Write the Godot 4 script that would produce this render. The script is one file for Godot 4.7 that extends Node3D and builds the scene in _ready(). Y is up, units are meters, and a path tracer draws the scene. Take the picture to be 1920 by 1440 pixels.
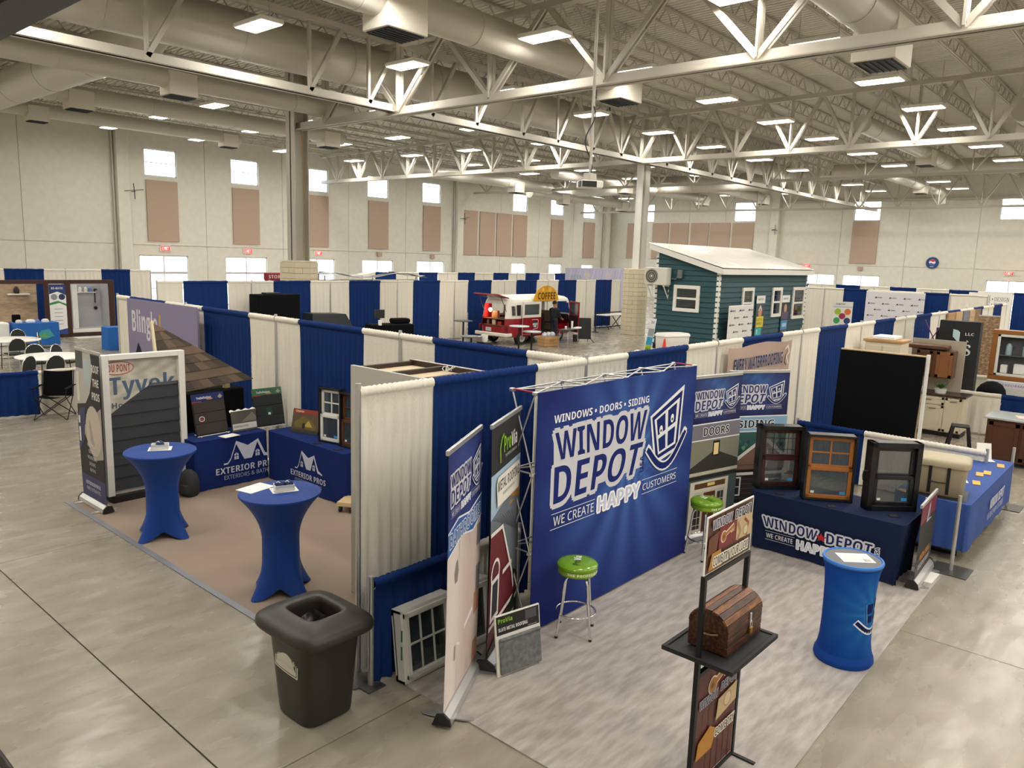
extends Node3D
# A trade-show hall: pipe-and-drape booths seen from a gallery 3.5 m above the floor.
# World axes: +x runs along the long drape row to the right, -z runs along the other row to the left.

const HALL_X0 := -7.0
const HALL_X1 := 65.5
const HALL_Z0 := -45.0
const HALL_Z1 := 14.0

# ---------------------------------------------------------------- mesh building
class MB:
	var v := PackedVector3Array()
	var n := PackedVector3Array()
	var c := PackedColorArray()
	var u := PackedVector2Array()
	var col := Color(1, 1, 1)
	var x := Transform3D()
	var colored := false

	func tri_n(a: Vector3, b: Vector3, d: Vector3, na: Vector3, nb: Vector3, nd: Vector3) -> void:
		a = x * a; b = x * b; d = x * d
		na = (x.basis * na).normalized(); nb = (x.basis * nb).normalized(); nd = (x.basis * nd).normalized()
		if (b - a).cross(d - a).dot(na + nb + nd) > 0.0:
			v.append(a); v.append(d); v.append(b)
			n.append(na); n.append(nd); n.append(nb)
		else:
			v.append(a); v.append(b); v.append(d)
			n.append(na); n.append(nb); n.append(nd)
		for i in 3:
			c.append(col); u.append(Vector2.ZERO)

	func tri(a: Vector3, b: Vector3, d: Vector3) -> void:      # counter-clockwise seen from the front
		var m := (b - a).cross(d - a).normalized()
		tri_n(a, b, d, m, m, m)

	func quad(a: Vector3, b: Vector3, d: Vector3, e: Vector3) -> void:
		var m := (d - a).cross(e - b).normalized()
		tri_n(a, b, d, m, m, m)
		tri_n(a, d, e, m, m, m)

	func box(p: Vector3, s: Vector3, bevel := 0.0) -> void:
		var h := s * 0.5
		if bevel <= 0.0:
			for ax in 3:
				for sg in [-1.0, 1.0]:
					var m := Vector3.ZERO; m[ax] = sg
					var a1 := (ax + 1) % 3
					var a2 := (ax + 2) % 3
					var q: Array[Vector3] = []
					for k in [[-1, -1], [1, -1], [1, 1], [-1, 1]]:
						var w := p; w[ax] += sg * h[ax]; w[a1] += k[0] * h[a1]; w[a2] += k[1] * h[a2]
						q.append(w)
					tri_n(q[0], q[1], q[2], m, m, m)
					tri_n(q[0], q[2], q[3], m, m, m)
			return
		var b := minf(bevel, minf(h.x, minf(h.y, h.z)) * 0.98)
		for ax in 3:
			var a1 := (ax + 1) % 3
			var a2 := (ax + 2) % 3
			for sg in [-1.0, 1.0]:
				var m := Vector3.ZERO; m[ax] = sg
				var q: Array[Vector3] = []
				for k in [[-1, -1], [1, -1], [1, 1], [-1, 1]]:
					var w := p; w[ax] += sg * h[ax]; w[a1] += k[0] * (h[a1] - b); w[a2] += k[1] * (h[a2] - b)
					q.append(w)
				tri_n(q[0], q[1], q[2], m, m, m)
				tri_n(q[0], q[2], q[3], m, m, m)
			for s1 in [-1.0, 1.0]:
				for s2 in [-1.0, 1.0]:
					var e: Array[Vector3] = []
					for t in [-1.0, 1.0]:
						var w1 := p; w1[ax] += t * (h[ax] - b); w1[a1] += s1 * h[a1]; w1[a2] += s2 * (h[a2] - b)
						var w2 := p; w2[ax] += t * (h[ax] - b); w2[a1] += s1 * (h[a1] - b); w2[a2] += s2 * h[a2]
						e.append(w1); e.append(w2)
					var m1 := Vector3.ZERO; m1[a1] = s1
					var m2 := Vector3.ZERO; m2[a2] = s2
					tri_n(e[0], e[1], e[3], m1, m2, m2)
					tri_n(e[0], e[3], e[2], m1, m2, m1)
		for sx in [-1.0, 1.0]:
			for sy in [-1.0, 1.0]:
				for sz in [-1.0, 1.0]:
					var a := p + Vector3(sx * h.x, sy * (h.y - b), sz * (h.z - b))
					var d := p + Vector3(sx * (h.x - b), sy * h.y, sz * (h.z - b))
					var e2 := p + Vector3(sx * (h.x - b), sy * (h.y - b), sz * h.z)
					tri_n(a, d, e2, Vector3(sx, 0, 0), Vector3(0, sy, 0), Vector3(0, 0, sz))

	func span(x0: float, y0: float, z0: float, x1: float, y1: float, z1: float, bevel := 0.0) -> void:
		box(Vector3(x0 + x1, y0 + y1, z0 + z1) * 0.5, Vector3(absf(x1 - x0), absf(y1 - y0), absf(z1 - z0)), bevel)

	func bar(a: Vector3, b: Vector3, w: float, hgt: float, up := Vector3.UP, bevel := 0.0) -> void:
		var d := b - a
		var l := d.length()
		var dz := d / l
		if absf(dz.dot(up)) > 0.97:
			up = Vector3.RIGHT if absf(dz.x) < 0.9 else Vector3.BACK
		var dx := up.cross(dz).normalized()
		var dy := dz.cross(dx)
		var keep := x
		x = x * Transform3D(Basis(dx, dy, dz), (a + b) * 0.5)
		box(Vector3.ZERO, Vector3(w, hgt, l), bevel)
		x = keep

	func cyl(a: Vector3, b: Vector3, r0: float, r1 := -1.0, seg := 12, caps := true) -> void:
		if r1 < 0.0:
			r1 = r0
		var dz := (b - a).normalized()
		var up := Vector3.UP if absf(dz.y) < 0.9 else Vector3.RIGHT
		var dx := up.cross(dz).normalized()
		var dy := dz.cross(dx)
		var sl := (r0 - r1) / maxf((b - a).length(), 0.0001)
		for i in seg:
			var t0 := TAU * i / seg
			var t1 := TAU * (i + 1) / seg
			var o0 := dx * cos(t0) + dy * sin(t0)
			var o1 := dx * cos(t1) + dy * sin(t1)
			var m0 := (o0 + dz * sl).normalized()
			var m1 := (o1 + dz * sl).normalized()
			if r0 > 0.0:
				tri_n(a + o0 * r0, a + o1 * r0, b + o1 * r1, m0, m1, m1)
			if r1 > 0.0:
				tri_n(a + o0 * r0, b + o1 * r1, b + o0 * r1, m0, m1, m0)
			if caps:
				if r0 > 0.0:
					tri_n(a, a + o0 * r0, a + o1 * r0, -dz, -dz, -dz)
				if r1 > 0.0:
					tri_n(b, b + o0 * r1, b + o1 * r1, dz, dz, dz)

	func tube(pts: Array, r: float, seg := 8, closed := false) -> void:
		var m := pts.size()
		var rings: Array = []
		var up := Vector3.UP
		for i in m:
			var p: Vector3 = pts[i]
			var pa: Vector3 = pts[(i - 1 + m) % m] if closed or i > 0 else p
			var pb: Vector3 = pts[(i + 1) % m] if closed or i < m - 1 else p
			var t := (pb - pa).normalized()
			if absf(t.dot(up)) > 0.95:
				up = Vector3.RIGHT if absf(t.x) < 0.8 else Vector3.BACK
			var dx := up.cross(t).normalized()
			var dy := t.cross(dx)
			up = dy
			var ring: Array = []
			for k in seg:
				var an := TAU * k / seg
				ring.append(dx * cos(an) + dy * sin(an))
			rings.append(ring)
		for i in (m if closed else m - 1):
			var j := (i + 1) % m
			for k in seg:
				var k2 := (k + 1) % seg
				var a: Vector3 = pts[i]; var b: Vector3 = pts[j]
				var o0: Vector3 = rings[i][k]; var o1: Vector3 = rings[i][k2]; var p0: Vector3 = rings[j][k]; var p1: Vector3 = rings[j][k2]
				tri_n(a + o0 * r, a + o1 * r, b + p1 * r, o0, o1, p1)
				tri_n(a + o0 * r, b + p1 * r, b + p0 * r, o0, p1, p0)
		if not closed:
			for e in [[0, 1], [m - 1, m - 2]]:
				var a: Vector3 = pts[e[0]]
				var dn: Vector3 = (a - (pts[e[1]] as Vector3)).normalized()
				for k in seg:
					var o0: Vector3 = rings[e[0]][k]; var o1: Vector3 = rings[e[0]][(k + 1) % seg]
					tri_n(a, a + o0 * r, a + o1 * r, dn, dn, dn)

	# profile: [radius, height] from bottom to top; sq > 0 squares the section (superellipse), ex/ez stretch it
	func lathe(prof: Array, seg := 32, at := Vector3.ZERO, sq := 0.0, ex := 1.0, ez := 1.0, crease := 0.75) -> void:
		var m := prof.size()
		var sn: Array = []
		for i in m - 1:
			var d := Vector2(prof[i + 1][0] - prof[i][0], prof[i + 1][1] - prof[i][1])
			sn.append(Vector2(d.y, -d.x).normalized())
		for i in m - 1:
			var n0: Vector2 = sn[i]
			var n1: Vector2 = sn[i]
			if i > 0 and sn[i - 1].dot(sn[i]) > crease:
				n0 = (sn[i - 1] + sn[i]).normalized()
			if i < m - 2 and sn[i + 1].dot(sn[i]) > crease:
				n1 = (sn[i + 1] + sn[i]).normalized()
			for k in seg:
				var d0 := _dir(TAU * k / seg, sq, ex, ez)
				var d1 := _dir(TAU * (k + 1) / seg, sq, ex, ez)
				var e0 := _dirn(TAU * k / seg, sq, ex, ez)
				var e1 := _dirn(TAU * (k + 1) / seg, sq, ex, ez)
				var r0: float = prof[i][0]; var r1: float = prof[i + 1][0]
				var y0 := Vector3(0, prof[i][1], 0); var y1 := Vector3(0, prof[i + 1][1], 0)
				var a := at + d0 * r0 + y0; var b := at + d1 * r0 + y0
				var d := at + d1 * r1 + y1; var e := at + d0 * r1 + y1
				var na := e0 * n0.x + Vector3.UP * n0.y; var nb := e1 * n0.x + Vector3.UP * n0.y
				var nd := e1 * n1.x + Vector3.UP * n1.y; var ne := e0 * n1.x + Vector3.UP * n1.y
				if r0 > 0.00001:
					tri_n(a, b, d, na, nb, nd)
				if r1 > 0.00001:
					tri_n(a, d, e, na, nd, ne)

	func _dir(t: float, sq: float, ex: float, ez: float) -> Vector3:
		var ct := cos(t); var st := sin(t)
		if sq > 0.0:
			var k := pow(pow(absf(ct), sq) + pow(absf(st), sq), -1.0 / sq)
			return Vector3(ct * k * ex, 0, st * k * ez)
		return Vector3(ct * ex, 0, st * ez)

	func _dirn(t: float, sq: float, ex: float, ez: float) -> Vector3:
		var d := _dir(t + 0.01, sq, ex, ez) - _dir(t - 0.01, sq, ex, ez)
		return Vector3(d.z, 0, -d.x).normalized()

	# polygon in the local xy plane, extruded from z0 to z1
	func prism(poly: PackedVector2Array, z0: float, z1: float) -> void:
		if Geometry2D.is_polygon_clockwise(poly):
			poly.reverse()
		var t := Geometry2D.triangulate_polygon(poly)
		for i in range(0, t.size(), 3):
			var a := poly[t[i]]; var b := poly[t[i + 1]]; var d := poly[t[i + 2]]
			tri_n(Vector3(a.x, a.y, z1), Vector3(b.x, b.y, z1), Vector3(d.x, d.y, z1), Vector3.BACK, Vector3.BACK, Vector3.BACK)
			tri_n(Vector3(a.x, a.y, z0), Vector3(b.x, b.y, z0), Vector3(d.x, d.y, z0), Vector3.FORWARD, Vector3.FORWARD, Vector3.FORWARD)
		for i in poly.size():
			var a := poly[i]; var b := poly[(i + 1) % poly.size()]
			var m := Vector3(b.y - a.y, a.x - b.x, 0).normalized()
			tri_n(Vector3(a.x, a.y, z0), Vector3(b.x, b.y, z0), Vector3(b.x, b.y, z1), m, m, m)
			tri_n(Vector3(a.x, a.y, z0), Vector3(b.x, b.y, z1), Vector3(a.x, a.y, z1), m, m, m)

	# smooth grid: f(s, t) -> Vector3 with s, t in 0..1
	func sheet(f: Callable, nu: int, nv: int) -> void:
		var g: Array = []
		for j in nv + 1:
			var row := PackedVector3Array()
			for i in nu + 1:
				row.append(f.call(float(i) / nu, float(j) / nv))
			g.append(row)
		var nn: Array = []
		for j in nv + 1:
			var row := PackedVector3Array()
			for i in nu + 1:
				var du: Vector3 = g[j][mini(i + 1, nu)] - g[j][maxi(i - 1, 0)]
				var dv: Vector3 = g[mini(j + 1, nv)][i] - g[maxi(j - 1, 0)][i]
				row.append(du.cross(dv).normalized())
			nn.append(row)
		for j in nv:
			for i in nu:
				var a: Vector3 = g[j][i]; var b: Vector3 = g[j][i + 1]; var d: Vector3 = g[j + 1][i + 1]; var e: Vector3 = g[j + 1][i]
				tri_n(a, b, d, nn[j][i], nn[j][i + 1], nn[j + 1][i + 1])
				tri_n(a, d, e, nn[j][i], nn[j + 1][i + 1], nn[j + 1][i])

	func ball(p: Vector3, r: Vector3, seg := 12, rings := 8) -> void:
		var f := func(s: float, t: float) -> Vector3:
			var a := TAU * s; var b := PI * t
			return p + Vector3(cos(a) * sin(b) * r.x, -cos(b) * r.y, -sin(a) * sin(b) * r.z)
		sheet(f, seg, rings)

	func mesh() -> ArrayMesh:
		var a := []
		a.resize(Mesh.ARRAY_MAX)
		a[Mesh.ARRAY_VERTEX] = v
		a[Mesh.ARRAY_NORMAL] = n
		if colored:
			a[Mesh.ARRAY_COLOR] = c
		var m := ArrayMesh.new()
		m.add_surface_from_arrays(Mesh.PRIMITIVE_TRIANGLES, a)
		return m


# ---------------------------------------------------------------- flat print: lettering, logos and pictures on signs
# Local plane: x right, y up, facing +z; each piece of print lies 0.4 mm above the one before it.
class Print extends MB:
	var z := 0.0006
	var step := 0.0004
	var bend := 0.0          # radius of the cylinder the print is wrapped round, 0 for flat
	static var fonts := {}
	func _init() -> void:
		colored = true
	func ink(h: String) -> void:
		col = Color(h).srgb_to_linear()
	func at2(p: Vector2, zz: float) -> Vector3:
		if bend > 0.0:
			var t := p.x / bend
			return Vector3(sin(t) * (bend + zz), p.y, cos(t) * (bend + zz))
		return Vector3(p.x, p.y, zz)
	func t2(a: Vector2, b: Vector2, d: Vector2) -> void:
		var f := Vector3(0, 0, 1)
		if bend > 0.0:
			var t := (a.x + b.x + d.x) / 3.0 / bend
			f = Vector3(sin(t), 0, cos(t))
		tri_n(at2(a, z), at2(b, z), at2(d, z), f, f, f)
	func rect(x0: float, y0: float, x1: float, y1: float, h: String) -> void:
		ink(h)
		var parts := 1 if bend <= 0.0 else maxi(1, int(ceil(absf(x1 - x0) / 0.02)))
		for i in parts:
			var a := lerpf(x0, x1, float(i) / parts); var b := lerpf(x0, x1, float(i + 1) / parts)
			t2(Vector2(a, y0), Vector2(b, y0), Vector2(b, y1))
			t2(Vector2(a, y0), Vector2(b, y1), Vector2(a, y1))
		z += step
	func poly(pts: Array, h: String) -> void:
		ink(h)
		var p := PackedVector2Array()
		for q in pts:
			p.append(q if q is Vector2 else Vector2(q[0], q[1]))
		var t := Geometry2D.triangulate_polygon(p)
		for i in range(0, t.size(), 3):
			t2(p[t[i]], p[t[i + 1]], p[t[i + 2]])
		z += step
	func disc(cx: float, cy: float, r: float, h: String, ry := -1.0, seg := 20) -> void:
		var p := []
		for i in seg:
			p.append(Vector2(cx + cos(TAU * i / seg) * r, cy + sin(TAU * i / seg) * (ry if ry > 0.0 else r)))
		poly(p, h)
	func stroke(pts: Array, w: float, h: String) -> void:
		ink(h)
		for i in pts.size() - 1:
			var a := Vector2(pts[i][0], pts[i][1]); var b := Vector2(pts[i + 1][0], pts[i + 1][1])
			var d := (b - a).normalized() * w * 0.5
			var o := Vector2(-d.y, d.x)
			t2(a - d * 0.6 + o, a - d * 0.6 - o, b + d * 0.6 - o)
			t2(a - d * 0.6 + o, b + d * 0.6 - o, b + d * 0.6 + o)
			z += step * 0.08
		z += step
	static func glyphs(s: String, bold := true, serif := false) -> Dictionary:
		var key := "%s|%s|%s" % [s, bold, serif]
		if not fonts.has(key):
			var f := SystemFont.new()
			f.font_names = PackedStringArray(["Droid Serif" if serif else "Droid Sans"])
			f.font_weight = 700 if bold else 400
			var t := TextMesh.new()
			t.text = s
			t.font = f
			t.font_size = 48
			t.pixel_size = 0.01
			t.depth = 0.0
			t.curve_step = 2.0
			var a := t.get_mesh_arrays()
			var vs: PackedVector3Array = a[Mesh.ARRAY_VERTEX]
			var ix: PackedInt32Array = a[Mesh.ARRAY_INDEX] if a[Mesh.ARRAY_INDEX] != null else PackedInt32Array()
			var lo := Vector2(1e9, 1e9); var hi := Vector2(-1e9, -1e9)
			for q in vs:
				lo = lo.min(Vector2(q.x, q.y)); hi = hi.max(Vector2(q.x, q.y))
			var tr := PackedVector2Array()
			if ix.size():
				for i in ix:
					tr.append((Vector2(vs[i].x, vs[i].y) - lo) / (hi - lo))
			else:
				for q in vs:
					tr.append((Vector2(q.x, q.y) - lo) / (hi - lo))
			fonts[key] = {"t": tr, "aspect": (hi.x - lo.x) / (hi.y - lo.y)}
		return fonts[key]
	# text stretched to the four-sided field a b d e (bottom left, bottom right, top right, top left)
	func text4(s: String, a: Vector2, b: Vector2, d: Vector2, e: Vector2, h: String, bold := true, outline := 0.0, outline_ink := "", serif := false) -> void:
		var g := glyphs(s, bold, serif)
		var p := PackedVector2Array()
		for q in g.t:
			p.append(a.lerp(b, q.x).lerp(e.lerp(d, q.x), q.y))
		if outline > 0.0:
			ink(outline_ink)
			for k in 10:
				var o := Vector2(cos(TAU * k / 10), sin(TAU * k / 10)) * outline
				for i in range(0, p.size(), 3):
					t2(p[i] + o, p[i + 1] + o, p[i + 2] + o)
				z += step * 0.12
			z += step
		ink(h)
		for i in range(0, p.size(), 3):
			t2(p[i], p[i + 1], p[i + 2])
		z += step
	func text(s: String, x0: float, y0: float, x1: float, y1: float, h: String, bold := true, outline := 0.0, outline_ink := "", serif := false) -> void:
		text4(s, Vector2(x0, y0), Vector2(x1, y0), Vector2(x1, y1), Vector2(x0, y1), h, bold, outline, outline_ink, serif)
	# text of a given height, kept in proportion, centred (al 0), from the left (al -1) or to the right (al 1) of cx
	func line(s: String, cx: float, cy: float, hgt: float, h: String, bold := true, al := 0, squeeze := 1.0, serif := false) -> void:
		var w: float = glyphs(s, bold, serif).aspect * hgt * squeeze
		var x0 := cx - w * 0.5 if al == 0 else cx if al < 0 else cx - w
		text(s, x0, cy - hgt * 0.5, x0 + w, cy + hgt * 0.5, h, bold, 0.0, "", serif)


# ---------------------------------------------------------------- scene helpers
var used := {}
var mats := {}
var print_mat: StandardMaterial3D
var fabric_print: StandardMaterial3D
var rng := RandomNumberGenerator.new()

func numbered(called: String) -> String:
	var k: int = used.get(called, 0)
	used[called] = k + 1
	return called if k == 0 else "%s_%03d" % [called, k]

func tag(o: Node, label: String, category: String, group := "", kind := "") -> Node:
	if label:
		o.set_meta("label", label)
	if category:
		o.set_meta("category", category)
	if group:
		o.set_meta("group", group)
	if kind:
		o.set_meta("kind", kind)
	return o

func thing(called: String, label: String, category: String, at := Vector3.ZERO, turn := 0.0, group := "") -> Node3D:
	var o := Node3D.new()
	o.name = numbered(called)
	add_child(o)
	o.position = at
	o.rotation_degrees.y = turn
	tag(o, label, category, group)
	return o

func part(parent: Node, called: String, m, material: Material, label := "") -> MeshInstance3D:
	var o := MeshInstance3D.new()
	o.name = called
	o.mesh = m.mesh() if m is MB else m
	o.material_override = material
	parent.add_child(o, true)
	if label:
		o.set_meta("label", label)
	return o

func solo(called: String, label: String, category: String, m, material: Material, at := Vector3.ZERO, turn := 0.0, group := "") -> MeshInstance3D:
	var o := MeshInstance3D.new()
	o.name = numbered(called)
	o.mesh = m.mesh() if m is MB else m
	o.material_override = material
	add_child(o)
	o.position = at
	o.rotation_degrees.y = turn
	tag(o, label, category, group)
	return o

func setting(called: String) -> Node3D:
	var o := Node3D.new()
	o.name = called
	add_child(o)
	o.set_meta("kind", "structure")
	return o

func subnode(parent: Node, called: String, at := Vector3.ZERO) -> Node3D:
	var o := Node3D.new()
	o.name = called
	parent.add_child(o, true)
	o.position = at
	return o

func mat(key: String, hex: String, rough := 0.6, metal := 0.0, spec := 0.5) -> StandardMaterial3D:
	if mats.has(key):
		return mats[key]
	var m := StandardMaterial3D.new()
	m.resource_name = key
	m.albedo_color = Color(hex)
	m.roughness = rough
	m.metallic = metal
	m.metallic_specular = spec
	mats[key] = m
	return m

func glow(key: String, hex: String, energy: float) -> StandardMaterial3D:
	if mats.has(key):
		return mats[key]
	var m := mat(key, hex, 0.5)
	m.emission_enabled = true
	m.emission = Color(hex)
	m.emission_energy_multiplier = energy
	return m

func noise_tex(seed_: int, freq: float, stops: Array, size := 512, oct := 4, normal := false, bump := 4.0, kind := FastNoiseLite.TYPE_SIMPLEX_SMOOTH) -> NoiseTexture2D:
	var f := FastNoiseLite.new()
	f.seed = seed_
	f.noise_type = kind
	f.frequency = freq
	f.fractal_octaves = oct
	var t := NoiseTexture2D.new()
	t.width = size
	t.height = size
	t.seamless = true
	t.noise = f
	if normal:
		t.as_normal_map = true
		t.bump_strength = bump
	elif stops.size():
		var g := Gradient.new()
		g.offsets = PackedFloat32Array(stops.map(func(s): return s[0]))
		g.colors = PackedColorArray(stops.map(func(s): return Color(s[1])))
		t.color_ramp = g
	return t

func tri_mat(m: StandardMaterial3D, scale: Vector3, world := true) -> StandardMaterial3D:
	m.uv1_triplanar = true
	m.uv1_world_triplanar = world
	m.uv1_scale = scale
	return m

func ordinal(k: int) -> String:
	return ["first", "second", "third", "fourth", "fifth", "sixth", "seventh", "eighth", "ninth", "tenth", "eleventh", "twelfth", "thirteenth", "fourteenth", "fifteenth", "sixteenth", "seventeenth", "eighteenth", "nineteenth", "twentieth"][k]

func put_print(parent: Node, p: Print, at: Vector3, turn := 0.0, tilt := 0.0, called := "print", cloth := false) -> MeshInstance3D:
	var o := part(parent, called, p, fabric_print if cloth else print_mat)
	o.position = at
	o.rotation_degrees = Vector3(tilt, turn, 0)
	return o


func deck_y(zz: float) -> float:
	return 10.2 + (zz + 45.0) * 0.012

func _ready() -> void:
	rng.seed = 7
	# --- camera, sky, light, exposure
	var cam := Camera3D.new()
	cam.name = "camera"
	add_child(cam)
	cam.transform = Transform3D(Basis(Vector3(0.662848, 0.031274, 0.7481), Vector3(0.101824, 0.98608, -0.131444), Vector3(-0.741798, 0.163302, 0.650437)), Vector3(0, 3.5, 0))
	cam.fov = 52.937
	cam.near = 0.05
	cam.far = 400.0
	cam.current = true
	var sky := ProceduralSkyMaterial.new()
	sky.sky_top_color = Color("c9dcf2")
	sky.sky_horizon_color = Color("f4f8ff")
	sky.ground_horizon_color = Color("eef3f8")
	sky.ground_bottom_color = Color("c8ccc8")
	sky.sky_energy_multiplier = 3.0
	sky.ground_energy_multiplier = 2.4
	var env := Environment.new()
	env.background_mode = Environment.BG_SKY
	env.sky = Sky.new()
	env.sky.sky_material = sky
	env.tonemap_mode = Environment.TONE_MAPPER_LINEAR
	env.tonemap_exposure = 1.52
	env.sdfgi_enabled = true
	env.ssao_enabled = true
	env.ssil_enabled = true
	var we := WorldEnvironment.new()
	we.name = "world_environment"
	we.environment = env
	add_child(we)
	materials()
	build_floor()
	build_walls()
	build_ceiling()
	build_lights()
	build_columns()
	build_ducts()
	build_drapes()
	build_rest()

func materials() -> void:
	print_mat = mat("print", "ffffff", 0.45)
	print_mat.vertex_color_use_as_albedo = true
	fabric_print = mat("fabric_print", "ffffff", 0.8, 0.0, 0.3)
	fabric_print.vertex_color_use_as_albedo = true
	var fl := mat("concrete", "ffffff", 0.5)
	fl.albedo_texture = noise_tex(3, 0.012, [[0.0, "8c8475"], [0.3, "928a7b"], [0.5, "978f80"], [0.7, "9d9586"], [1.0, "a49c8d"]], 1024, 5)
	fl.roughness_texture = noise_tex(5, 0.02, [[0.0, "303030"], [0.5, "424242"], [1.0, "5a5a5a"]], 512, 5)
	fl.roughness = 1.0
	fl.normal_enabled = true
	fl.normal_texture = noise_tex(11, 0.03, [], 512, 4, true, 1.2)
	fl.normal_scale = 0.25
	tri_mat(fl, Vector3(0.11, 0.11, 0.3))
	mat("joint", "2e2a22", 0.9)
	var wl := mat("wall_paint", "d8d5c9", 0.75)
	wl.albedo_texture = noise_tex(21, 0.02, [[0.0, "f7f7f5"], [1.0, "ffffff"]], 256, 2)
	tri_mat(wl, Vector3(0.4, 0.4, 0.4))
	mat("deck_paint", "cfcbc0", 0.6)
	mat("steel_paint", "b9b4a8", 0.55)
	mat("duct", "c2beb3", 0.42, 0.25)
	mat("duct_box", "d6d0c2", 0.6)
	mat("grille", "2c3036", 0.6)
	mat("panel_tan", "b09a88", 0.95)
	mat("alu", "c9c9c9", 0.35, 0.8)
	mat("chrome", "e6e6e6", 0.12, 1.0)
	mat("black_metal", "17181a", 0.45, 0.2)
	mat("black_plastic", "1a1a1b", 0.5)
	mat("white_plastic", "e8e6df", 0.45)
	mat("white_paper", "f2f1ec", 0.8)
	mat("frame_white", "dfe5e6", 0.4)
	var gl := mat("glass", "dfeef2", 0.05)
	gl.albedo_color.a = 0.12
	gl.transparency = BaseMaterial3D.TRANSPARENCY_ALPHA
	var dg := mat("dark_glass", "4a5458", 0.06)
	dg.albedo_color.a = 0.55
	dg.transparency = BaseMaterial3D.TRANSPARENCY_ALPHA
	for k in [["cream", "eae5d8", "cloth_cream"], ["blue", "12306a", "cloth_blue"]]:
		var m := mat(k[2], k[1], 0.85, 0.0, 0.3)
		m.normal_enabled = true
		m.normal_texture = noise_tex(31, 0.15, [], 256, 2, true, 2.0)
		m.normal_scale = 0.3
		tri_mat(m, Vector3(2.0, 0.5, 2.0), false)
	mat("cloth_navy", "182645", 0.8, 0.0, 0.3)
	mat("cloth_royal", "162b68", 0.8, 0.0, 0.3)
	mat("cloth_black", "0c0d10", 0.9, 0.0, 0.25)
	var st := mat("stretch_blue", "07398a", 0.6, 0.0, 0.4)
	st.rim_enabled = true
	st.rim = 0.3

# ---------------------------------------------------------------- floor, walls
func build_floor() -> void:
	var f := setting("floor")
	var base := MB.new()
	base.span(HALL_X0 - 1, -0.3, HALL_Z0 - 1, HALL_X1 + 1, -0.012, HALL_Z1 + 1)
	part(f, "joint_bed", base, mats["joint"])
	var xs := [HALL_X0]
	var xx := 2.30 - 5.6
	while xx < HALL_X1:
		xs.append(xx); xx += 5.6
	xs.append(HALL_X1)
	var zs := [HALL_Z0]
	var zz := -4.26 - 5.2 * 7
	while zz < HALL_Z1:
		zs.append(zz); zz += 5.2
	zs.append(HALL_Z1)
	for i in xs.size() - 1:
		for j in zs.size() - 1:
			var m := MB.new()
			m.span(xs[i] + 0.005, -0.05, zs[j] + 0.005, xs[i + 1] - 0.005, 0.0, zs[j + 1] - 0.005, 0.003)
			part(f, "slab", m, mats["concrete"])

func holed(m: MB, u0: float, u1: float, y0: float, y1: float, z0: float, z1: float, holes: Array) -> void:
	var us := [u0, u1]
	var ys := [y0, y1]
	for h in holes:
		if h[2] <= u0 or h[0] >= u1:
			continue
		us.append(clampf(h[0], u0, u1)); us.append(clampf(h[2], u0, u1)); ys.append(clampf(h[1], y0, y1)); ys.append(clampf(h[3], y0, y1))
	us.sort(); ys.sort()
	for i in us.size() - 1:
		if us[i + 1] - us[i] < 0.001:
			continue
		for j in ys.size() - 1:
			if ys[j + 1] - ys[j] < 0.001:
				continue
			var cu: float = (us[i] + us[i + 1]) * 0.5
			var cy: float = (ys[j] + ys[j + 1]) * 0.5
			var open := false
			for h in holes:
				if cu > h[0] and cu < h[2] and cy > h[1] and cy < h[3]:
					open = true
			if not open:
				m.span(us[i], ys[j], z0, us[i + 1], ys[j + 1], z1)

var window_no := 0
var door_no := 0

func glazed(xf: Transform3D, u0: float, y0: float, u1: float, y1: float, door := false, rows := 2) -> void:
	var o: Node3D
	if door:
		door_no += 1
		o = setting("door_%d" % door_no)
	else:
		window_no += 1
		o = setting("window_%d" % window_no)
	o.transform = xf * Transform3D(Basis(), Vector3((u0 + u1) * 0.5, y0, 0))
	var w := (u1 - u0) * 0.5
	var h := y1 - y0
	var fr := MB.new()
	var t := 0.07
	fr.span(-w, 0, -0.16, -w + t, h, -0.06, 0.008); fr.span(w - t, 0, -0.16, w, h, -0.06, 0.008)
	fr.span(-w, 0, -0.16, w, t, -0.06, 0.008); fr.span(-w, h - t, -0.16, w, h, -0.06, 0.008)
	part(o, "window_frame" if not door else "door_frame", fr, mats["frame_white"])
	if door:
		var mu := MB.new()
		mu.span(-0.05, 0, -0.15, 0.05, h, -0.07, 0.006)
		part(o, "mullion", mu, mats["frame_white"])
		var tr := MB.new()
		tr.span(-w, 1.86, -0.155, w, 2.0, -0.065, 0.006)
		part(o, "transom_bar", tr, mats["alu"])
		for s in [-1.0, 1.0]:
			for r in [[0.1, 1.84], [2.02, h - 0.08]]:
				var p := MB.new()
				p.span(s * 0.07, r[0], -0.115, s * (w - 0.09), r[1], -0.105)
				part(o, "pane", p, mats["glass"])
			var hb := MB.new()
			hb.span(s * 0.15, 1.02, -0.07, s * (w - 0.2), 1.08, -0.02, 0.01)
			part(o, "push_bar", hb, mats["alu"])
	else:
		for r in rows:
			var ya := t + (h - 2 * t) * r / rows
			var yb := t + (h - 2 * t) * (r + 1) / rows
			if r > 0:
				var mb := MB.new()
				mb.span(-w + t, ya - 0.025, -0.14, w - t, ya + 0.025, -0.08, 0.005)
				part(o, "muntin", mb, mats["grey_frame"])
			var p := MB.new()
			p.span(-w + t, ya, -0.115, w - t, yb, -0.105)
			part(o, "pane", p, mats["glass"])

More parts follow.
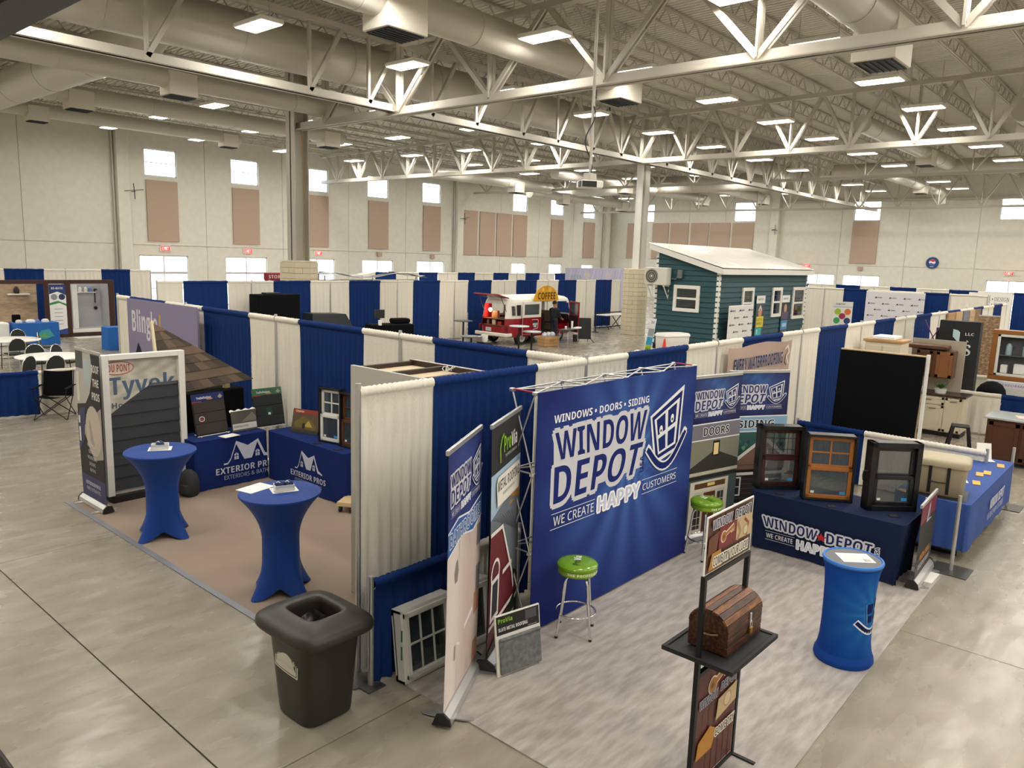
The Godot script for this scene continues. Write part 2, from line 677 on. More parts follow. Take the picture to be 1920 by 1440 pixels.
func build_walls() -> void:
	mat("grey_frame", "8f9899", 0.4, 0.3)
	# back wall with the high windows
	var wb := Transform3D(Basis(), Vector3(0, 0, HALL_Z0))
	var holes: Array = []
	var cx := [20.5, 25.7, 30.9, 36.1, 41.3, 51.7, 56.9, 61.9]
	for k in cx.size():
		holes.append([cx[k] - 0.93, 7.33, cx[k] + 0.93, 8.83])
		var dw := 1.42 if k < 5 else 0.92
		holes.append([cx[k] - dw, 0.0, cx[k] + dw, 2.92])
	var w := setting("wall_back")
	w.transform = wb
	var back := MB.new()
	holed(back, HALL_X0 - 0.5, HALL_X1 + 0.5, 0, 10.6, -0.32, -0.05, holes)
	part(w, "core", back, mats["wall_paint"])
	var joints := [HALL_X0, -1.0, 4.0, 9.0, 13.4, 17.9, 23.1, 28.3, 33.5, 38.7, 43.9, 49.2, 54.3, 59.4, HALL_X1]
	for i in joints.size() - 1:
		var m := MB.new()
		var a: float = joints[i] + (0.0 if i == 0 else 0.012)
		var b: float = joints[i + 1] - 0.012
		holed(m, a, b, 0, 3.5, -0.05, 0.0, holes)
		holed(m, a, b, 3.53, 10.6, -0.05, 0.0, holes)
		part(w, "wall_panel", m, mats["wall_paint"])
	for k in cx.size():
		glazed(wb, cx[k] - 0.93, 7.33, cx[k] + 0.93, 8.83)
		var dw := 1.42 if k < 5 else 0.92
		glazed(wb, cx[k] - dw, 0.0, cx[k] + dw, 2.92, true)
	var trim := setting("trim_1")
	trim.transform = wb
	var tb := MB.new()
	tb.span(18.7, 3.5, 0.0, 43.6, 3.56, 0.05, 0.01)
	part(trim, "ledge", tb, mats["wall_paint"])
	var pk := 2
	for px in [18.25, 44.05, 64.6]:
		var p := setting("trim_%d" % pk)
		pk += 1
		p.transform = wb
		var pm := MB.new()
		pm.span(px - 0.33, 0, 0, px + 0.33, 10.2, 0.45, 0.02)
		part(p, "pilaster", pm, mats["wall_paint"])
		var dp := MB.new()
		dp.cyl(Vector3(px - 0.42, 0, 0.12), Vector3(px - 0.42, 10.1, 0.12), 0.06, 0.06, 10)
		part(p, "downpipe", dp, mats["duct"])
	# end wall on the right
	var wa := Transform3D(Basis(Vector3.UP, -PI / 2), Vector3(HALL_X1, 0, 0))
	var ha: Array = []
	for zc in [-41.0, -30.8, -20.5, -10.4, -0.2]:
		ha.append([zc - 1.0, 7.17, zc + 1.0, 8.82])
	for zc in [-24.0, -20.5, -10.3, -0.2]:
		ha.append([zc - 1.42, 0.0, zc + 1.42, 2.86])
	var w2 := setting("wall_right")
	w2.transform = wa
	var core := MB.new()
	holed(core, HALL_Z0 - 0.5, HALL_Z1 + 0.5, 0, 10.9, -0.32, -0.05, ha)
	part(w2, "core", core, mats["wall_paint"])
	var ja := [HALL_Z0, -42.6, -36.2, -32.6, -27.8, -22.4, -17.4, -12.6, -7.4, -2.4, 2.6, 8.0, HALL_Z1]
	for i in ja.size() - 1:
		var m := MB.new()
		holed(m, ja[i] + 0.012, ja[i + 1] - 0.012, 0, 3.62, -0.05, 0.0, ha)
		holed(m, ja[i] + 0.012, ja[i + 1] - 0.012, 3.65, 10.9, -0.05, 0.0, ha)
		part(w2, "wall_panel", m, mats["wall_paint"])
	for h in ha:
		glazed(wa, h[0], h[1], h[2], h[3], h[1] < 1.0)
	var t5 := setting("trim_5")
	t5.transform = wa
	var tm := MB.new()
	tm.span(-26.6, 3.62, 0, -18.6, 3.68, 0.05, 0.01)
	tm.span(-12.3, 3.62, 0, 3.0, 3.68, 0.05, 0.01)
	part(t5, "ledge", tm, mats["wall_paint"])
	var p6 := setting("trim_6")
	p6.transform = wa
	var pm2 := MB.new()
	pm2.span(-28.2, 0, 0, -27.5, 10.4, 0.5, 0.02)
	part(p6, "pilaster", pm2, mats["wall_paint"])
	var rb := MB.new()
	rb.span(-27.4, 8.62, 0.0, HALL_Z1, 8.8, 0.22, 0.01)
	part(p6, "girt", rb, mats["steel_paint"])
	# walls behind the camera
	for q in [["wall_front", Transform3D(Basis(Vector3.UP, PI), Vector3(0, 0, HALL_Z1)), -HALL_X1, -HALL_X0], ["wall_left", Transform3D(Basis(Vector3.UP, PI / 2), Vector3(HALL_X0, 0, 0)), -HALL_Z1, -HALL_Z0]]:
		var o := setting(q[0])
		o.transform = q[1]
		var m := MB.new()
		m.span(q[2] - 0.5, 0, -0.32, q[3] + 0.5, 10.95, 0)
		part(o, "core", m, mats["wall_paint"])
	# tan acoustic panels
	var g := "tan acoustic panels on the hall walls"
	var names := ["leftmost high window on the back wall", "second high window from the left", "third high window from the left, behind the column", "fourth high window from the left", "fifth high window from the left"]
	for k in 5:
		acoustic(wb, cx[k] - 0.9, 3.72, cx[k] + 0.9, 7.1, "tan acoustic panel under the " + names[k], g)
	for k in 4:
		acoustic(wb, [44.65, 46.62, 48.68, 50.8][k], 3.5, [46.35, 48.45, 50.55, 52.6][k], 7.05, "tan acoustic panel, %s of the four close together on the back wall" % ordinal(k), g)
	acoustic(wb, 56.0, 3.6, 57.8, 6.95, "tan acoustic panel under the second last high window before the corner", g)
	acoustic(wb, 61.0, 3.6, 62.8, 6.95, "tan acoustic panel under the last high window before the corner", g)
	for k in 5:
		acoustic(wa, [-40.05, -38.1, -35.95, -34.0, -31.85][k], 3.7, [-38.3, -36.2, -34.15, -32.05, -29.85][k], 7.05, "tan acoustic panel above the small house roof, %s from the left" % ordinal(k), g)
	acoustic(wa, -42.9, 3.7, -41.2, 7.05, "tan acoustic panel behind the round white column post", g)
	acoustic(wa, -21.5, 3.8, -19.5, 7.15, "tan acoustic panel on the right wall beside the round blue sign", g)
	# red exit signs
	var k := 0
	for q in [[wb, 20.55, 3.32, "leftmost red lit exit sign above the back wall doors"], [wb, 25.75, 3.3, "red lit exit sign over the second door, left of the column"], [wb, 30.95, 3.3, "red lit exit sign just right of the steel column"], [wa, -10.35, 3.4, "red lit exit sign on the right wall by the frame edge"], [wa, -24.9, 3.5, "red lit exit sign peeping over the small house roof"]]:
		var o := thing("exit_sign", q[3], "exit sign", Vector3.ZERO, 0, "red exit signs")
		o.transform = q[0] * Transform3D(Basis(), Vector3(q[1], q[2], 0.0))
		var bx := MB.new()
		bx.span(-0.3, -0.16, 0.0, 0.3, 0.16, 0.09, 0.015)
		part(o, "housing", bx, mats["white_plastic"])
		var pr := MB.new()
		pr.span(-0.26, -0.13, 0.09, 0.26, 0.13, 0.095)
		part(o, "face", pr, glow("exit_red", "ff2a2e", 1.6))
		var tx := Print.new()
		tx.text("EXIT", -0.2, -0.09, 0.2, 0.09, "fff2f0")
		put_print(o, tx, Vector3(0, 0, 0.096))
		var li := OmniLight3D.new()
		li.name = "exit_light"
		li.light_color = Color("ff4a40")
		li.light_energy = 0.12
		li.omni_range = 80
		li.shadow_enabled = true
		li.position = Vector3(0, 0, 0.15)
		o.add_child(li)
		k += 1
	# small tan loudspeakers and a round blue sign with a red, white and blue emblem
	for q in [[wb, 36.15, 3.36, "small tan loudspeaker above the fourth door of the back wall"], [wb, 41.35, 3.28, "small tan loudspeaker above the fifth door of the back wall"], [wa, -20.6, 3.4, "small tan loudspeaker above the right wall door"]]:
		var sp := MB.new()
		sp.span(-0.19, -0.16, 0, 0.19, 0.16, 0.2, 0.03)
		var o := solo("wall_speaker", q[3], "loudspeaker", sp, mats["panel_tan"])
		o.transform = q[0] * Transform3D(Basis(), Vector3(q[1], q[2], 0.0))
	var ds := thing("round_sign", "round blue wall sign with a red, white and blue emblem", "sign")
	ds.transform = wa * Transform3D(Basis(), Vector3(-15.4, 4.0, 0.0))
	var dm := MB.new()
	dm.cyl(Vector3(0, 0, 0), Vector3(0, 0, 0.1), 0.44, 0.44, 28)
	part(ds, "case", dm, mat("sign_blue", "17386e", 0.4))
	var dp2 := Print.new()
	dp2.disc(0, 0.05, 0.22, "e8eef6")
	dp2.poly([[-0.21, 0.09], [-0.1, 0.12], [0.05, 0.07], [0.2, 0.12], [0.13, 0.23], [0, 0.27], [-0.13, 0.23]], "c8323c")
	dp2.poly([[-0.2, -0.02], [-0.05, 0.0], [0.08, -0.06], [0.19, -0.02], [0.12, -0.13], [0, -0.17], [-0.12, -0.13]], "2456a8")
	dp2.text("PEPSI", -0.12, -0.32, 0.12, -0.25, "e8eef6")
	put_print(ds, dp2, Vector3(0, 0, 0.1))
	# wall-mounted wire crosses (antenna brackets)
	var wi := 0
	for q in [[Vector3(18.7, 6.35, -44.4), "thin black wire antenna on the left pilaster"], [Vector3(44.3, 6.3, -44.4), "thin black wire antenna on the middle pilaster"], [Vector3(64.9, 6.4, -27.7), "thin black wire antenna on the right wall pilaster"]]:
		var am := MB.new()
		am.cyl(Vector3(-0.5, 0, 0), Vector3(0.5, 0.14, 0.05), 0.02, 0.02, 6)
		am.cyl(Vector3(0.05, -0.4, 0), Vector3(0, 0.45, 0), 0.02, 0.02, 6)
		am.cyl(Vector3(0, 0, 0.2), Vector3(0, 0, -0.3), 0.02, 0.02, 6)
		solo("antenna", q[1], "antenna", am, mats["black_metal"], q[0])
		wi += 1

func acoustic(xf: Transform3D, u0: float, y0: float, u1: float, y1: float, label: String, group: String) -> void:
	var m := MB.new()
	m.span(0, 0, 0, u1 - u0, y1 - y0, 0.06, 0.012)
	var o := solo("acoustic_panel", label, "acoustic panel", m, mats["panel_tan"], Vector3.ZERO, 0, group)
	o.transform = xf * Transform3D(Basis(), Vector3(u0, y0, 0.03))


# ---------------------------------------------------------------- roof deck, joists, trusses
func build_ceiling() -> void:
	var ce := setting("ceiling")
	# ribbed steel deck: ribs run along z, the deck falls gently towards the back wall
	var m := MB.new()
	var xx := HALL_X0 - 0.4
	var ya := deck_y(HALL_Z0 - 0.4)
	var yb := deck_y(HALL_Z1 + 0.4)
	var za := HALL_Z0 - 0.4
	var zb := HALL_Z1 + 0.4
	while xx < HALL_X1 + 0.4:
		var st := [[0.0, 0.0], [0.1, 0.0], [0.115, 0.045], [0.185, 0.045], [0.2, 0.0]]
		for i in 4:
			var p: Array = st[i]
			var q: Array = st[i + 1]
			m.quad(Vector3(xx + p[0], ya + p[1], za), Vector3(xx + q[0], ya + q[1], za), Vector3(xx + q[0], yb + q[1], zb), Vector3(xx + p[0], yb + p[1], zb))
		xx += 0.2
	part(ce, "deck", m, mats["deck_paint"])
	var top := MB.new()
	top.bar(Vector3((HALL_X0 + HALL_X1) * 0.5, ya + 0.2, za), Vector3((HALL_X0 + HALL_X1) * 0.5, yb + 0.2, zb), HALL_X1 - HALL_X0 + 1.0, 0.25)
	part(ce, "roof_slab", top, mats["deck_paint"])
	# open-web joists between the trusses, one mesh for each span
	var bays := [[HALL_X0, 16.5], [16.5, 31.0], [31.0, 45.5], [45.5, 60.0], [60.0, HALL_X1]]
	var dep := 0.52
	for b in bays:
		var jm := MB.new()
		var l: float = b[1] - b[0]
		for s in [-0.035, 0.035]:
			jm.span(0, -0.06, s - 0.025, l, 0.0, s + 0.025)
			jm.span(0, -dep, s - 0.025, l, -dep + 0.055, s + 0.025)
		var k := 0
		var px := 0.3
		while px < l - 0.5:
			var a := Vector3(px, -0.03 if k % 2 == 0 else -dep + 0.03, 0)
			var e := Vector3(px + 0.42, -dep + 0.03 if k % 2 == 0 else -0.03, 0)
			jm.bar(a, e, 0.028, 0.028)
			px += 0.42
			k += 1
		var shared := jm.mesh()
		var zz := HALL_Z0 + 0.9
		while zz < HALL_Z1:
			var o := part(ce, "joist", shared, mats["steel_paint"])
			o.position = Vector3(b[0], deck_y(zz) - 0.01, zz)
			zz += 1.87
	# trusses across the hall (along z)
	truss(ce, 16.5, -25.2, HALL_Z1, 7.87, 3.93, -15.6, 0.26, 0.0)
	truss(ce, 31.0, HALL_Z0 + 0.4, HALL_Z1, 7.95, 2.3, -19.8, 0.22, 0.0)
	truss(ce, 45.5, HALL_Z0 + 0.4, HALL_Z1, 8.4, 2.6, -19.8, 0.16, 0.0)
	truss(ce, 60.0, HALL_Z0 + 0.4, HALL_Z1, 7.75, 2.6, -19.4, 0.16, 0.0)
	# girder along x over the columns
	var g := subnode(ce, "roof_girder")
	var gz := -19.8
	var gt := deck_y(gz) - 0.62
	var bc := MB.new()
	for s in [-1.0, 1.0]:
		bc.span(HALL_X0, 7.86, gz + s * 0.02, HALL_X1, 8.1, gz + s * 0.06)
		bc.span(HALL_X0, 7.86, gz + s * 0.02, HALL_X1, 7.9, gz + s * 0.2)
	part(g, "bottom_chord", bc, mats["steel_paint"])
	var tc := MB.new()
	tc.span(HALL_X0, gt, gz - 0.14, HALL_X1, gt + 0.14, gz + 0.14)
	part(g, "top_chord", tc, mats["steel_paint"])
	for gx in [-5.0, -0.4, 4.2, 8.8, 13.4, 15.5, 18.1, 20.2, 22.7, 24.8, 27.2, 29.3, 33.2, 35.4, 37.8, 40.0, 42.4, 44.6, 47.0, 49.2, 51.6, 53.8, 56.2, 58.4, 62.0]:
		var es := [[Vector3(gx, 8.0, gz), Vector3(gx, gt, gz)], [Vector3(gx, 8.0, gz), Vector3(gx + 1.1, gt, gz)]]
		if gx > 26.0:
			es.append([Vector3(gx, 8.0, gz), Vector3(gx - 1.1, gt, gz)])
		for e in es:
			var wm := MB.new()
			var wd: float = 0.12 if absf(e[0].x - e[1].x) > 0.1 else 0.09
			wm.bar(e[0], e[1], wd, wd)
			part(g, "web", wm, mats["steel_paint"])

func truss(ce: Node, tx: float, z0: float, z1: float, hb: float, pitch: float, node_z: float, size: float, _d: float) -> void:
	var t := subnode(ce, "roof_truss")
	var top := func(zz: float) -> float: return deck_y(zz) - 0.62
	var bm := MB.new()
	for s in [-1.0, 1.0]:
		bm.span(tx + s * 0.02, hb - size * 0.5, z0, tx + s * 0.06, hb + size * 0.5, z1)
		bm.span(tx + s * 0.02, hb - size * 0.5, z0, tx + s * (size * 0.75), hb - size * 0.5 + 0.03, z1)
	part(t, "bottom_chord", bm, mats["steel_paint"])
	var tm := MB.new()
	tm.bar(Vector3(tx, top.call(z0), z0), Vector3(tx, top.call(z1), z1), 0.24, 0.16)
	part(t, "top_chord", tm, mats["steel_paint"])
	var zz := node_z
	while zz - pitch > z0:
		zz -= pitch
	while zz < z1:
		var es := [[Vector3(tx, hb, zz), Vector3(tx, top.call(zz), zz)]]
		if zz - pitch * 0.5 > z0:
			es.append([Vector3(tx, hb, zz), Vector3(tx, top.call(zz - pitch * 0.5), zz - pitch * 0.5)])
		if zz + pitch * 0.5 < z1:
			es.append([Vector3(tx, hb, zz), Vector3(tx, top.call(zz + pitch * 0.5), zz + pitch * 0.5)])
		for e in es:
			var wm := MB.new()
			var off := size * 0.28
			for s in [-1.0, 1.0]:
				wm.bar(e[0] + Vector3(s * off, 0, 0), e[1] + Vector3(s * off, 0, 0), size * 0.22, size * 0.5)
			wm.box((e[0] + e[1]) * 0.5, Vector3(off * 2.4, 0.06, 0.06))
			part(t, "web", wm, mats["steel_paint"])
		zz += pitch

# ---------------------------------------------------------------- high-bay lights
func build_lights() -> void:
	var lens := glow("lamp_lens", "fff6e2", 5.0)
	var body := MB.new()
	body.span(-0.33, 0.02, -0.66, 0.33, 0.13, 0.66, 0.02)
	var body_mesh := body.mesh()
	var lm := MB.new()
	lm.span(-0.29, 0.0, -0.62, 0.29, 0.022, 0.62, 0.005)
	var lens_mesh := lm.mesh()
	var lx := [-3.8, 1.2, 6.2, 11.1, 16.0, 20.4, 25.4, 30.35, 35.3, 40.8, 46.3, 50.75, 55.7, 60.8]
	var lz := [-40.2, -34.8, -30.2, -25.0, -18.6, -13.3, -8.0, -2.8, 2.4, 7.6, 11.6]
	for i in lx.size():
		for j in lz.size():
			var p := Vector3(lx[i], 9.0, lz[j])
			if (i == 4 and j == 3) or (i == 3 and j < 3):
				continue
			var o := thing("high_bay_light", "lit high-bay ceiling light, row %s from the back wall, %s from the left end" % [ordinal(j), ordinal(i)], "ceiling light", p, 0, "high-bay ceiling lights")
			part(o, "housing", body_mesh, mats["white_plastic"])
			part(o, "lens", lens_mesh, lens)
			for s in [-0.5, 0.5]:
				var hm := MB.new()
				hm.cyl(Vector3(0, 0.12, s), Vector3(0, deck_y(p.z) - 9.0 - 0.1, s), 0.012, 0.012, 6)
				part(o, "hanger", hm, mats["steel_paint"])
			var a := AreaLight3D.new()
			a.name = "lamp_light"
			a.area_size = Vector2(0.58, 1.24)
			a.light_energy = 7.0
			a.light_color = Color("fffaf3")
			a.area_range = 90.0
			a.shadow_enabled = true
			a.position = Vector3(0, -0.02, 0)
			a.rotation_degrees = Vector3(-90, 0, 0)
			o.add_child(a)

# ---------------------------------------------------------------- columns
func build_columns() -> void:
	var blk := mat("block", "d8cdb0", 0.8)
	blk.normal_enabled = true
	blk.normal_texture = noise_tex(41, 0.2, [], 256, 3, true, 2.0)
	blk.normal_scale = 0.3
	tri_mat(blk, Vector3(1.5, 1.5, 1.5))
	var mortar := mat("mortar", "a29a84", 0.9)
	for q in [[Vector3(16.5, 0, -25.2), 0.7, "steel column on a tan block base, left of the hall", true], [Vector3(31.6, 0, -20.1), 0.6, "round white column on a tan block base beside the small house", false]]:
		var o := thing("block_column", q[2], "column", q[0], 0)
		var r: float = q[1]
		var core := MB.new()
		core.lathe([[0.0, 0.0], [r * 0.97, 0.0], [r * 0.97, 3.02], [0.0, 3.02]], 8)
		part(o, "core", core, mortar)
		var ap := r * cos(PI / 8)
		var side := 2.0 * r * sin(PI / 8)
		for row in 15:
			var y0 := row * 0.203
			for f in 8:
				var b := MB.new()
				var half := row % 2 == 0
				b.span(-side * 0.5 + 0.003, y0 + 0.006, ap - 0.06, side * 0.5 - 0.003 if half else -0.006, y0 + 0.197, ap + 0.004, 0.004)
				if not half:
					b.span(0.006, y0 + 0.006, ap - 0.06, side * 0.5 - 0.003, y0 + 0.197, ap + 0.004, 0.004)
				var bo := part(o, "block", b, blk)
				bo.rotation.y = TAU * f / 8.0 + PI / 8.0
		var cap := MB.new()
		cap.lathe([[0.0, 3.05], [r * 1.01, 3.05], [r * 0.98, 3.1], [0.0, 3.1]], 8)
		part(o, "cap", cap, blk)
		if q[3]:
			var st := MB.new()
			st.span(-0.3, 3.1, -0.03, 0.3, 10.0, 0.03)
			st.span(-0.3, 3.1, -0.27, -0.26, 10.0, 0.27); st.span(0.26, 3.1, -0.27, 0.3, 10.0, 0.27)
			part(o, "steel_post", st, mats["steel_paint"])
			var cd := MB.new()
			cd.tube([Vector3(0.02, 3.2, 0.3), Vector3(0.05, 5.0, 0.3), Vector3(0.0, 7.4, 0.3), Vector3(-0.08, 8.0, 0.3)], 0.015, 6)
			part(o, "cable", cd, mat("cable_tan", "9a7a44", 0.6))
		else:
			var st := MB.new()
			st.cyl(Vector3(-0.1, 3.1, 0), Vector3(-0.1, 8.0, 0), 0.16, 0.16, 16)
			part(o, "round_pipe", st, mats["white_plastic"])
			var s2 := MB.new()
			s2.span(0.05, 3.1, -0.2, 0.45, 10.0, 0.2)
			part(o, "steel_post", s2, mats["steel_paint"])

# ---------------------------------------------------------------- ducts
func duct_box(o: Node, p: Vector3, r: float, along_x := true) -> void:
	var m := MB.new()
	var l := r * 1.35
	m.box(p + Vector3(0, -r * 0.55, 0), Vector3(l * 2 if along_x else r * 2.1, r * 2.1, r * 2.1 if along_x else l * 2), 0.02)
	part(o, "diffuser_box", m, mats["duct_box"])
	var g := MB.new()
	var y := p.y - r * 1.6
	g.box(Vector3(p.x, y - 0.012, p.z), Vector3(l * 1.8 if along_x else r * 1.8, 0.02, r * 1.8 if along_x else l * 1.8))
	for k in 6:
		g.box(Vector3(p.x, y - 0.03, p.z - r * 0.8 + r * 1.6 * k / 5.0), Vector3(l * 1.7, 0.03, 0.02))
	part(o, "grille", g, mats["grille"])

func duct(label: String, pts: Array, r: float, boxes := [], trunk: Node3D = null) -> Node3D:
	var ribs := true
	var o: Node3D
	if trunk:                       # a branch belongs to its trunk
		o = subnode(trunk, "branch", (pts[0] as Vector3) - trunk.position)
	else:
		o = thing("air_duct", label, "duct", pts[0] as Vector3, 0, "spiral air ducts under the roof")
	var b: Vector3 = pts[0]
	var m := MB.new()
	var q := []
	for p in pts:
		q.append(p - b)
	m.tube(q, r, 28)
	part(o, "pipe", m, mats["duct"])
	if ribs:
		for i in pts.size() - 1:
			var a: Vector3 = q[i]
			var e: Vector3 = q[i + 1]
			var d := (e - a).normalized()
			var l := (e - a).length()
			if l < 3.0:
				continue
			var k := 1.5
			while k < l - 0.4:
				var rm := MB.new()
				rm.cyl(a + d * (k - 0.04), a + d * (k + 0.04), r + 0.015, r + 0.015, 28, true)
				part(o, "collar", rm, mats["duct"])
				k += 3.6
	var first: Vector3 = q[0]
	for bx in boxes:
		duct_box(o, bx - b, r, true)
	# hanger rods up to the deck
	for i in pts.size() - 1:
		var a: Vector3 = q[i]
		var e: Vector3 = q[i + 1]
		if (e - a).length() > 4.0 and absf(e.y - a.y) < 1.0:
			for t in [0.2, 0.55, 0.9]:
				var p := a.lerp(e, t)
				var hm := MB.new()
				hm.cyl(p + Vector3(0, r * 0.9, 0), Vector3(p.x, deck_y(p.z + b.z) - b.y, p.z), 0.012, 0.012, 6)
				part(o, "hanger", hm, mats["steel_paint"])
	return o

func build_ducts() -> void:
	duct("widest spiral duct running above the steel girder, upper middle", [Vector3(3.0, 9.28, -20.75), Vector3(30.4, 9.28, -20.75)], 0.66)
	duct("spiral duct crossing the nearest truss below a lit fixture", [Vector3(6.0, 9.15, -14.6), Vector3(17.4, 9.15, -14.6), Vector3(21.6, 9.15, -14.6)], 0.44, [Vector3(12.2, 9.15, -14.6), Vector3(21.4, 9.15, -14.6)])
	duct("spiral duct at the top right with one big diffuser box", [Vector3(8.0, 8.75, -5.9), Vector3(19.6, 8.75, -5.9)], 0.44, [Vector3(18.7, 8.6, -5.9)])
	var t := duct("big slanting trunk duct at the left with three branches and an upright elbow", [Vector3(10.0, 9.1, -42.0), Vector3(10.0, 9.1, -23.9), Vector3(10.1, 9.2, -23.0), Vector3(10.25, 9.6, -22.3), Vector3(10.3, 10.4, -22.1)], 0.62)
	duct("", [Vector3(9.2, 9.05, -38.3), Vector3(21.6, 9.05, -38.3)], 0.3, [Vector3(12.2, 9.05, -38.3), Vector3(21.0, 9.05, -38.3)], t)
	duct("", [Vector3(9.8, 9.1, -33.3), Vector3(24.4, 9.1, -33.3)], 0.34, [Vector3(12.1, 9.1, -33.3), Vector3(23.6, 9.1, -33.3)], t)
	duct("", [Vector3(3.0, 8.4, -23.6), Vector3(17.6, 8.4, -23.6)], 0.32, [Vector3(11.4, 8.4, -23.6)], t)
	duct("round-capped duct starting right of the widest duct", [Vector3(33.0, 9.28, -20.75), Vector3(50.8, 9.28, -20.75)], 0.44)
	duct("short branch duct with a round cap before the back wall", [Vector3(31.7, 8.5, -36.5), Vector3(43.6, 8.5, -36.5), Vector3(45.6, 8.5, -36.9)], 0.36, [Vector3(41.4, 8.45, -36.5)])
	t = duct("trunk duct with branches near the far corner, behind the projector", [Vector3(52.0, 9.1, -43.0), Vector3(52.0, 9.1, -30.0), Vector3(52.0, 9.1, -22.5)], 0.62)
	duct("", [Vector3(46.4, 8.35, -39.5), Vector3(60.0, 8.35, -39.5)], 0.36, [Vector3(50.6, 8.35, -39.5), Vector3(59.2, 8.35, -39.5)], t)
	duct("", [Vector3(39.5, 8.8, -31.6), Vector3(51.5, 8.8, -31.6)], 0.36, [Vector3(47.6, 8.75, -31.6)], t)
	duct("", [Vector3(52.0, 8.9, -33.0), Vector3(62.5, 8.9, -33.0)], 0.36, [Vector3(61.8, 8.9, -33.0)], t)
	duct("", [Vector3(52.0, 8.9, -27.6), Vector3(62.6, 8.9, -27.6)], 0.36, [Vector3(61.8, 8.9, -27.6)], t)
	t = duct("level duct along the right wall seen behind the far truss", [Vector3(49.0, 9.15, -17.5), Vector3(49.0, 9.15, 6.0)], 0.42)
	duct("", [Vector3(49.5, 9.0, -14.7), Vector3(62.0, 9.0, -14.7), Vector3(62.6, 8.8, -14.7), Vector3(62.7, 8.2, -14.7)], 0.34, [Vector3(57.3, 9.0, -14.7)], t)
	duct("", [Vector3(34.0, 9.3, -11.2), Vector3(48.6, 9.3, -11.2)], 0.36, [Vector3(44.0, 9.25, -11.2)], t)
	duct("", [Vector3(34.0, 9.3, -5.6), Vector3(48.6, 9.3, -5.6)], 0.4, [Vector3(36.0, 9.3, -5.6), Vector3(42.6, 9.3, -5.6)], t)
	# pole-hung projector
	var o := thing("hanging_projector", "white projector hung on a long tan pole from the roof", "projector", Vector3(14.6, 5.15, -10.65), 0)
	var pm := MB.new()
	pm.cyl(Vector3(0, 0.25, 0), Vector3(0, 5.35, 0), 0.035, 0.035, 10)
	part(o, "pole", pm, mats["steel_paint"])
	var pb := MB.new()
	pb.x = Transform3D(Basis(Vector3.UP, deg_to_rad(-36)), Vector3.ZERO)
	pb.span(-0.26, -0.08, -0.2, 0.26, 0.09, 0.2, 0.03)
	part(o, "body", pb, mats["white_plastic"])
	var pf := MB.new()
	pf.x = pb.x
	pf.span(-0.265, -0.06, -0.02, -0.255, 0.07, 0.18)
	pf.span(-0.24, -0.06, 0.195, 0.1, 0.07, 0.206)
	part(o, "vent", pf, mats["black_plastic"])
	var br := MB.new()
	br.span(-0.12, 0.09, -0.1, 0.12, 0.25, 0.1, 0.01)
	part(o, "bracket", br, mats["steel_paint"])
	var cb := MB.new()
	var pts := []
	for k in 15:
		var f := k / 14.0
		pts.append(Vector3(sin(f * 9.0) * 0.09 - 0.08, 0.2 + f * 1.5, cos(f * 7.0) * 0.06))
	cb.tube(pts, 0.014, 6)
	part(o, "cable", cb, mats["black_plastic"])


# ---------------------------------------------------------------- pipe and drape
func drape_mesh(w: float, ytop: float, ybot: float, fine: bool, seed_: int) -> MB:
	var r := RandomNumberGenerator.new()
	r.seed = seed_
	var p1 := r.randf() * 6.0
	var p2 := r.randf() * 6.0
	var p3 := r.randf() * 6.0
	var pl := 0.115 if fine else 0.17
	var amp := 0.026 if fine else 0.034
	var sl := [[0.0, 0.0], [0.012, 0.024], [0.04, 0.034], [0.07, 0.028], [0.088, 0.006]]
	var low := [0.15, 0.35, 0.7, 1.0]
	var ys := []
	for q in sl:
		ys.append([ytop - q[0], q[1], 0.0])
	for t in low:
		ys.append([lerpf(ytop - 0.088, ybot, t), 0.006, t])
	var fold := func(xx: float, t: float) -> float:
		var ph := TAU * xx / pl + 1.6 * sin(xx * 3.1 + p1) + 0.9 * sin(xx * 7.3 + p2)
		return amp * (0.35 + 0.65 * t) * (sin(ph) + 0.35 * sin(ph * 0.47 + p3) + 0.25 * sin(xx * 2.2 + p2) * 2.0)
	var m := MB.new()
	var nr := ys.size() - 1
	var f := func(s: float, t: float) -> Vector3:
		var q: Array = ys[int(round(t * nr))]
		var xx := s * w
		var gather: float = 0.006 * sin(TAU * xx / 0.06 + 2.0 * sin(xx * 5.0 + p1))
		var hem: float = 0.012 * sin(xx * 4.0 + p3) if q[2] == 1.0 else 0.0
		return Vector3(xx, q[0] + gather * (1.0 if q[2] == 0.0 else 0.0) + hem, q[1] + (fold.call(xx, q[2]) if q[2] > 0.0 else gather * 0.6))
	m.sheet(f, maxi(6, int(w / (0.026 if fine else 0.05))), nr)
	var fb := func(s: float, t: float) -> Vector3:
		var q: Array = sl[4 - int(round(t * 4))]
		var xx := s * w
		var gather: float = 0.006 * sin(TAU * xx / 0.06 + 2.0 * sin(xx * 5.0 + p1))
		return Vector3(xx, ytop - q[0] + gather, -q[1] - gather * 0.6)
	m.sheet(fb, maxi(6, int(w / (0.026 if fine else 0.06))), 4)
	return m

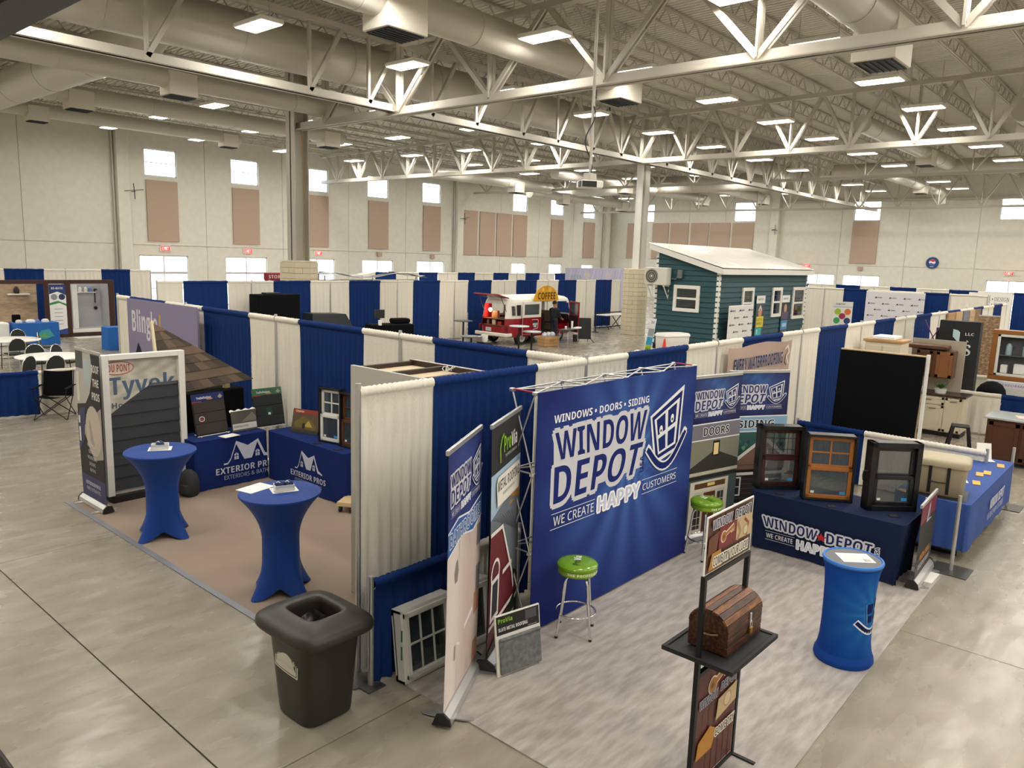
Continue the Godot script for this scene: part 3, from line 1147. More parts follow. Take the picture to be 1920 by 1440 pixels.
# origin: ground point, turn: 0 runs along +x, 90 along -z. runs: [from, to, "cream"/"blue"]; posts: distances of the uprights
func drape_row(origin: Vector3, turn: float, ytop: float, runs: Array, posts: Array, where: String, group: String, fine := false, from_end := "left") -> void:
	var count := {"cream": 0, "blue": 0}
	var basis := Basis(Vector3.UP, deg_to_rad(turn))
	for q in runs:
		var lbl := "%s %s curtain from the %s in %s" % [ordinal(count[q[2]]), q[2], from_end, where]
		count[q[2]] += 1
		rng.randi()
		var m := drape_mesh(q[1] - q[0] - 0.012, ytop, 0.03, fine, int(q[0] * 97.0) + int(ytop * 10))
		solo("curtain", lbl, "drape", m, mats["cloth_" + q[2]], origin + basis * Vector3(q[0] + 0.006, 0, 0), turn, group)
	for k in posts.size():
		var o := thing("drape_upright", "%s metal upright from the %s holding up %s" % [ordinal(k), from_end, where], "pole", origin + basis * Vector3(posts[k], 0, 0), turn, group + " uprights")
		var p := MB.new()
		p.cyl(Vector3(0, 0.012, 0), Vector3(0, ytop + 0.03, 0), 0.024, 0.024, 12)
		part(o, "pole", p, mats["alu"])
		var b := MB.new()
		var hs := 0.2 if ytop > 1.5 else 0.09
		b.span(-hs, 0, -hs, hs, 0.012, hs, 0.004)
		part(o, "base_plate", b, mat("base_steel", "5c5b58", 0.45, 0.6))

func bays(n: int, a: float, b: float, module := 3.05) -> Array:
	var r := []
	for k in n:
		var s := k * module
		r.append([s, s + a, "cream"]); r.append([s + a, s + b, "blue"]); r.append([s + b, s + module, "cream"])
	return r

func build_drapes() -> void:
	var posts := func(n: int) -> Array:
		var r := []
		for k in n + 1:
			r.append(k * 3.05)
		return r
	drape_row(Vector3(3.72, 0, -4.88), 0, 2.44, bays(9, 0.8, 2.2), posts.call(9), "the long row behind the blue backdrop", "long drape row", true)
	drape_row(Vector3(6.76, 0, -4.9), 90, 2.44, bays(4, 0.8, 2.38), [3.05, 6.1, 9.15, 12.2], "the row behind the shingle samples", "left booth drape row", true, "right")
	# row behind the van (continues to the left behind the block column)
	drape_row(Vector3(10.35, 0, -23.3), 0, 2.44, bays(8, 0.8, 2.25, 3.1), range(9).map(func(k): return k * 3.1), "the row behind the red van", "van drape row")
	# rearmost row
	drape_row(Vector3(5.4, 0, -34.0), 0, 2.44, [[0.0, 0.9, "cream"], [0.9, 2.3, "blue"], [2.3, 3.05, "cream"], [3.05, 3.95, "cream"], [3.95, 5.32, "blue"], [5.32, 6.1, "cream"], [6.1, 7.44, "cream"], [7.44, 8.6, "blue"], [8.6, 9.46, "cream"]], [0.0, 3.05, 6.1, 9.46], "the row behind the wood-framed shower displays", "rear left drape row")
	drape_row(Vector3(25.6, 0, -33.2), 0, 2.44, bays(6, 0.85, 2.3, 3.1), range(7).map(func(k): return k * 3.1), "the rear row seen above the van", "rear drape row")
	# row right of the small house, running towards the viewer
	drape_row(Vector3(40.0, 0, -7.0), 90, 2.44, [[0.0, 0.75, "cream"], [0.75, 1.55, "cream"], [1.55, 2.6, "blue"], [2.6, 5.1, "cream"], [5.1, 6.25, "blue"], [6.25, 7.2, "cream"], [7.2, 8.2, "cream"], [8.2, 9.6, "blue"]], [0.0, 1.5, 5.1, 7.2, 9.6], "the row right of the small house", "house drape row", false, "right")
	drape_row(Vector3(48.0, 0, -2.0), 90, 2.44, bays(6, 0.8, 2.2), posts.call(6), "the farthest right row under the wall door", "far right drape row", false, "right")
	# waist-high dividers
	drape_row(Vector3(3.66, 0, -4.64), 0, 0.92, [[0.02, 0.95, "blue"], [0.95, 1.8, "cream"]], [0.0, 1.8], "the low divider by the leaning white windows", "low divider by the white windows", true)
	drape_row(Vector3(1.2, 0, -17.4), 0, 0.92, [[0.0, 2.2, "cream"], [2.2, 4.05, "blue"], [4.05, 5.4, "cream"]], [0.0, 2.6, 5.4], "the low divider by the camp chair", "low divider by the camp chair")
	drape_row(Vector3(12.85, 0, -2.0), 90, 0.92, [[0.0, 1.72, "cream"], [1.72, 2.8, "blue"]], [0.0, 2.8], "the low divider behind the display windows", "low divider behind the display windows", true, "right")
	drape_row(Vector3(19.1, 0, -1.4), 90, 0.92, [[0.0, 1.45, "blue"], [1.45, 2.6, "cream"]], [0.0, 2.6], "the low divider by the cream kitchen cabinets", "low divider by the kitchen cabinets", false, "right")
	drape_row(Vector3(22.3, 0, -1.6), 90, 0.92, [[0.0, 1.1, "blue"], [1.1, 2.6, "cream"]], [0.0, 2.6], "the farther low divider beyond the black sign", "far low divider", false, "right")

func build_rest() -> void:
	build_front()
	build_left()
	build_van_area()
	build_house()
	build_right()
	build_back()
	build_gallery()


# ---------------------------------------------------------------- the blue-and-grey booth in front
func lin(h: String) -> Color:
	return Color(h).srgb_to_linear()

# printed colour field: f(x, y) -> sRGB Color
func field(p: Print, x0: float, y0: float, x1: float, y1: float, nx: int, ny: int, f: Callable) -> void:
	for i in nx:
		for j in ny:
			var a := Vector2(lerpf(x0, x1, float(i) / nx), lerpf(y0, y1, float(j) / ny))
			var b := Vector2(lerpf(x0, x1, float(i + 1) / nx), lerpf(y0, y1, float(j + 1) / ny))
			var q := [a, Vector2(b.x, a.y), b, Vector2(a.x, b.y)]
			for t in [[0, 1, 2], [0, 2, 3]]:
				for k in [t[0], t[2], t[1]]:
					p.v.append(p.x * p.at2(q[k], p.z))
					var nn := Vector3(0, 0, 1)
					if p.bend > 0.0:
						nn = Vector3(sin(q[k].x / p.bend), 0, cos(q[k].x / p.bend))
					p.n.append((p.x.basis * nn).normalized())
					p.u.append(Vector2.ZERO)
					var c: Color = f.call(q[k].x, q[k].y)
					p.c.append(c.srgb_to_linear())
	p.z += p.step

func burst(cx: float, cy: float, rad: float, dark: String, light: String) -> Callable:
	var d := Color(dark)
	var l := Color(light)
	return func(xx: float, yy: float) -> Color:
		var r := Vector2(xx - cx, yy - cy).length() / rad
		var an := atan2(yy - cy, xx - cx)
		var k := clampf(1.0 - r, 0.0, 1.0)
		return d.lerp(l, clampf(k * (0.85 + 0.25 * sin(an * 14.0)), 0.0, 1.0))

# the stacked company lettering with the smiling window; s scales a 2.5 m wide original, (ox, oy) is its lower left corner
func wd_logo(p: Print, ox: float, oy: float, s: float, top_line := true, eyes := true) -> void:
	var T := func(a: float, b: float) -> Vector2: return Vector2(ox + (a - 5.44) * s, oy + (b - 0.97) * s)
	var tx := func(t: String, a: float, b: float, c: float, d: float, h: String, bold := true, ol := 0.0, oi := "") -> void:
		p.text4(t, T.call(a, b), T.call(c, b), T.call(c, d), T.call(a, d), h, bold, ol * s, oi)
	if top_line:
		tx.call("WINDOWS • DOORS • SIDING", 5.46, 2.0, 7.1, 2.075, "f4f4f6")
	p.poly([T.call(5.46, 1.93), T.call(7.08, 1.95), T.call(7.02, 1.3), T.call(5.5, 1.25)], "d3d4db")
	p.text4("WINDOW", T.call(5.53, 1.64), T.call(7.03, 1.62), T.call(7.07, 1.93), T.call(5.48, 1.91), "1d2b70", true, 0.05 * s, "d3d4db")
	p.text4("DEPOT", T.call(5.49, 1.22), T.call(6.92, 1.25), T.call(7.03, 1.58), T.call(5.49, 1.58), "1d2b70", true, 0.05 * s, "d3d4db")
	p.text4("WINDOW", T.call(5.53, 1.64), T.call(7.03, 1.62), T.call(7.07, 1.93), T.call(5.48, 1.91), "1d2b70", true)
	p.text4("USA", T.call(7.06, 1.24), T.call(7.06, 1.43), T.call(6.98, 1.43), T.call(6.98, 1.24), "1d2b70")
	for ln in [[5.47, 6.17, 1.125], [5.46, 6.17, 0.975], [7.04, 7.79, 1.145], [7.05, 7.8, 0.985]]:
		p.stroke([T.call(ln[0], ln[2]), T.call(ln[1], ln[2])], 0.006 * s, "e8e9ee")
	tx.call("WE CREATE", 5.5, 1.005, 6.15, 1.095, "f2f2f4", false)
	tx.call("HAPPY", 6.22, 0.98, 7.0, 1.13, "c9d2ea", true, 0.022, "ffffff")
	tx.call("CUSTOMERS", 7.06, 1.025, 7.77, 1.1, "f2f2f4", false)
	# window with a smile
	var w := "eceef2"
	var nv := "1b2768"
	p.poly([T.call(7.13, 1.84), T.call(7.84, 2.12), T.call(7.79, 1.38), T.call(7.27, 1.28)], w)
	p.poly([T.call(7.17, 1.82), T.call(7.80, 2.06), T.call(7.76, 1.41), T.call(7.30, 1.33)], nv)
	p.poly([T.call(7.22, 1.79), T.call(7.75, 1.98), T.call(7.71, 1.45), T.call(7.34, 1.38)], w)
	for q in [[7.26, 7.44], [7.5, 7.69]]:
		for r in [[0.06, 0.42], [0.52, 0.94]]:
			var c := []
			for k in [[0, 0], [1, 0], [1, 1], [0, 1]]:
				var u: float = (q[k[0]] - 7.22) / 0.53
				var v: float = r[k[1]]
				var a := Vector2(7.34, 1.38).lerp(Vector2(7.71, 1.45), u)
				var b := Vector2(7.22, 1.79).lerp(Vector2(7.75, 1.98), u)
				var d := a.lerp(b, v)
				c.append(T.call(d.x, d.y))
			p.poly(c, nv)
	if eyes:
		for e in [[7.37, 1.66], [7.6, 1.76]]:
			var c: Vector2 = T.call(e[0], e[1])
			p.disc(c.x, c.y, 0.035 * s, "f6f6f6", 0.05 * s)
			p.disc(c.x, c.y - 0.01 * s, 0.016 * s, nv)
	for pass_ in [[0.11, w], [0.07, nv]]:
		var a := []
		for k in 15:
			var t := k / 14.0
			var xx := lerpf(7.12, 7.9, t)
			a.append(T.call(xx, lerpf(1.47, 1.56, t) - 0.28 * sin(PI * t)))
		p.stroke(a, pass_[0] * s, pass_[1])
	for e in [[7.12, 1.5], [7.9, 1.59]]:
		p.stroke([T.call(e[0] - 0.04, e[1] - 0.02), T.call(e[0], e[1] + 0.02), T.call(e[0] + 0.04, e[1] - 0.01)], 0.03 * s, w)

# retractable banner stand: local x along its width, print faces +z
func roll_banner(label: String, at: Vector3, turn: float, w: float, h: float, p: Print, feet := 0.0, back := "2a2a2c", base_w := 0.14) -> Node3D:
	var o := thing("banner_stand", label, "banner", at, turn)
	var b := MB.new()
	var prof := PackedVector2Array([Vector2(-base_w * 0.5, 0.012), Vector2(base_w * 0.5, 0.012), Vector2(base_w * 0.42, 0.06), Vector2(base_w * 0.12, 0.1), Vector2(-base_w * 0.3, 0.09)])
	b.x = Transform3D(Basis(Vector3(0, 0, 1), Vector3(0, 1, 0), Vector3(-1, 0, 0)), Vector3.ZERO)
	b.prism(prof, -w * 0.5 - 0.01, w * 0.5 + 0.01)
	part(o, "base", b, mats["alu"])
	var prof2 := PackedVector2Array()
	for q in prof:
		prof2.append(q * 1.06)
	for s in [-1.0, 1.0]:
		var c := MB.new()
		c.x = b.x
		c.prism(prof2, s * (w * 0.5 + 0.008), s * (w * 0.5 + 0.03))
		part(o, "end_cap", c, mats["black_plastic"])
	if feet > 0.0:
		for s in [-1.0, 1.0]:
			var f := MB.new()
			f.lathe([[0.0, 0.0], [0.5, 0.0], [0.5, 0.012], [0.0, 0.012]], 20, Vector3.ZERO, 3.0, 0.075, feet)
			f.x = Transform3D()
			var fo := part(o, "foot", f, mats["alu"])
			fo.position = Vector3(s * w * 0.36, 0, 0)
	var g := MB.new()
	g.sheet(func(s: float, t: float) -> Vector3: return Vector3((s - 0.5) * w, lerpf(0.08, h, t), 0.004 + 0.012 * sin(PI * t)), 2, 10)
	part(o, "back_sheet", g, mat("banner_back_" + back, back, 0.7))
	var pm := part(o, "print", p, print_mat)
	pm.position = Vector3(0, 0.1, 0.0)
	var tb := MB.new()
	tb.span(-w * 0.5 - 0.005, h - 0.02, -0.012, w * 0.5 + 0.005, h + 0.022, 0.016, 0.006)
	part(o, "top_rail", tb, mats["alu"])
	var pole := MB.new()
	pole.cyl(Vector3(0, 0.06, -0.03), Vector3(0, h, -0.03), 0.011, 0.011, 8)
	part(o, "pole", pole, mats["alu"])
	return o

# print for a roll banner bows with the sheet
func bow(p: Print, h: float) -> void:
	for i in p.v.size():
		var t := clampf((p.v[i].y + 0.1 - 0.08) / (h - 0.08), 0.0, 1.0)
		p.v[i].z += 0.004 + 0.012 * sin(PI * t)

# double-hung display window: frame box with two sashes; local origin at the bottom centre, faces +z
func display_window(o: Node3D, w: float, h: float, d: float, frame: Material, sash: Material, fw := 0.05, top_grid := false, lead := false, handle := false) -> void:
	var f := MB.new()
	f.span(-w * 0.5, 0, -d, -w * 0.5 + fw, h, 0, 0.004); f.span(w * 0.5 - fw, 0, -d, w * 0.5, h, 0, 0.004)
	f.span(-w * 0.5, 0, -d, w * 0.5, fw, 0, 0.004); f.span(-w * 0.5, h - fw, -d, w * 0.5, h, 0, 0.004)
	part(o, "outer_frame", f, frame)
	var iw := w * 0.5 - fw
	var mid := h * 0.5
	for k in 2:
		var y0 := fw if k == 0 else mid - 0.012
		var y1 := mid + 0.012 if k == 0 else h - fw
		var z1 := -0.015 if k == 0 else -0.045
		var s := MB.new()
		var sw := 0.045
		s.span(-iw, y0, z1 - 0.035, -iw + sw, y1, z1, 0.004); s.span(iw - sw, y0, z1 - 0.035, iw, y1, z1, 0.004)
		s.span(-iw, y0, z1 - 0.035, iw, y0 + sw, z1, 0.004); s.span(-iw, y1 - sw, z1 - 0.035, iw, y1, z1, 0.004)
		var so := part(o, "sash", s, sash)
		var g := MB.new()
		g.span(-iw + sw, y0 + sw, z1 - 0.022, iw - sw, y1 - sw, z1 - 0.016)
		part(so, "pane", g, mats["dark_glass"])
		if k == 1 and top_grid:
			var gr := MB.new()
			gr.span(-0.009, y0 + sw, z1 - 0.03, 0.009, y1 - sw, z1 - 0.008)
			gr.span(-iw + sw, (y0 + y1) * 0.5 - 0.009, z1 - 0.03, iw - sw, (y0 + y1) * 0.5 + 0.009, z1 - 0.008)
			part(so, "muntin", gr, sash)
		if k == 1 and lead:
			var lm := MB.new()
			var cx := 0.0
			var cy := (y0 + y1) * 0.5
			for q in [[-iw + sw, cy + 0.07, iw - sw, cy + 0.07], [-iw + sw, cy - 0.07, iw - sw, cy - 0.07], [-0.09, y0 + sw, -0.09, y1 - sw], [0.09, y0 + sw, 0.09, y1 - sw]]:
				lm.bar(Vector3(q[0], q[1], z1 - 0.012), Vector3(q[2], q[3], z1 - 0.012), 0.005, 0.005)
			lm.tube([Vector3(0, cy + 0.07, z1 - 0.012), Vector3(0.05, cy, z1 - 0.012), Vector3(0, cy - 0.07, z1 - 0.012), Vector3(-0.05, cy, z1 - 0.012)], 0.004, 5, true)
			lm.ball(Vector3(0, cy, z1 - 0.01), Vector3(0.022, 0.03, 0.006), 8, 5)
			part(so, "leading", lm, mats["black_metal"])
	var st := Print.new()
	st.rect(-iw + 0.06, fw + 0.055, -iw + 0.1, fw + 0.085, "e8e6d8")
	st.rect(iw - 0.12, fw + 0.055, iw - 0.055, fw + 0.09, "3d9bd6")
	put_print(o, st, Vector3(0, 0, -0.03), 0, 0, "sticker")
	if handle:
		var hm := MB.new()
		hm.tube([Vector3(-w * 0.5, mid - 0.05, -d * 0.4), Vector3(-w * 0.5 - 0.045, mid - 0.05, -d * 0.4), Vector3(-w * 0.5 - 0.05, mid, -d * 0.4), Vector3(-w * 0.5 - 0.045, mid + 0.05, -d * 0.4), Vector3(-w * 0.5, mid + 0.05, -d * 0.4)], 0.01, 8)
		part(o, "handle", hm, mats["black_metal"])

# fitted table cover: box with soft corners, slightly flared and rippled skirt
func covered_table(label: String, at: Vector3, turn: float, w: float, d: float, h: float, m: Material, tuck := 0.0, floor_gap := 0.01) -> Node3D:
	var o := thing("covered_table", label, "table", at, turn)
	var b := MB.new()
	var ring := func(t: float, ang: float) -> Vector3:
		var px: float = [-1, 1, 1, -1, -1][int(ang)] + ([1, 1, -1, -1, 1][int(ang)] - 0) * 0.0
		return Vector3(px, t, 0)
	# perimeter points with rounded corners
	var per := []
	var rc := 0.05
	for c in 4:
		var cx: float = [1, -1, -1, 1][c] * (w * 0.5 - rc)
		var cz: float = [1, 1, -1, -1][c] * (d * 0.5 - rc)
		for k in 5:
			var an := PI * 0.5 * c + PI * 0.5 * k / 4.0
			per.append([Vector3(cx + cos(an) * rc, 0, cz + sin(an) * rc), Vector3(cos(an), 0, sin(an))])
		# straight run to the next corner
		var nx: float = [-1, -1, 1, 1][c] * (w * 0.5 - rc)
		var nz: float = [1, -1, -1, 1][c] * (d * 0.5 - rc)
		var n2 := Vector3(cos(PI * 0.5 * (c + 1)), 0, sin(PI * 0.5 * (c + 1)))
		var a := Vector3(cx, 0, cz) + n2 * rc
		var e := Vector3(nx, 0, nz) + n2 * rc
		for k in range(1, 14):
			per.append([a.lerp(e, k / 14.0), n2])
	var np := per.size()
	var f := func(s: float, t: float) -> Vector3:
		var i := int(round(s * np)) % np
		var p: Vector3 = per[i][0]
		var nn: Vector3 = per[i][1]
		var y := lerpf(floor_gap, h, t)
		var rip := 0.012 * (1.0 - t) * sin(i * 1.9) + 0.008 * (1.0 - t) * sin(i * 0.73 + 1.0)
		var inn := tuck * (1.0 - t)
		return Vector3(p.x, y, p.z) + nn * (rip - inn)
	b.sheet(f, np, 8)
	var tp := PackedVector2Array()
	for q in per:
		tp.append(Vector2(q[0].x, q[0].z))
	for i in np:
		b.tri_n(Vector3(0, h, 0), Vector3(tp[i].x, h, tp[i].y), Vector3(tp[(i + 1) % np].x, h, tp[(i + 1) % np].y), Vector3.UP, Vector3.UP, Vector3.UP)
	part(o, "cover", b, m)
	var lg := MB.new()
	lg.span(-w * 0.5 + 0.06, h - 0.05, -d * 0.5 + 0.06, w * 0.5 - 0.06, h - 0.012, d * 0.5 - 0.06)
	part(o, "table_top", lg, mats["white_plastic"])
	return o

func stool(label: String, at: Vector3, turn: float) -> void:
	var o := thing("bar_stool", label, "stool", at, turn, "green bar stools")
	var green := mat("green_vinyl", "6f9c14", 0.22, 0.0, 0.6)
	var s := MB.new()
	s.lathe([[0.0, 0.6], [0.175, 0.6], [0.182, 0.612], [0.182, 0.655], [0.19, 0.662], [0.19, 0.685], [0.175, 0.702], [0.12, 0.712], [0.0, 0.714]], 40)
	part(o, "seat", s, green)
	var b := MB.new()
	b.lathe([[0.183, 0.612], [0.1845, 0.612], [0.1845, 0.654], [0.183, 0.654]], 40)
	part(o, "band", b, mat("green_band", "8cb32e", 0.18, 0.3))
	for k in 4:
		var an := TAU * k / 4.0 + PI / 4.0
		var d := Vector3(cos(an), 0, sin(an))
		var l := MB.new()
		l.tube([d * 0.06 + Vector3(0, 0.585, 0), d * 0.12 + Vector3(0, 0.57, 0), d * 0.15 + Vector3(0, 0.52, 0), d * 0.175 + Vector3(0, 0.3, 0), d * 0.215 + Vector3(0, 0.05, 0), d * 0.222 + Vector3(0, 0.012, 0)], 0.0115, 8)
		part(o, "leg", l, mats["chrome"])
		var ft := MB.new()
		ft.cyl(d * 0.222, d * 0.222 + Vector3(0, 0.02, 0), 0.016, 0.014, 8)
		part(o, "foot_cap", ft, mats["black_plastic"])
	var r := MB.new()
	var pts := []
	for k in 28:
		pts.append(Vector3(cos(TAU * k / 28) * 0.188, 0.22, sin(TAU * k / 28) * 0.188))
	r.tube(pts, 0.009, 6, true)
	part(o, "foot_ring", r, mats["chrome"])
	var p := Print.new()
	p.text("Pro", -0.115, -0.03, 0.0, 0.04, "16180c")
	p.text("Via", 0.005, -0.03, 0.11, 0.04, "f4f6ee")
	var po := put_print(o, p, Vector3(0, 0.7135, 0), 0, -90)
	var q := Print.new()
	q.bend = 0.185
	q.text("THE PROFESSIONAL WAY", -0.26, 0.622, 0.26, 0.646, "eef2d8")
	put_print(o, q, Vector3.ZERO, -35)

func build_front() -> void:
	# grey vinyl-look flooring
	var fm := mat("grey_vinyl", "ffffff", 0.6)
	fm.albedo_texture = noise_tex(61, 0.011, [[0.0, "968e88"], [0.3, "a19993"], [0.5, "a9a29c"], [0.7, "b1aaa4"], [1.0, "bfb8b2"]], 1024, 6)
	tri_mat(fm, Vector3(0.22, 0.5, 0.9))
	var c := MB.new()
	c.prism(PackedVector2Array([Vector2(3.86, 4.56), Vector2(3.86, 1.66), Vector2(9.74, 1.8), Vector2(9.74, 4.56)]), 0.0, 0.012)
	c.x = Transform3D()
	var co := solo("booth_flooring", "light grey wood-look flooring under the blue backdrop booth", "flooring", c, fm)
	co.rotation_degrees.x = -90
	var tp := Print.new()
	# tape marks near the little red banner
	var tape := MB.new()
	tape.span(9.35, 0.0125, -1.99, 9.72, 0.0135, -1.82)
	solo("tape_strip", "white tape strip on the grey flooring by the small red banner", "tape", tape, mats["white_paper"])
	# big blue backdrop
	var o := thing("popup_backdrop", "big blue fabric backdrop on a folding frame", "backdrop", Vector3(6.67, 0, -4.26), 0)
	var fb := MB.new()
	fb.span(-1.45, 0.03, -0.012, 1.45, 2.31, 0.0, 0.004)
	part(o, "fabric", fb, mat("backdrop_edge", "1c2a70", 0.7))
	var p := Print.new()
	field(p, -1.45, 0.03, 1.45, 2.31, 48, 36, burst(0.15, 1.45, 1.9, "1b2566", "4f78bd"))
	wd_logo(p, -1.23, 0.97, 1.0)
	put_print(o, p, Vector3.ZERO, 0, 0, "print", true)
	var xs := [-1.45, -0.725, 0.0, 0.725, 1.45]
	var ys := [0.05, 0.8, 1.55, 2.3]
	for i in 5:
		for j in 4:
			for zz in [-0.035, -0.31]:
				var hb := MB.new()
				hb.box(Vector3(xs[i], ys[j], zz), Vector3(0.05, 0.035, 0.05), 0.008)
				part(o, "hub", hb, mats["alu"])
			var cr := MB.new()
			cr.cyl(Vector3(xs[i], ys[j] + 0.01, -0.035), Vector3(xs[i], ys[j] + 0.01, -0.31), 0.008, 0.008, 6)
			part(o, "strut", cr, mat("strut_red", "b22a34", 0.5) if j == 3 and (i == 0 or i == 4) else mats["alu"], "red end strut" if j == 3 and (i == 0 or i == 4) else "")
			if j < 3:
				for e in [[-0.035, -0.31], [-0.31, -0.035]]:
					var m := MB.new()
					m.cyl(Vector3(xs[i], ys[j], e[0]), Vector3(xs[i], ys[j + 1], e[1]), 0.009, 0.009, 6)
					part(o, "strut", m, mats["alu"])
			if i < 4:
				for e in [[-0.035, -0.31], [-0.31, -0.035], [-0.31, -0.31]]:
					var m := MB.new()
					m.cyl(Vector3(xs[i], ys[j], e[0]), Vector3(xs[i + 1], ys[j], e[1]), 0.008, 0.008, 6)
					part(o, "strut", m, mats["alu"])
	# stools
	stool("green bar stool with chrome legs at the near end of the backdrop", Vector3(5.57, 0.012, -4.0), 32)
	stool("green bar stool with chrome legs at the far end of the backdrop", Vector3(8.22, 0.012, -4.06), 70)
	# roll-up banner: bathrooms
	p = Print.new()
	var bw := 0.92
	field(p, -bw * 0.5, 0.0, bw * 0.5, 1.28, 10, 4, func(xx: float, yy: float) -> Color: return Color("e9ddd6").lerp(Color("cdb9b1"), 0.5 + 0.5 * sin(xx * 7.0 + 0.6)))
	p.rect(0.3, 0.0, 0.46, 0.62, "b98a72"); p.rect(0.34, 0.62, 0.46, 1.2, "8d8791")
	p.poly([[-0.28, 1.02], [-0.24, 1.1], [-0.2, 1.12], [-0.17, 1.02], [-0.2, 0.94], [-0.26, 0.94]], "8e8682")
	p.stroke([[-0.18, 0.42], [-0.1, 0.38]], 0.02, "f8f4f0"); p.rect(-0.24, 0.3, -0.2, 0.42, "a79a94")
	p.poly([[0.02, 0.44], [0.26, 0.5], [0.26, 0.54], [0.02, 0.48]], "f6f1ee")
	p.rect(-0.16, 0.0, -0.145, 1.25, "d8c8c0"); p.rect(0.14, 0.0, 0.15, 1.25, "d8c8c0")
	field(p, -bw * 0.5, 1.28, bw * 0.5, 2.0, 10, 8, burst(0.0, 1.7, 0.7, "1b2260", "35529c"))
	p.poly([[-bw * 0.5, 1.2], [-0.1, 1.27], [0.2, 1.2], [bw * 0.5, 1.26], [bw * 0.5, 1.45], [0.1, 1.4], [-0.2, 1.45], [-bw * 0.5, 1.4]], "eef0f4")
	p.poly([[-bw * 0.5, 1.215], [-0.1, 1.285], [0.2, 1.215], [bw * 0.5, 1.275], [bw * 0.5, 1.435], [0.1, 1.385], [-0.2, 1.435], [-bw * 0.5, 1.385]], "2f62ad")
	p.text("BATHROOMS", -0.42, 1.27, 0.42, 1.38, "2f62ad", true, 0.008, "f4f6f8")
	wd_logo(p, -0.42, 1.5, 0.335, false)
	bow(p, 2.1)
	roll_banner("tall bathrooms banner with shower picture, beside the leaning windows", Vector3(4.09, 0.012, -4.04), 28.7, bw, 2.1, p, 0.42)
	# roll-up banner: metal roofing
	p = Print.new()
	bw = 0.9
	p.rect(-0.45, 0.0, 0.45, 2.0, "4c5058")
	p.rect(-0.45, 1.6, 0.45, 2.0, "2b2d2c")
	p.rect(-0.45, 1.2, 0.45, 1.6, "a9c3da")
	p.poly([[-0.1, 1.2], [0.45, 1.28], [0.45, 1.5], [0.2, 1.36]], "b0733a")
	p.poly([[0.45, 1.5], [0.25, 1.32], [0.1, 1.2], [0.45, 1.2]], "c08a3e")
	p.poly([[-0.45, 1.22], [0.0, 1.3], [0.45, 1.2], [0.45, 0.45], [0.25, 0.55], [-0.1, 1.1], [-0.45, 1.1]], "6f7680")
	for k in 9:
		p.stroke([[-0.4 + k * 0.07, 1.22 - k * 0.01], [0.1 + k * 0.04, 0.72 - k * 0.02 + 0.3]], 0.008, "50565f")
	p.poly([[-0.45, 1.1], [-0.1, 1.1], [0.25, 0.55], [0.28, 0.35], [0.45, 0.45], [0.45, 0.0], [-0.45, 0.0]], "6d2028")
	for k in 10:
		p.rect(-0.45, 0.05 + k * 0.075, 0.22 - maxf(0.0, k * 0.075 - 0.4), 0.056 + k * 0.075, "551820")
	p.stroke([[-0.45, 1.1], [-0.12, 1.08], [0.24, 0.52], [0.3, 0.36]], 0.035, "e9e6e2")
	p.disc(-0.3, 0.72, 0.13, "e9e6e2", 0.13); p.disc(-0.3, 0.72, 0.1, "5c1a22", 0.1)
	p.rect(-0.42, 0.3, -0.18, 0.68, "e9e6e2"); p.rect(-0.38, 0.34, -0.22, 0.64, "23262b")
	p.rect(-0.08, 0.62, 0.2, 0.66, "e9e6e2"); p.rect(-0.45, 0.24, 0.3, 0.28, "e9e6e2")
	p.poly([[-0.45, 0.0], [0.45, 0.0], [0.45, 0.34], [0.1, 0.2], [-0.45, 0.05]], "1c1d1f")
	p.text("Provia.com", -0.05, 0.08, 0.35, 0.14, "e4e6e2")
	p.poly([[-0.3, 1.3], [0.36, 1.3], [0.4, 1.5], [0.36, 1.56], [-0.3, 1.56], [-0.34, 1.5]], "f0ece2")
	p.text("METAL ROOFING", -0.3, 1.43, 0.36, 1.52, "1f2022")
	p.text("DESIGNED FOR YOUR STYLE", -0.15, 1.37, 0.22, 1.395, "5c5c58", false)
	p.text("Pro", -0.14, 1.74, 0.08, 1.88, "8cbf2c"); p.text("Via", 0.085, 1.74, 0.27, 1.88, "f4f6f2")
	p.stroke([[-0.24, 1.68], [-0.25, 1.8], [-0.2, 1.88], [-0.15, 1.9]], 0.025, "8cbf2c")
	p.text("THE PROFESSIONAL WAY", -0.1, 1.69, 0.26, 1.715, "cfd2ce", false)
	bow(p, 2.12)
	roll_banner("tall metal roofing banner with a red house and grey roof", Vector3(4.88, 0.012, -4.325), 25.7, bw, 2.12, p, 0.0, "2a2a2c", 0.2)
	# slate roofing sample in front of it
	o = thing("slate_sample", "slate metal roofing sample board with a black header, on the flooring", "sample board", Vector3(4.70, 0.012, -3.92), -11)
	var sb := MB.new()
	sb.x = Transform3D(Basis(Vector3.RIGHT, deg_to_rad(-8)), Vector3.ZERO)
	sb.span(-0.24, 0, -0.02, 0.24, 0.52, 0.0, 0.003)
	part(o, "board", sb, mats["white_plastic"])
	var sl := MB.new()
	sl.x = sb.x
	sl.span(-0.215, 0.015, 0.0, 0.225, 0.31, 0.022, 0.006)
	sl.span(-0.215, 0.3, 0.0, 0.225, 0.325, 0.034, 0.008)
	var slm := mat("slate", "ffffff", 0.5)
	slm.albedo_texture = noise_tex(71, 0.03, [[0.0, "4c5050"], [0.5, "686c6c"], [1.0, "828686"]], 256, 4)
	tri_mat(slm, Vector3(2.0, 2.0, 2.0))
	part(o, "slate", sl, slm)
	p = Print.new()
	p.rect(-0.23, 0.35, 0.23, 0.51, "17181a")
	p.text("ProVia", -0.21, 0.45, -0.06, 0.49, "8cbf2c"); p.text("SLATE METAL ROOFING", -0.21, 0.38, 0.1, 0.41, "e6e8e6")
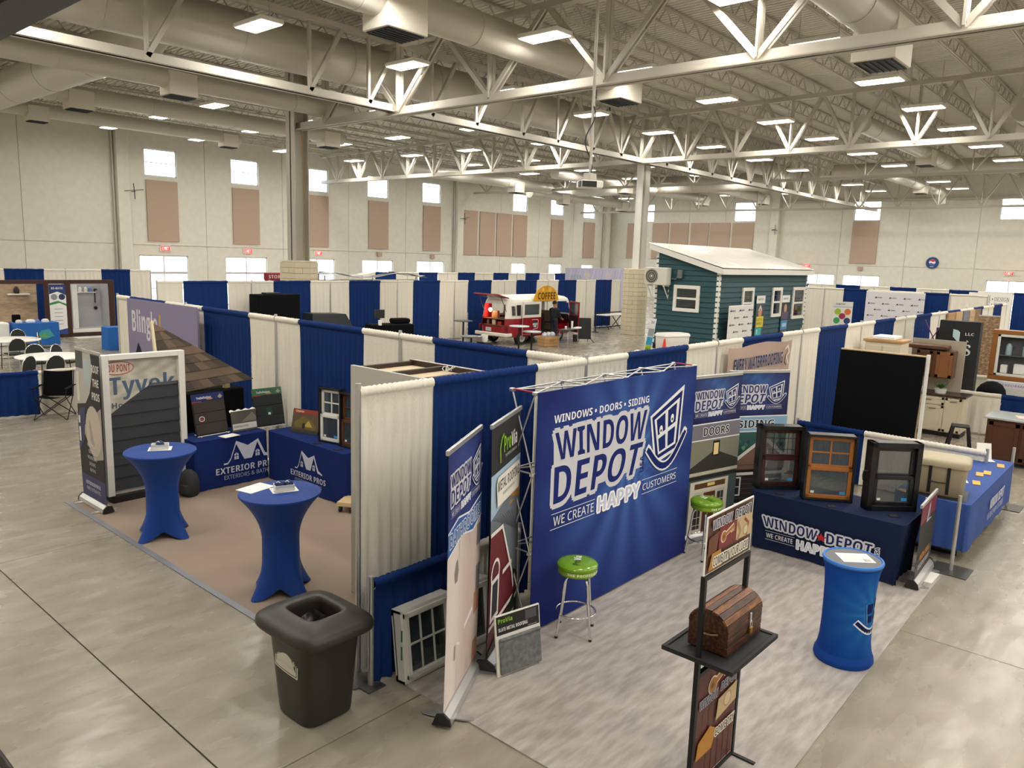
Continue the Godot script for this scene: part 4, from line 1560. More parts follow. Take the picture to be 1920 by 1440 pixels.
	p.rect(0.08, 0.42, 0.2, 0.5, "4d4f52"); p.rect(0.1, 0.36, 0.2, 0.365, "aaaaaa")
	put_print(o, p, Vector3.ZERO, 0, -8)
	var leg := MB.new()
	leg.bar(Vector3(0.2, 0.4, -0.08), Vector3(0.2, 0.0, -0.16), 0.012, 0.012)
	leg.bar(Vector3(0.2, 0.0, -0.16), Vector3(0.2, 0.01, 0.0), 0.012, 0.012)
	part(o, "easel_leg", leg, mats["black_metal"])
	# leaning white windows
	for q in [[Vector3(4.13, 0.012, -4.43), 0.56, 0.62, "white sample window with grid panes leaning at the low divider, nearest"], [Vector3(4.72, 0.012, -4.46), 0.42, 0.6, "second white sample window leaning behind the bathrooms banner"]]:
		var wo := thing("sample_window", q[3], "window sample", q[0], 0, "leaning white sample windows")
		var f := MB.new()
		f.x = Transform3D(Basis(Vector3.RIGHT, deg_to_rad(-7)), Vector3.ZERO)
		var hw: float = q[1] * 0.5
		var hh: float = q[2]
		for st in [[0.0, -0.1, 0.06], [0.03, 0.0, 0.045]]:
			var a: float = st[0]
			f.span(-hw + a, a, st[1] - 0.02, -hw + a + st[2], hh - a, st[1] + 0.02, 0.005); f.span(hw - a - st[2], a, st[1] - 0.02, hw - a, hh - a, st[1] + 0.02, 0.005)
			f.span(-hw + a, a, st[1] - 0.02, hw - a, a + st[2], st[1] + 0.02, 0.005); f.span(-hw + a, hh - a - st[2], st[1] - 0.02, hw - a, hh - a, st[1] + 0.02, 0.005)
		f.span(-hw, 0, -0.1, -hw + 0.03, hh, 0.0, 0.004); f.span(hw - 0.03, 0, -0.1, hw, hh, 0.0, 0.004); f.span(-hw, hh - 0.03, -0.1, hw, hh, 0, 0.004); f.span(-hw, 0, -0.1, hw, 0.03, 0, 0.004)
		part(wo, "window_frame", f, mats["white_plastic"])
		var g := MB.new()
		g.x = f.x
		g.span(-hw + 0.07, 0.07, -0.02, hw - 0.07, hh - 0.07, -0.012)
		part(wo, "pane", g, mats["dark_glass"])
		if hw > 0.25:
			var mu := MB.new()
			mu.x = f.x
			for k in [1, 2]:
				var xx := lerpf(-hw + 0.07, hw - 0.07, k / 3.0)
				mu.span(xx - 0.008, 0.07, -0.012, xx + 0.008, hh - 0.07, -0.004)
			mu.span(-hw + 0.07, hh * 0.5 - 0.008, -0.012, hw - 0.07, hh * 0.5 + 0.008, -0.004)
			part(wo, "muntin", mu, mats["white_plastic"])
			var tg := Print.new()
			tg.rect(-0.02, 0.2, 0.0, 0.32, "2f7a3a"); tg.rect(-0.02, 0.36, 0.0, 0.46, "2f7a3a")
			put_print(wo, tg, Vector3(-hw - 0.001, 0, -0.04), -90, 0, "sticker")
	# roll-up banners at the back: doors, siding
	p = Print.new()
	p.rect(-0.46, 0.0, 0.46, 2.0, "34403f")
	field(p, -0.46, 1.42, 0.46, 2.0, 12, 8, burst(0.0, 1.85, 0.5, "1a2058", "3c6fae"))
	wd_logo(p, -0.42, 1.5, 0.335, false)
	p.rect(-0.46, 1.2, 0.46, 1.42, "f2f2f2"); p.rect(-0.46, 1.215, 0.46, 1.405, "7d7b88")
	p.text("DOORS", -0.24, 1.26, 0.24, 1.36, "15161a", true, 0.008, "f4f4f4")
	p.rect(-0.46, 0.75, 0.46, 1.2, "8a8878"); p.poly([[-0.46, 0.86], [0.0, 1.06], [0.46, 0.9], [0.46, 0.78], [-0.46, 0.78]], "3a3a32"); p.rect(-0.46, 0.76, 0.46, 0.8, "c9c4b2")
	p.rect(-0.05, 0.98, 0.08, 1.18, "1e1e1c"); p.rect(-0.03, 1.0, 0.06, 1.15, "f6dca0")
	p.rect(-0.46, 0.0, 0.46, 0.7, "4a5a5c"); p.rect(-0.42, 0.0, 0.3, 0.68, "d8d2c2"); p.rect(-0.34, 0.58, 0.24, 0.65, "5c4428"); p.rect(-0.1, 0.6, 0.04, 0.64, "f0cf84")
	p.rect(-0.34, 0.0, 0.24, 0.54, "c6c0b0"); p.rect(-0.33, 0.05, -0.2, 0.5, "2e2a28"); p.rect(0.1, 0.02, 0.22, 0.5, "2c3438"); p.rect(-0.16, 0.0, 0.06, 0.52, "5a3026")
	for k in 4:
		p.rect(-0.33, 0.1 + k * 0.1, -0.2, 0.108 + k * 0.1, "c6c0b0"); p.rect(0.1, 0.1 + k * 0.1, 0.22, 0.108 + k * 0.1, "c6c0b0")
	for k in 3:
		p.rect(-0.13 + k * 0.06, 0.36, -0.09 + k * 0.06, 0.46, "c9d2d8")
	p.rect(-0.265, 0.05, -0.258, 0.5, "c6c0b0"); p.rect(0.157, 0.02, 0.164, 0.5, "c6c0b0")
	bow(p, 2.1)
	roll_banner("doors banner with a front porch picture, behind the far stool", Vector3(8.85, 0.012, -4.34), -13, 0.92, 2.1, p, 0.0)
	p = Print.new()
	p.rect(-0.46, 0.0, 0.46, 2.0, "77584c")
	field(p, -0.46, 1.42, 0.46, 2.0, 12, 8, burst(0.0, 1.85, 0.5, "1a2058", "3c6fae"))
	wd_logo(p, -0.42, 1.5, 0.335, false)
	p.rect(-0.46, 1.2, 0.46, 1.42, "f2f2f2"); p.rect(-0.46, 1.215, 0.46, 1.405, "8db4d4")
	p.text("SIDING", -0.28, 1.26, 0.26, 1.36, "15161a", true, 0.008, "f4f4f4")
	p.rect(-0.46, 0.85, 0.46, 1.2, "33605a")
	for k in 30:
		p.disc(-0.44 + 0.88 * fmod(k * 0.37, 1.0), 0.88 + 0.3 * fmod(k * 0.61, 1.0), 0.03, ["4d7d66", "27504a", "6b9a78"][k % 3], -1.0, 7)
	p.poly([[-0.46, 0.82], [-0.46, 0.7], [0.46, 0.7], [0.46, 0.86], [0.12, 1.12], [-0.3, 0.8]], "8a6a5c")
	for k in 12:
		p.rect(-0.46, 0.04 + k * 0.065, 0.46, 0.048 + k * 0.065, "664a40")
	p.stroke([[-0.42, 0.74], [0.12, 1.12], [0.46, 0.86]], 0.045, "ece8e2"); p.rect(-0.46, 0.62, 0.46, 0.66, "ece8e2")
	for q in [[-0.36, 0.34], [-0.36, -0.02], [0.02, 0.72], [0.22, 0.3]]:
		p.rect(q[0] - 0.02, q[1], q[0] + 0.17, q[1] + 0.26, "ece8e2"); p.rect(q[0], q[1] + 0.02, q[0] + 0.15, q[1] + 0.24, "222a30"); p.rect(q[0] + 0.07, q[1] + 0.02, q[0] + 0.08, q[1] + 0.24, "ece8e2"); p.rect(q[0], q[1] + 0.12, q[0] + 0.15, q[1] + 0.13, "ece8e2")
	bow(p, 2.1)
	roll_banner("siding banner with a brick-red house picture, behind the dark sample window", Vector3(9.66, 0.012, -4.16), -32, 0.92, 2.1, p, 0.0)
	# cloth banner hung on the drape
	o = thing("hung_banner", "crumpled pink-tan cloth banner with blue and red lettering on the drape", "banner", Vector3(10.0, 0, -4.79), 0)
	var hb2 := MB.new()
	hb2.sheet(func(s: float, t: float) -> Vector3: return Vector3(s * 2.25, lerpf(0.9, 2.33, t) - 0.02 * sin(s * 9.0) * t, 0.015 * sin(s * 16.0) + 0.01 * sin(t * 9.0 + s * 5.0)), 40, 14)
	part(o, "cloth", hb2, mat("cloth_pink", "b9a193", 0.85))
	p = Print.new()
	p.step = 0.003
	p.z = 0.034
	p.text("EVERY WATERPROOFING", 0.15, 1.98, 1.85, 2.16, "24406f", true)
	p.text("IS SUPERIOR  PERFORMS", 0.45, 1.78, 1.85, 1.88, "a02a2e", true)
	p.stroke([[1.92, 2.2], [2.02, 2.24], [2.08, 2.14], [1.98, 2.08], [2.06, 1.96]], 0.03, "e4dcd4")
	p.stroke([[1.95, 2.1], [1.9, 2.0], [1.98, 1.94]], 0.02, "3a3436")
	put_print(o, p, Vector3.ZERO, 0, 0, "print", true)
	# navy table with three display windows
	o = covered_table("navy covered table carrying three display windows", Vector3(9.26, 0.012, -2.93), -90, 1.78, 0.78, 0.735, mats["cloth_navy"], 0.09)
	p = Print.new()
	p.text4("WINDOW", Vector2(-0.68, 0.33), Vector2(-0.05, 0.31), Vector2(-0.03, 0.44), Vector2(-0.7, 0.46), "222b5e", true, 0.022, "dcdde4")
	p.text4("DEPOT", Vector2(0.07, 0.31), Vector2(0.56, 0.31), Vector2(0.58, 0.44), Vector2(0.07, 0.44), "222b5e", true, 0.022, "dcdde4")
	p.poly([[0.01, 0.43], [0.03, 0.385], [0.08, 0.385], [0.04, 0.355], [0.055, 0.31], [0.01, 0.335], [-0.035, 0.31], [-0.02, 0.355], [-0.06, 0.385], [-0.01, 0.385]], "b8323c")
	p.text4("USA", Vector2(0.65, 0.3), Vector2(0.65, 0.42), Vector2(0.61, 0.42), Vector2(0.61, 0.3), "222b5e", true, 0.01, "dcdde4")
	p.stroke([[-0.66, 0.275], [-0.3, 0.275]], 0.006, "cfd2da"); p.stroke([[-0.66, 0.165], [-0.3, 0.165]], 0.006, "cfd2da")
	p.text("WE CREATE", -0.65, 0.19, -0.32, 0.25, "e4e5ea", true)
	p.text("HAPPY", -0.27, 0.14, 0.17, 0.26, "dfe3ee", true, 0.01, "ffffff")
	p.text("CUSTOMERS", 0.2, 0.19, 0.6, 0.25, "e4e5ea", false)
	put_print(o, p, Vector3(0, 0, 0.33), 0, 7, "print", true)
	var dk := mat("window_black", "15161a", 0.35)
	var ty := 0.75
	o = thing("display_window", "dark mahogany display window with leaded glass, left on the navy table", "window sample", Vector3(9.16, ty, -3.58), -47, "display windows on the navy table")
	display_window(o, 0.56, 0.8, 0.16, dk, mat("mahogany", "3a1512", 0.35), 0.05, false, true)
	o = thing("display_window", "honey oak display window with four-pane top, middle of the navy table", "window sample", Vector3(9.12, ty, -2.97), -57, "display windows on the navy table")
	display_window(o, 0.57, 0.8, 0.16, dk, mat("honey_oak", "a8682a", 0.4), 0.03, true)
	o = thing("display_window", "all-black display window with a side handle, right on the navy table", "window sample", Vector3(9.31, ty, -2.31), -48, "display windows on the navy table")
	display_window(o, 0.58, 0.8, 0.16, dk, mat("black_sash", "1b1c20", 0.3), 0.06, false, false, true)
	for q in [Vector3(9.0, ty, -3.5), Vector3(8.96, ty, -2.86), Vector3(9.14, ty, -2.24)]:
		var pl := MB.new()
		pl.span(-0.05, 0, -0.04, 0.05, 0.006, 0.04, 0.002)
		solo("window_foot", ["black foot plate under the mahogany display window", "black foot plate under the honey oak display window", "black foot plate under the all-black display window"][[Vector3(9.0, ty, -3.5), Vector3(8.96, ty, -2.86), Vector3(9.14, ty, -2.24)].find(q)], "foot plate", pl, mats["black_plastic"], q, -50)
	build_stand()
	build_pillar()
	build_bin()
	build_table2()

func build_stand() -> void:
	var o := thing("display_stand", "tall black frame stand holding a treasure chest", "stand", Vector3(4.59, 0.012, -2.09), 0)
	for s in [-1.0, 1.0]:
		var l := MB.new()
		l.span(s * 0.315 - 0.016, 0, -0.016, s * 0.315 + 0.016, 1.54, 0.016, 0.002)
		part(o, "post", l, mats["black_metal"])
		var f := MB.new()
		f.span(s * 0.315 - 0.016, 0, -0.18, s * 0.315 + 0.016, 0.012, 0.18, 0.002)
		part(o, "foot", f, mats["black_metal"])
	for y in [1.525, 0.86, 0.016]:
		var r := MB.new()
		r.span(-0.3, y - 0.016, -0.016, 0.3, y + 0.016, 0.016, 0.002)
		part(o, "rail", r, mats["black_metal"])
	var wood := mat("black_wood", "202022", 0.7)
	var sh := MB.new()
	sh.span(-0.35, 0.968, -0.25, 0.35, 0.99, 0.25, 0.004)
	for e in [[-0.35, -0.25, 0.35, -0.22], [-0.35, 0.22, 0.35, 0.25], [-0.35, -0.22, -0.32, 0.22], [0.32, -0.22, 0.35, 0.22]]:
		sh.span(e[0], 0.988, e[1], e[2], 1.0, e[3], 0.003)
	part(o, "shelf", sh, wood)
	var sg := MB.new()
	sg.span(-0.33, 1.545, -0.004, 0.33, 1.93, 0.004)
	part(o, "sign_board", sg, mats["white_paper"])
	var p := Print.new()
	treasure_print(p, -0.32, 1.55, 0.32, 1.92)
	p.text("COME TRY YOUR LUCK!", -0.24, 1.585, 0.26, 1.645, "231712", true, 0.009, "f4efe2")
	p.text("WINDOW", -0.28, 1.84, -0.01, 1.9, "20264a", true, 0.006, "d8d8de")
	p.text("DEPOT", 0.03, 1.84, 0.26, 1.9, "20264a", true, 0.006, "d8d8de")
	put_print(o, p, Vector3(0, 0, 0.004))
	var lp := MB.new()
	lp.span(-0.295, 0.035, -0.006, 0.295, 0.84, 0.006)
	part(o, "poster_board", lp, mats["white_paper"])
	var p2 := Print.new()
	p2.rect(-0.29, 0.04, 0.29, 0.84, "5b2f2a")
	p2.rect(-0.29, 0.6, 0.29, 0.84, "5e1c24")
	for k in 7:
		p2.rect(-0.29 + k * 0.085, 0.04, -0.283 + k * 0.085, 0.84, "4a2320")
	key(p2, 0.0, 0.73, 0.16)
	p2.text("WINDOW", -0.27, 0.6, -0.01, 0.66, "20264a", true, 0.006, "b8b8c2")
	p2.text("DEPOT", 0.03, 0.62, 0.27, 0.68, "20264a", true, 0.006, "b8b8c2")
	p2.poly([[-0.02, 0.42], [0.28, 0.46], [0.28, 0.6], [0.0, 0.57]], "c3ab84")
	p2.disc(0.14, 0.52, 0.06, "b4906c"); p2.disc(0.14, 0.52, 0.045, "d6c6a2")
	p2.poly([[-0.28, 0.24], [-0.06, 0.24], [0.0, 0.36], [-0.1, 0.42], [-0.26, 0.36]], "b9822e")
	p2.text("COME TRY", -0.02, 0.3, 0.27, 0.36, "231712", true, 0.008, "f4efe2")
	put_print(o, p2, Vector3(0, 0, 0.0065))
	# treasure chest on the shelf
	var c := thing("treasure_chest", "dark wooden treasure chest with a padlock on the black shelf", "chest", Vector3(4.64, 1.0125, -2.09), 0)
	var wm := mat("chest_wood", "ffffff", 0.45)
	wm.albedo_texture = noise_tex(81, 0.02, [[0.0, "1d0f08"], [0.45, "3b1f10"], [0.75, "5c3319"], [1.0, "7d4a24"]], 512, 5)
	tri_mat(wm, Vector3(0.7, 3.5, 3.5), false)
	var wl := mat("chest_wood_light", "ffffff", 0.42)
	wl.albedo_texture = noise_tex(82, 0.02, [[0.0, "3b2110"], [0.5, "6d411f"], [0.8, "96622f"], [1.0, "b98245"]], 512, 5)
	tri_mat(wl, Vector3(0.7, 3.5, 3.5), false)
	for k in 3:
		for s in [-1.0, 1.0]:
			var b := MB.new()
			b.span(-0.255, 0.0 + k * 0.057, s * 0.13 - 0.01, 0.255, 0.055 + k * 0.057, s * 0.13 + 0.01, 0.003)
			part(c, "plank", b, wm)
	for s in [-1.0, 1.0]:
		var e := MB.new()
		var pr := PackedVector2Array([Vector2(-0.128, 0), Vector2(0.128, 0), Vector2(0.128, 0.17)])
		for k in range(0, 11):
			var an := PI * k / 10.0
			pr.append(Vector2(cos(an) * 0.128, 0.17 + sin(an) * 0.1))
		e.x = Transform3D(Basis(Vector3(0, 0, 1), Vector3(0, 1, 0), Vector3(-1, 0, 0)), Vector3.ZERO)
		e.prism(pr, s * 0.236, s * 0.252)
		part(c, "end_panel", e, wm)
		var h := MB.new()
		h.tube([Vector3(s * 0.256, 0.13, 0.07), Vector3(s * 0.268, 0.12, 0.03), Vector3(s * 0.268, 0.115, -0.03), Vector3(s * 0.256, 0.12, -0.07)], 0.006, 6)
		part(c, "rope_handle", h, mat("rope", "8a744e", 0.9))
	for k in 9:
		var a0 := PI * k / 9.0 + 0.012
		var a1 := PI * (k + 1) / 9.0 - 0.012
		var q := PackedVector2Array([Vector2(cos(a0) * 0.14, 0.172 + sin(a0) * 0.112), Vector2(cos(a1) * 0.14, 0.172 + sin(a1) * 0.112), Vector2(cos(a1) * 0.125, 0.172 + sin(a1) * 0.098), Vector2(cos(a0) * 0.125, 0.172 + sin(a0) * 0.098)])
		var s := MB.new()
		s.x = Transform3D(Basis(Vector3(0, 0, 1), Vector3(0, 1, 0), Vector3(-1, 0, 0)), Vector3.ZERO)
		s.prism(q, -0.262, 0.262)
		part(c, "lid_slat", s, wl if k % 2 == 1 else wm)
	var hp := MB.new()
	hp.span(0.05, 0.13, 0.14, 0.075, 0.2, 0.148, 0.002)
	part(c, "hasp", hp, mats["alu"])
	var sk := MB.new()
	sk.tube([Vector3(0.05, 0.1, 0.15), Vector3(0.05, 0.135, 0.15), Vector3(0.0625, 0.148, 0.15), Vector3(0.075, 0.135, 0.15), Vector3(0.075, 0.1, 0.15)], 0.004, 6)
	var po := part(c, "padlock", MB.new() if false else sk, mats["chrome"])
	var pb := MB.new()
	pb.span(0.042, 0.062, 0.142, 0.083, 0.103, 0.16, 0.004)
	part(po, "lock_body", pb, mat("brass", "b08a3a", 0.3, 0.8))

func key(p: Print, cx: float, cy: float, s: float) -> void:
	for q in [[0.035, "f2e2cc"], [0.0, "a8702e"]]:
		var g: float = q[0] * s
		p.disc(cx - s * 0.55, cy - s * 0.12, s * 0.34 + g * 2.0, q[1])
		p.stroke([[cx - s * 0.4, cy - s * 0.06], [cx + s * 0.75, cy + s * 0.3]], s * 0.22 + g * 4.0, q[1])
		p.stroke([[cx + s * 0.5, cy + s * 0.2], [cx + s * 0.56, cy - s * 0.02]], s * 0.14 + g * 4.0, q[1])
		p.stroke([[cx + s * 0.72, cy + s * 0.28], [cx + s * 0.78, cy + s * 0.02]], s * 0.14 + g * 4.0, q[1])
	p.disc(cx - s * 0.6, cy - s * 0.12, s * 0.12, "6d4018")

func treasure_print(p: Print, x0: float, y0: float, x1: float, y1: float) -> void:
	p.rect(x0, y0, x1, y1, "5d3f33")
	for k in 9:
		p.rect(x0 + k * 0.074, y0, x0 + k * 0.074 + 0.006, y1, "4a3028")
	p.poly([[0.02, y0 + 0.13], [x1, y0 + 0.12], [x1, y1 - 0.1], [0.06, y1 - 0.08], [0.0, y0 + 0.24]], "c8b08a")
	p.stroke([[0.1, y1 - 0.13], [0.14, y1 - 0.19], [0.11, y1 - 0.24]], 0.03, "a58a60"); p.stroke([[0.2, y1 - 0.12], [0.26, y1 - 0.16], [0.24, y1 - 0.24]], 0.02, "9c3f34")
	p.disc(0.22, y0 + 0.17, 0.04, "b59468"); p.disc(0.22, y0 + 0.17, 0.03, "d9cba8")
	p.poly([[-0.17, y0 + 0.13], [0.08, y0 + 0.13], [0.08, y0 + 0.29], [-0.17, y0 + 0.29]], "7a1d28")
	key(p, -0.05, y0 + 0.215, 0.1)
	p.poly([[x0 + 0.02, y0 + 0.02], [x0 + 0.2, y0 + 0.02], [x0 + 0.18, y0 + 0.13], [x0 + 0.06, y0 + 0.13]], "b58432")
	p.poly([[x0, y0 + 0.12], [x0 + 0.12, y0 + 0.14], [x0 + 0.14, y0 + 0.26], [x0, y0 + 0.24]], "6d3a22")

func build_pillar() -> void:
	var o := thing("fabric_pillar", "round blue fabric counter pillar with a white window emblem", "pillar", Vector3(6.92, 0.012, -1.98), 0)
	var prof := [[0.0, 0.0], [0.245, 0.0], [0.255, 0.02], [0.25, 0.06], [0.228, 0.11], [0.215, 0.2], [0.21, 0.34], [0.21, 0.5], [0.213, 0.66], [0.222, 0.8], [0.235, 0.88], [0.25, 0.915], [0.25, 0.93]]
	var m := MB.new()
	m.lathe(prof, 48)
	part(o, "fabric_body", m, mat("pillar_blue", "0f3f8f", 0.7, 0.0, 0.3))
	var t := MB.new()
	t.lathe([[0.25, 0.93], [0.246, 0.94], [0.23, 0.943], [0.0, 0.943]], 48)
	part(o, "top", t, mat("pillar_top", "6c6d70", 0.6))
	var r := MB.new()
	r.lathe([[0.23, 0.943], [0.236, 0.952], [0.25, 0.95], [0.256, 0.935], [0.25, 0.92]], 48)
	part(o, "rim", r, mat("pillar_rim", "2f74c8", 0.55))
	var p := Print.new()
	p.bend = 0.21
	var radius := func(y: float) -> float:
		for i in prof.size() - 1:
			if y >= prof[i][1] and y <= prof[i + 1][1] and prof[i + 1][1] > prof[i][1]:
				return lerpf(prof[i][0], prof[i + 1][0], (y - prof[i][1]) / (prof[i + 1][1] - prof[i][1]))
		return 0.2
	field(p, -0.62, 0.1, 0.62, 0.9, 60, 24, burst(0.0, 0.52, 0.55, "0f3f8f", "2b78b8"))
	# emblem only
	var w := "e6ebf2"
	var nv := "0d1f52"
	p.poly([[-0.13, 0.62], [0.13, 0.72], [0.12, 0.42], [-0.09, 0.38]], w)
	p.poly([[-0.115, 0.61], [0.115, 0.7], [0.105, 0.43], [-0.08, 0.395]], nv)
	p.poly([[-0.1, 0.6], [0.1, 0.68], [0.092, 0.44], [-0.07, 0.41]], w)
	for q in [[[-0.085, 0.51, -0.01, 0.6], 0], [[0.01, 0.55, 0.085, 0.64], 0], [[-0.07, 0.425, -0.01, 0.49], 0], [[0.01, 0.44, 0.08, 0.52], 0]]:
		p.rect(q[0][0], q[0][1], q[0][2], q[0][3], nv)
	for pass_ in [[0.06, w], [0.035, nv]]:
		var a := []
		for k in 13:
			var tt := k / 12.0
			a.append(Vector2(lerpf(-0.17, 0.17, tt), lerpf(0.43, 0.47, tt) - 0.11 * sin(PI * tt)))
		p.stroke(a, pass_[0], pass_[1])
	for i in p.v.size():
		var q := p.v[i]
		var fl := Vector2(q.x, q.z)
		var k: float = (radius.call(q.y) + (fl.length() - 0.21)) / fl.length()
		p.v[i] = Vector3(q.x * k, q.y, q.z * k)
	put_print(o, p, Vector3.ZERO, -4, 0, "print", true)
	var s := thing("paper_sheet", "white printed sheet lying on the blue pillar", "paper", Vector3(6.94, 0.956, -1.97), -50)
	var sm := MB.new()
	sm.span(-0.14, 0, -0.105, 0.14, 0.0012, 0.105)
	part(s, "sheet", sm, mats["white_paper"])
	var sp := Print.new()
	for k in 7:
		sp.rect(-0.11, 0.07 - k * 0.02, 0.02 + 0.08 * fmod(k * 0.7, 1.0), 0.073 - k * 0.02, "9a9a98")
	sp.rect(0.05, -0.08, 0.11, -0.03, "b8b6ae")
	put_print(s, sp, Vector3(0, 0.0012, 0), 0, -90)

func build_bin() -> void:
	var plas := mat("bin_plastic", "2c2825", 0.42)
	var o := thing("trash_bin", "large dark brown trash bin with an open square lid", "trash bin", Vector3(3.19, 0, -4.72), 0)
	o.position = Vector3(3.17, 0, -4.7)
	var b := MB.new()
	b.lathe([[0.0, 0.0], [0.2, 0.0], [0.215, 0.012], [0.22, 0.05], [0.245, 0.4], [0.262, 0.64], [0.275, 0.66], [0.275, 0.7]], 56, Vector3.ZERO, 4.5, 1.0, 1.08)
	part(o, "body", b, plas)
	var l := MB.new()
	l.lathe([[0.27, 0.69], [0.315, 0.685], [0.335, 0.7], [0.34, 0.725], [0.33, 0.76], [0.3, 0.785], [0.2, 0.82], [0.165, 0.826], [0.155, 0.82], [0.148, 0.78], [0.146, 0.7]], 64, Vector3.ZERO, 5.0, 1.0, 1.18, 0.6)
	part(o, "lid", l, plas)
	var g := MB.new()
	g.sheet(func(s: float, t: float) -> Vector3:
		var a := TAU * s
		var k := lerpf(0.146, 0.02, t)
		return Vector3(cos(a) * k, 0.72 - t * 0.22 + 0.02 * sin(a * 5.0 + t * 6.0), sin(a) * k * 1.15), 28, 8)
	part(o, "bag", g, mat("bin_bag", "0b0b0c", 0.25))
	var p := Print.new()
	p.bend = 0.9
	p.x = Transform3D(Basis().scaled(Vector3(1.25, 1.25, 1)), Vector3(0, -0.07, 0))
	p.rect(-0.12, 0.38, 0.12, 0.57, "efeade"); p.rect(-0.112, 0.388, 0.112, 0.562, "1f3a34"); p.rect(-0.106, 0.394, 0.106, 0.556, "e4dfd2")
	p.poly([[-0.1, 0.42], [0.1, 0.42], [0.1, 0.49], [0.06, 0.49], [0.0, 0.53], [-0.06, 0.49], [-0.1, 0.49]], "275e50")
	p.text("FAIR PARK &", -0.095, 0.455, 0.095, 0.485, "e8e4d6"); p.text("EVENT CENTER", -0.09, 0.425, 0.09, 0.442, "c8d6cc")
	p.poly([[-0.015, 0.515], [0.015, 0.515], [0.0, 0.55]], "275e50")
	var po := put_print(o, p, Vector3(0.652, 0, 0.015), -90, 0, "sticker")
	po.rotation_degrees = Vector3(0, -90, -3.4)
	po.position = Vector3(0.9 - 0.2545, -0.003, -0.03)

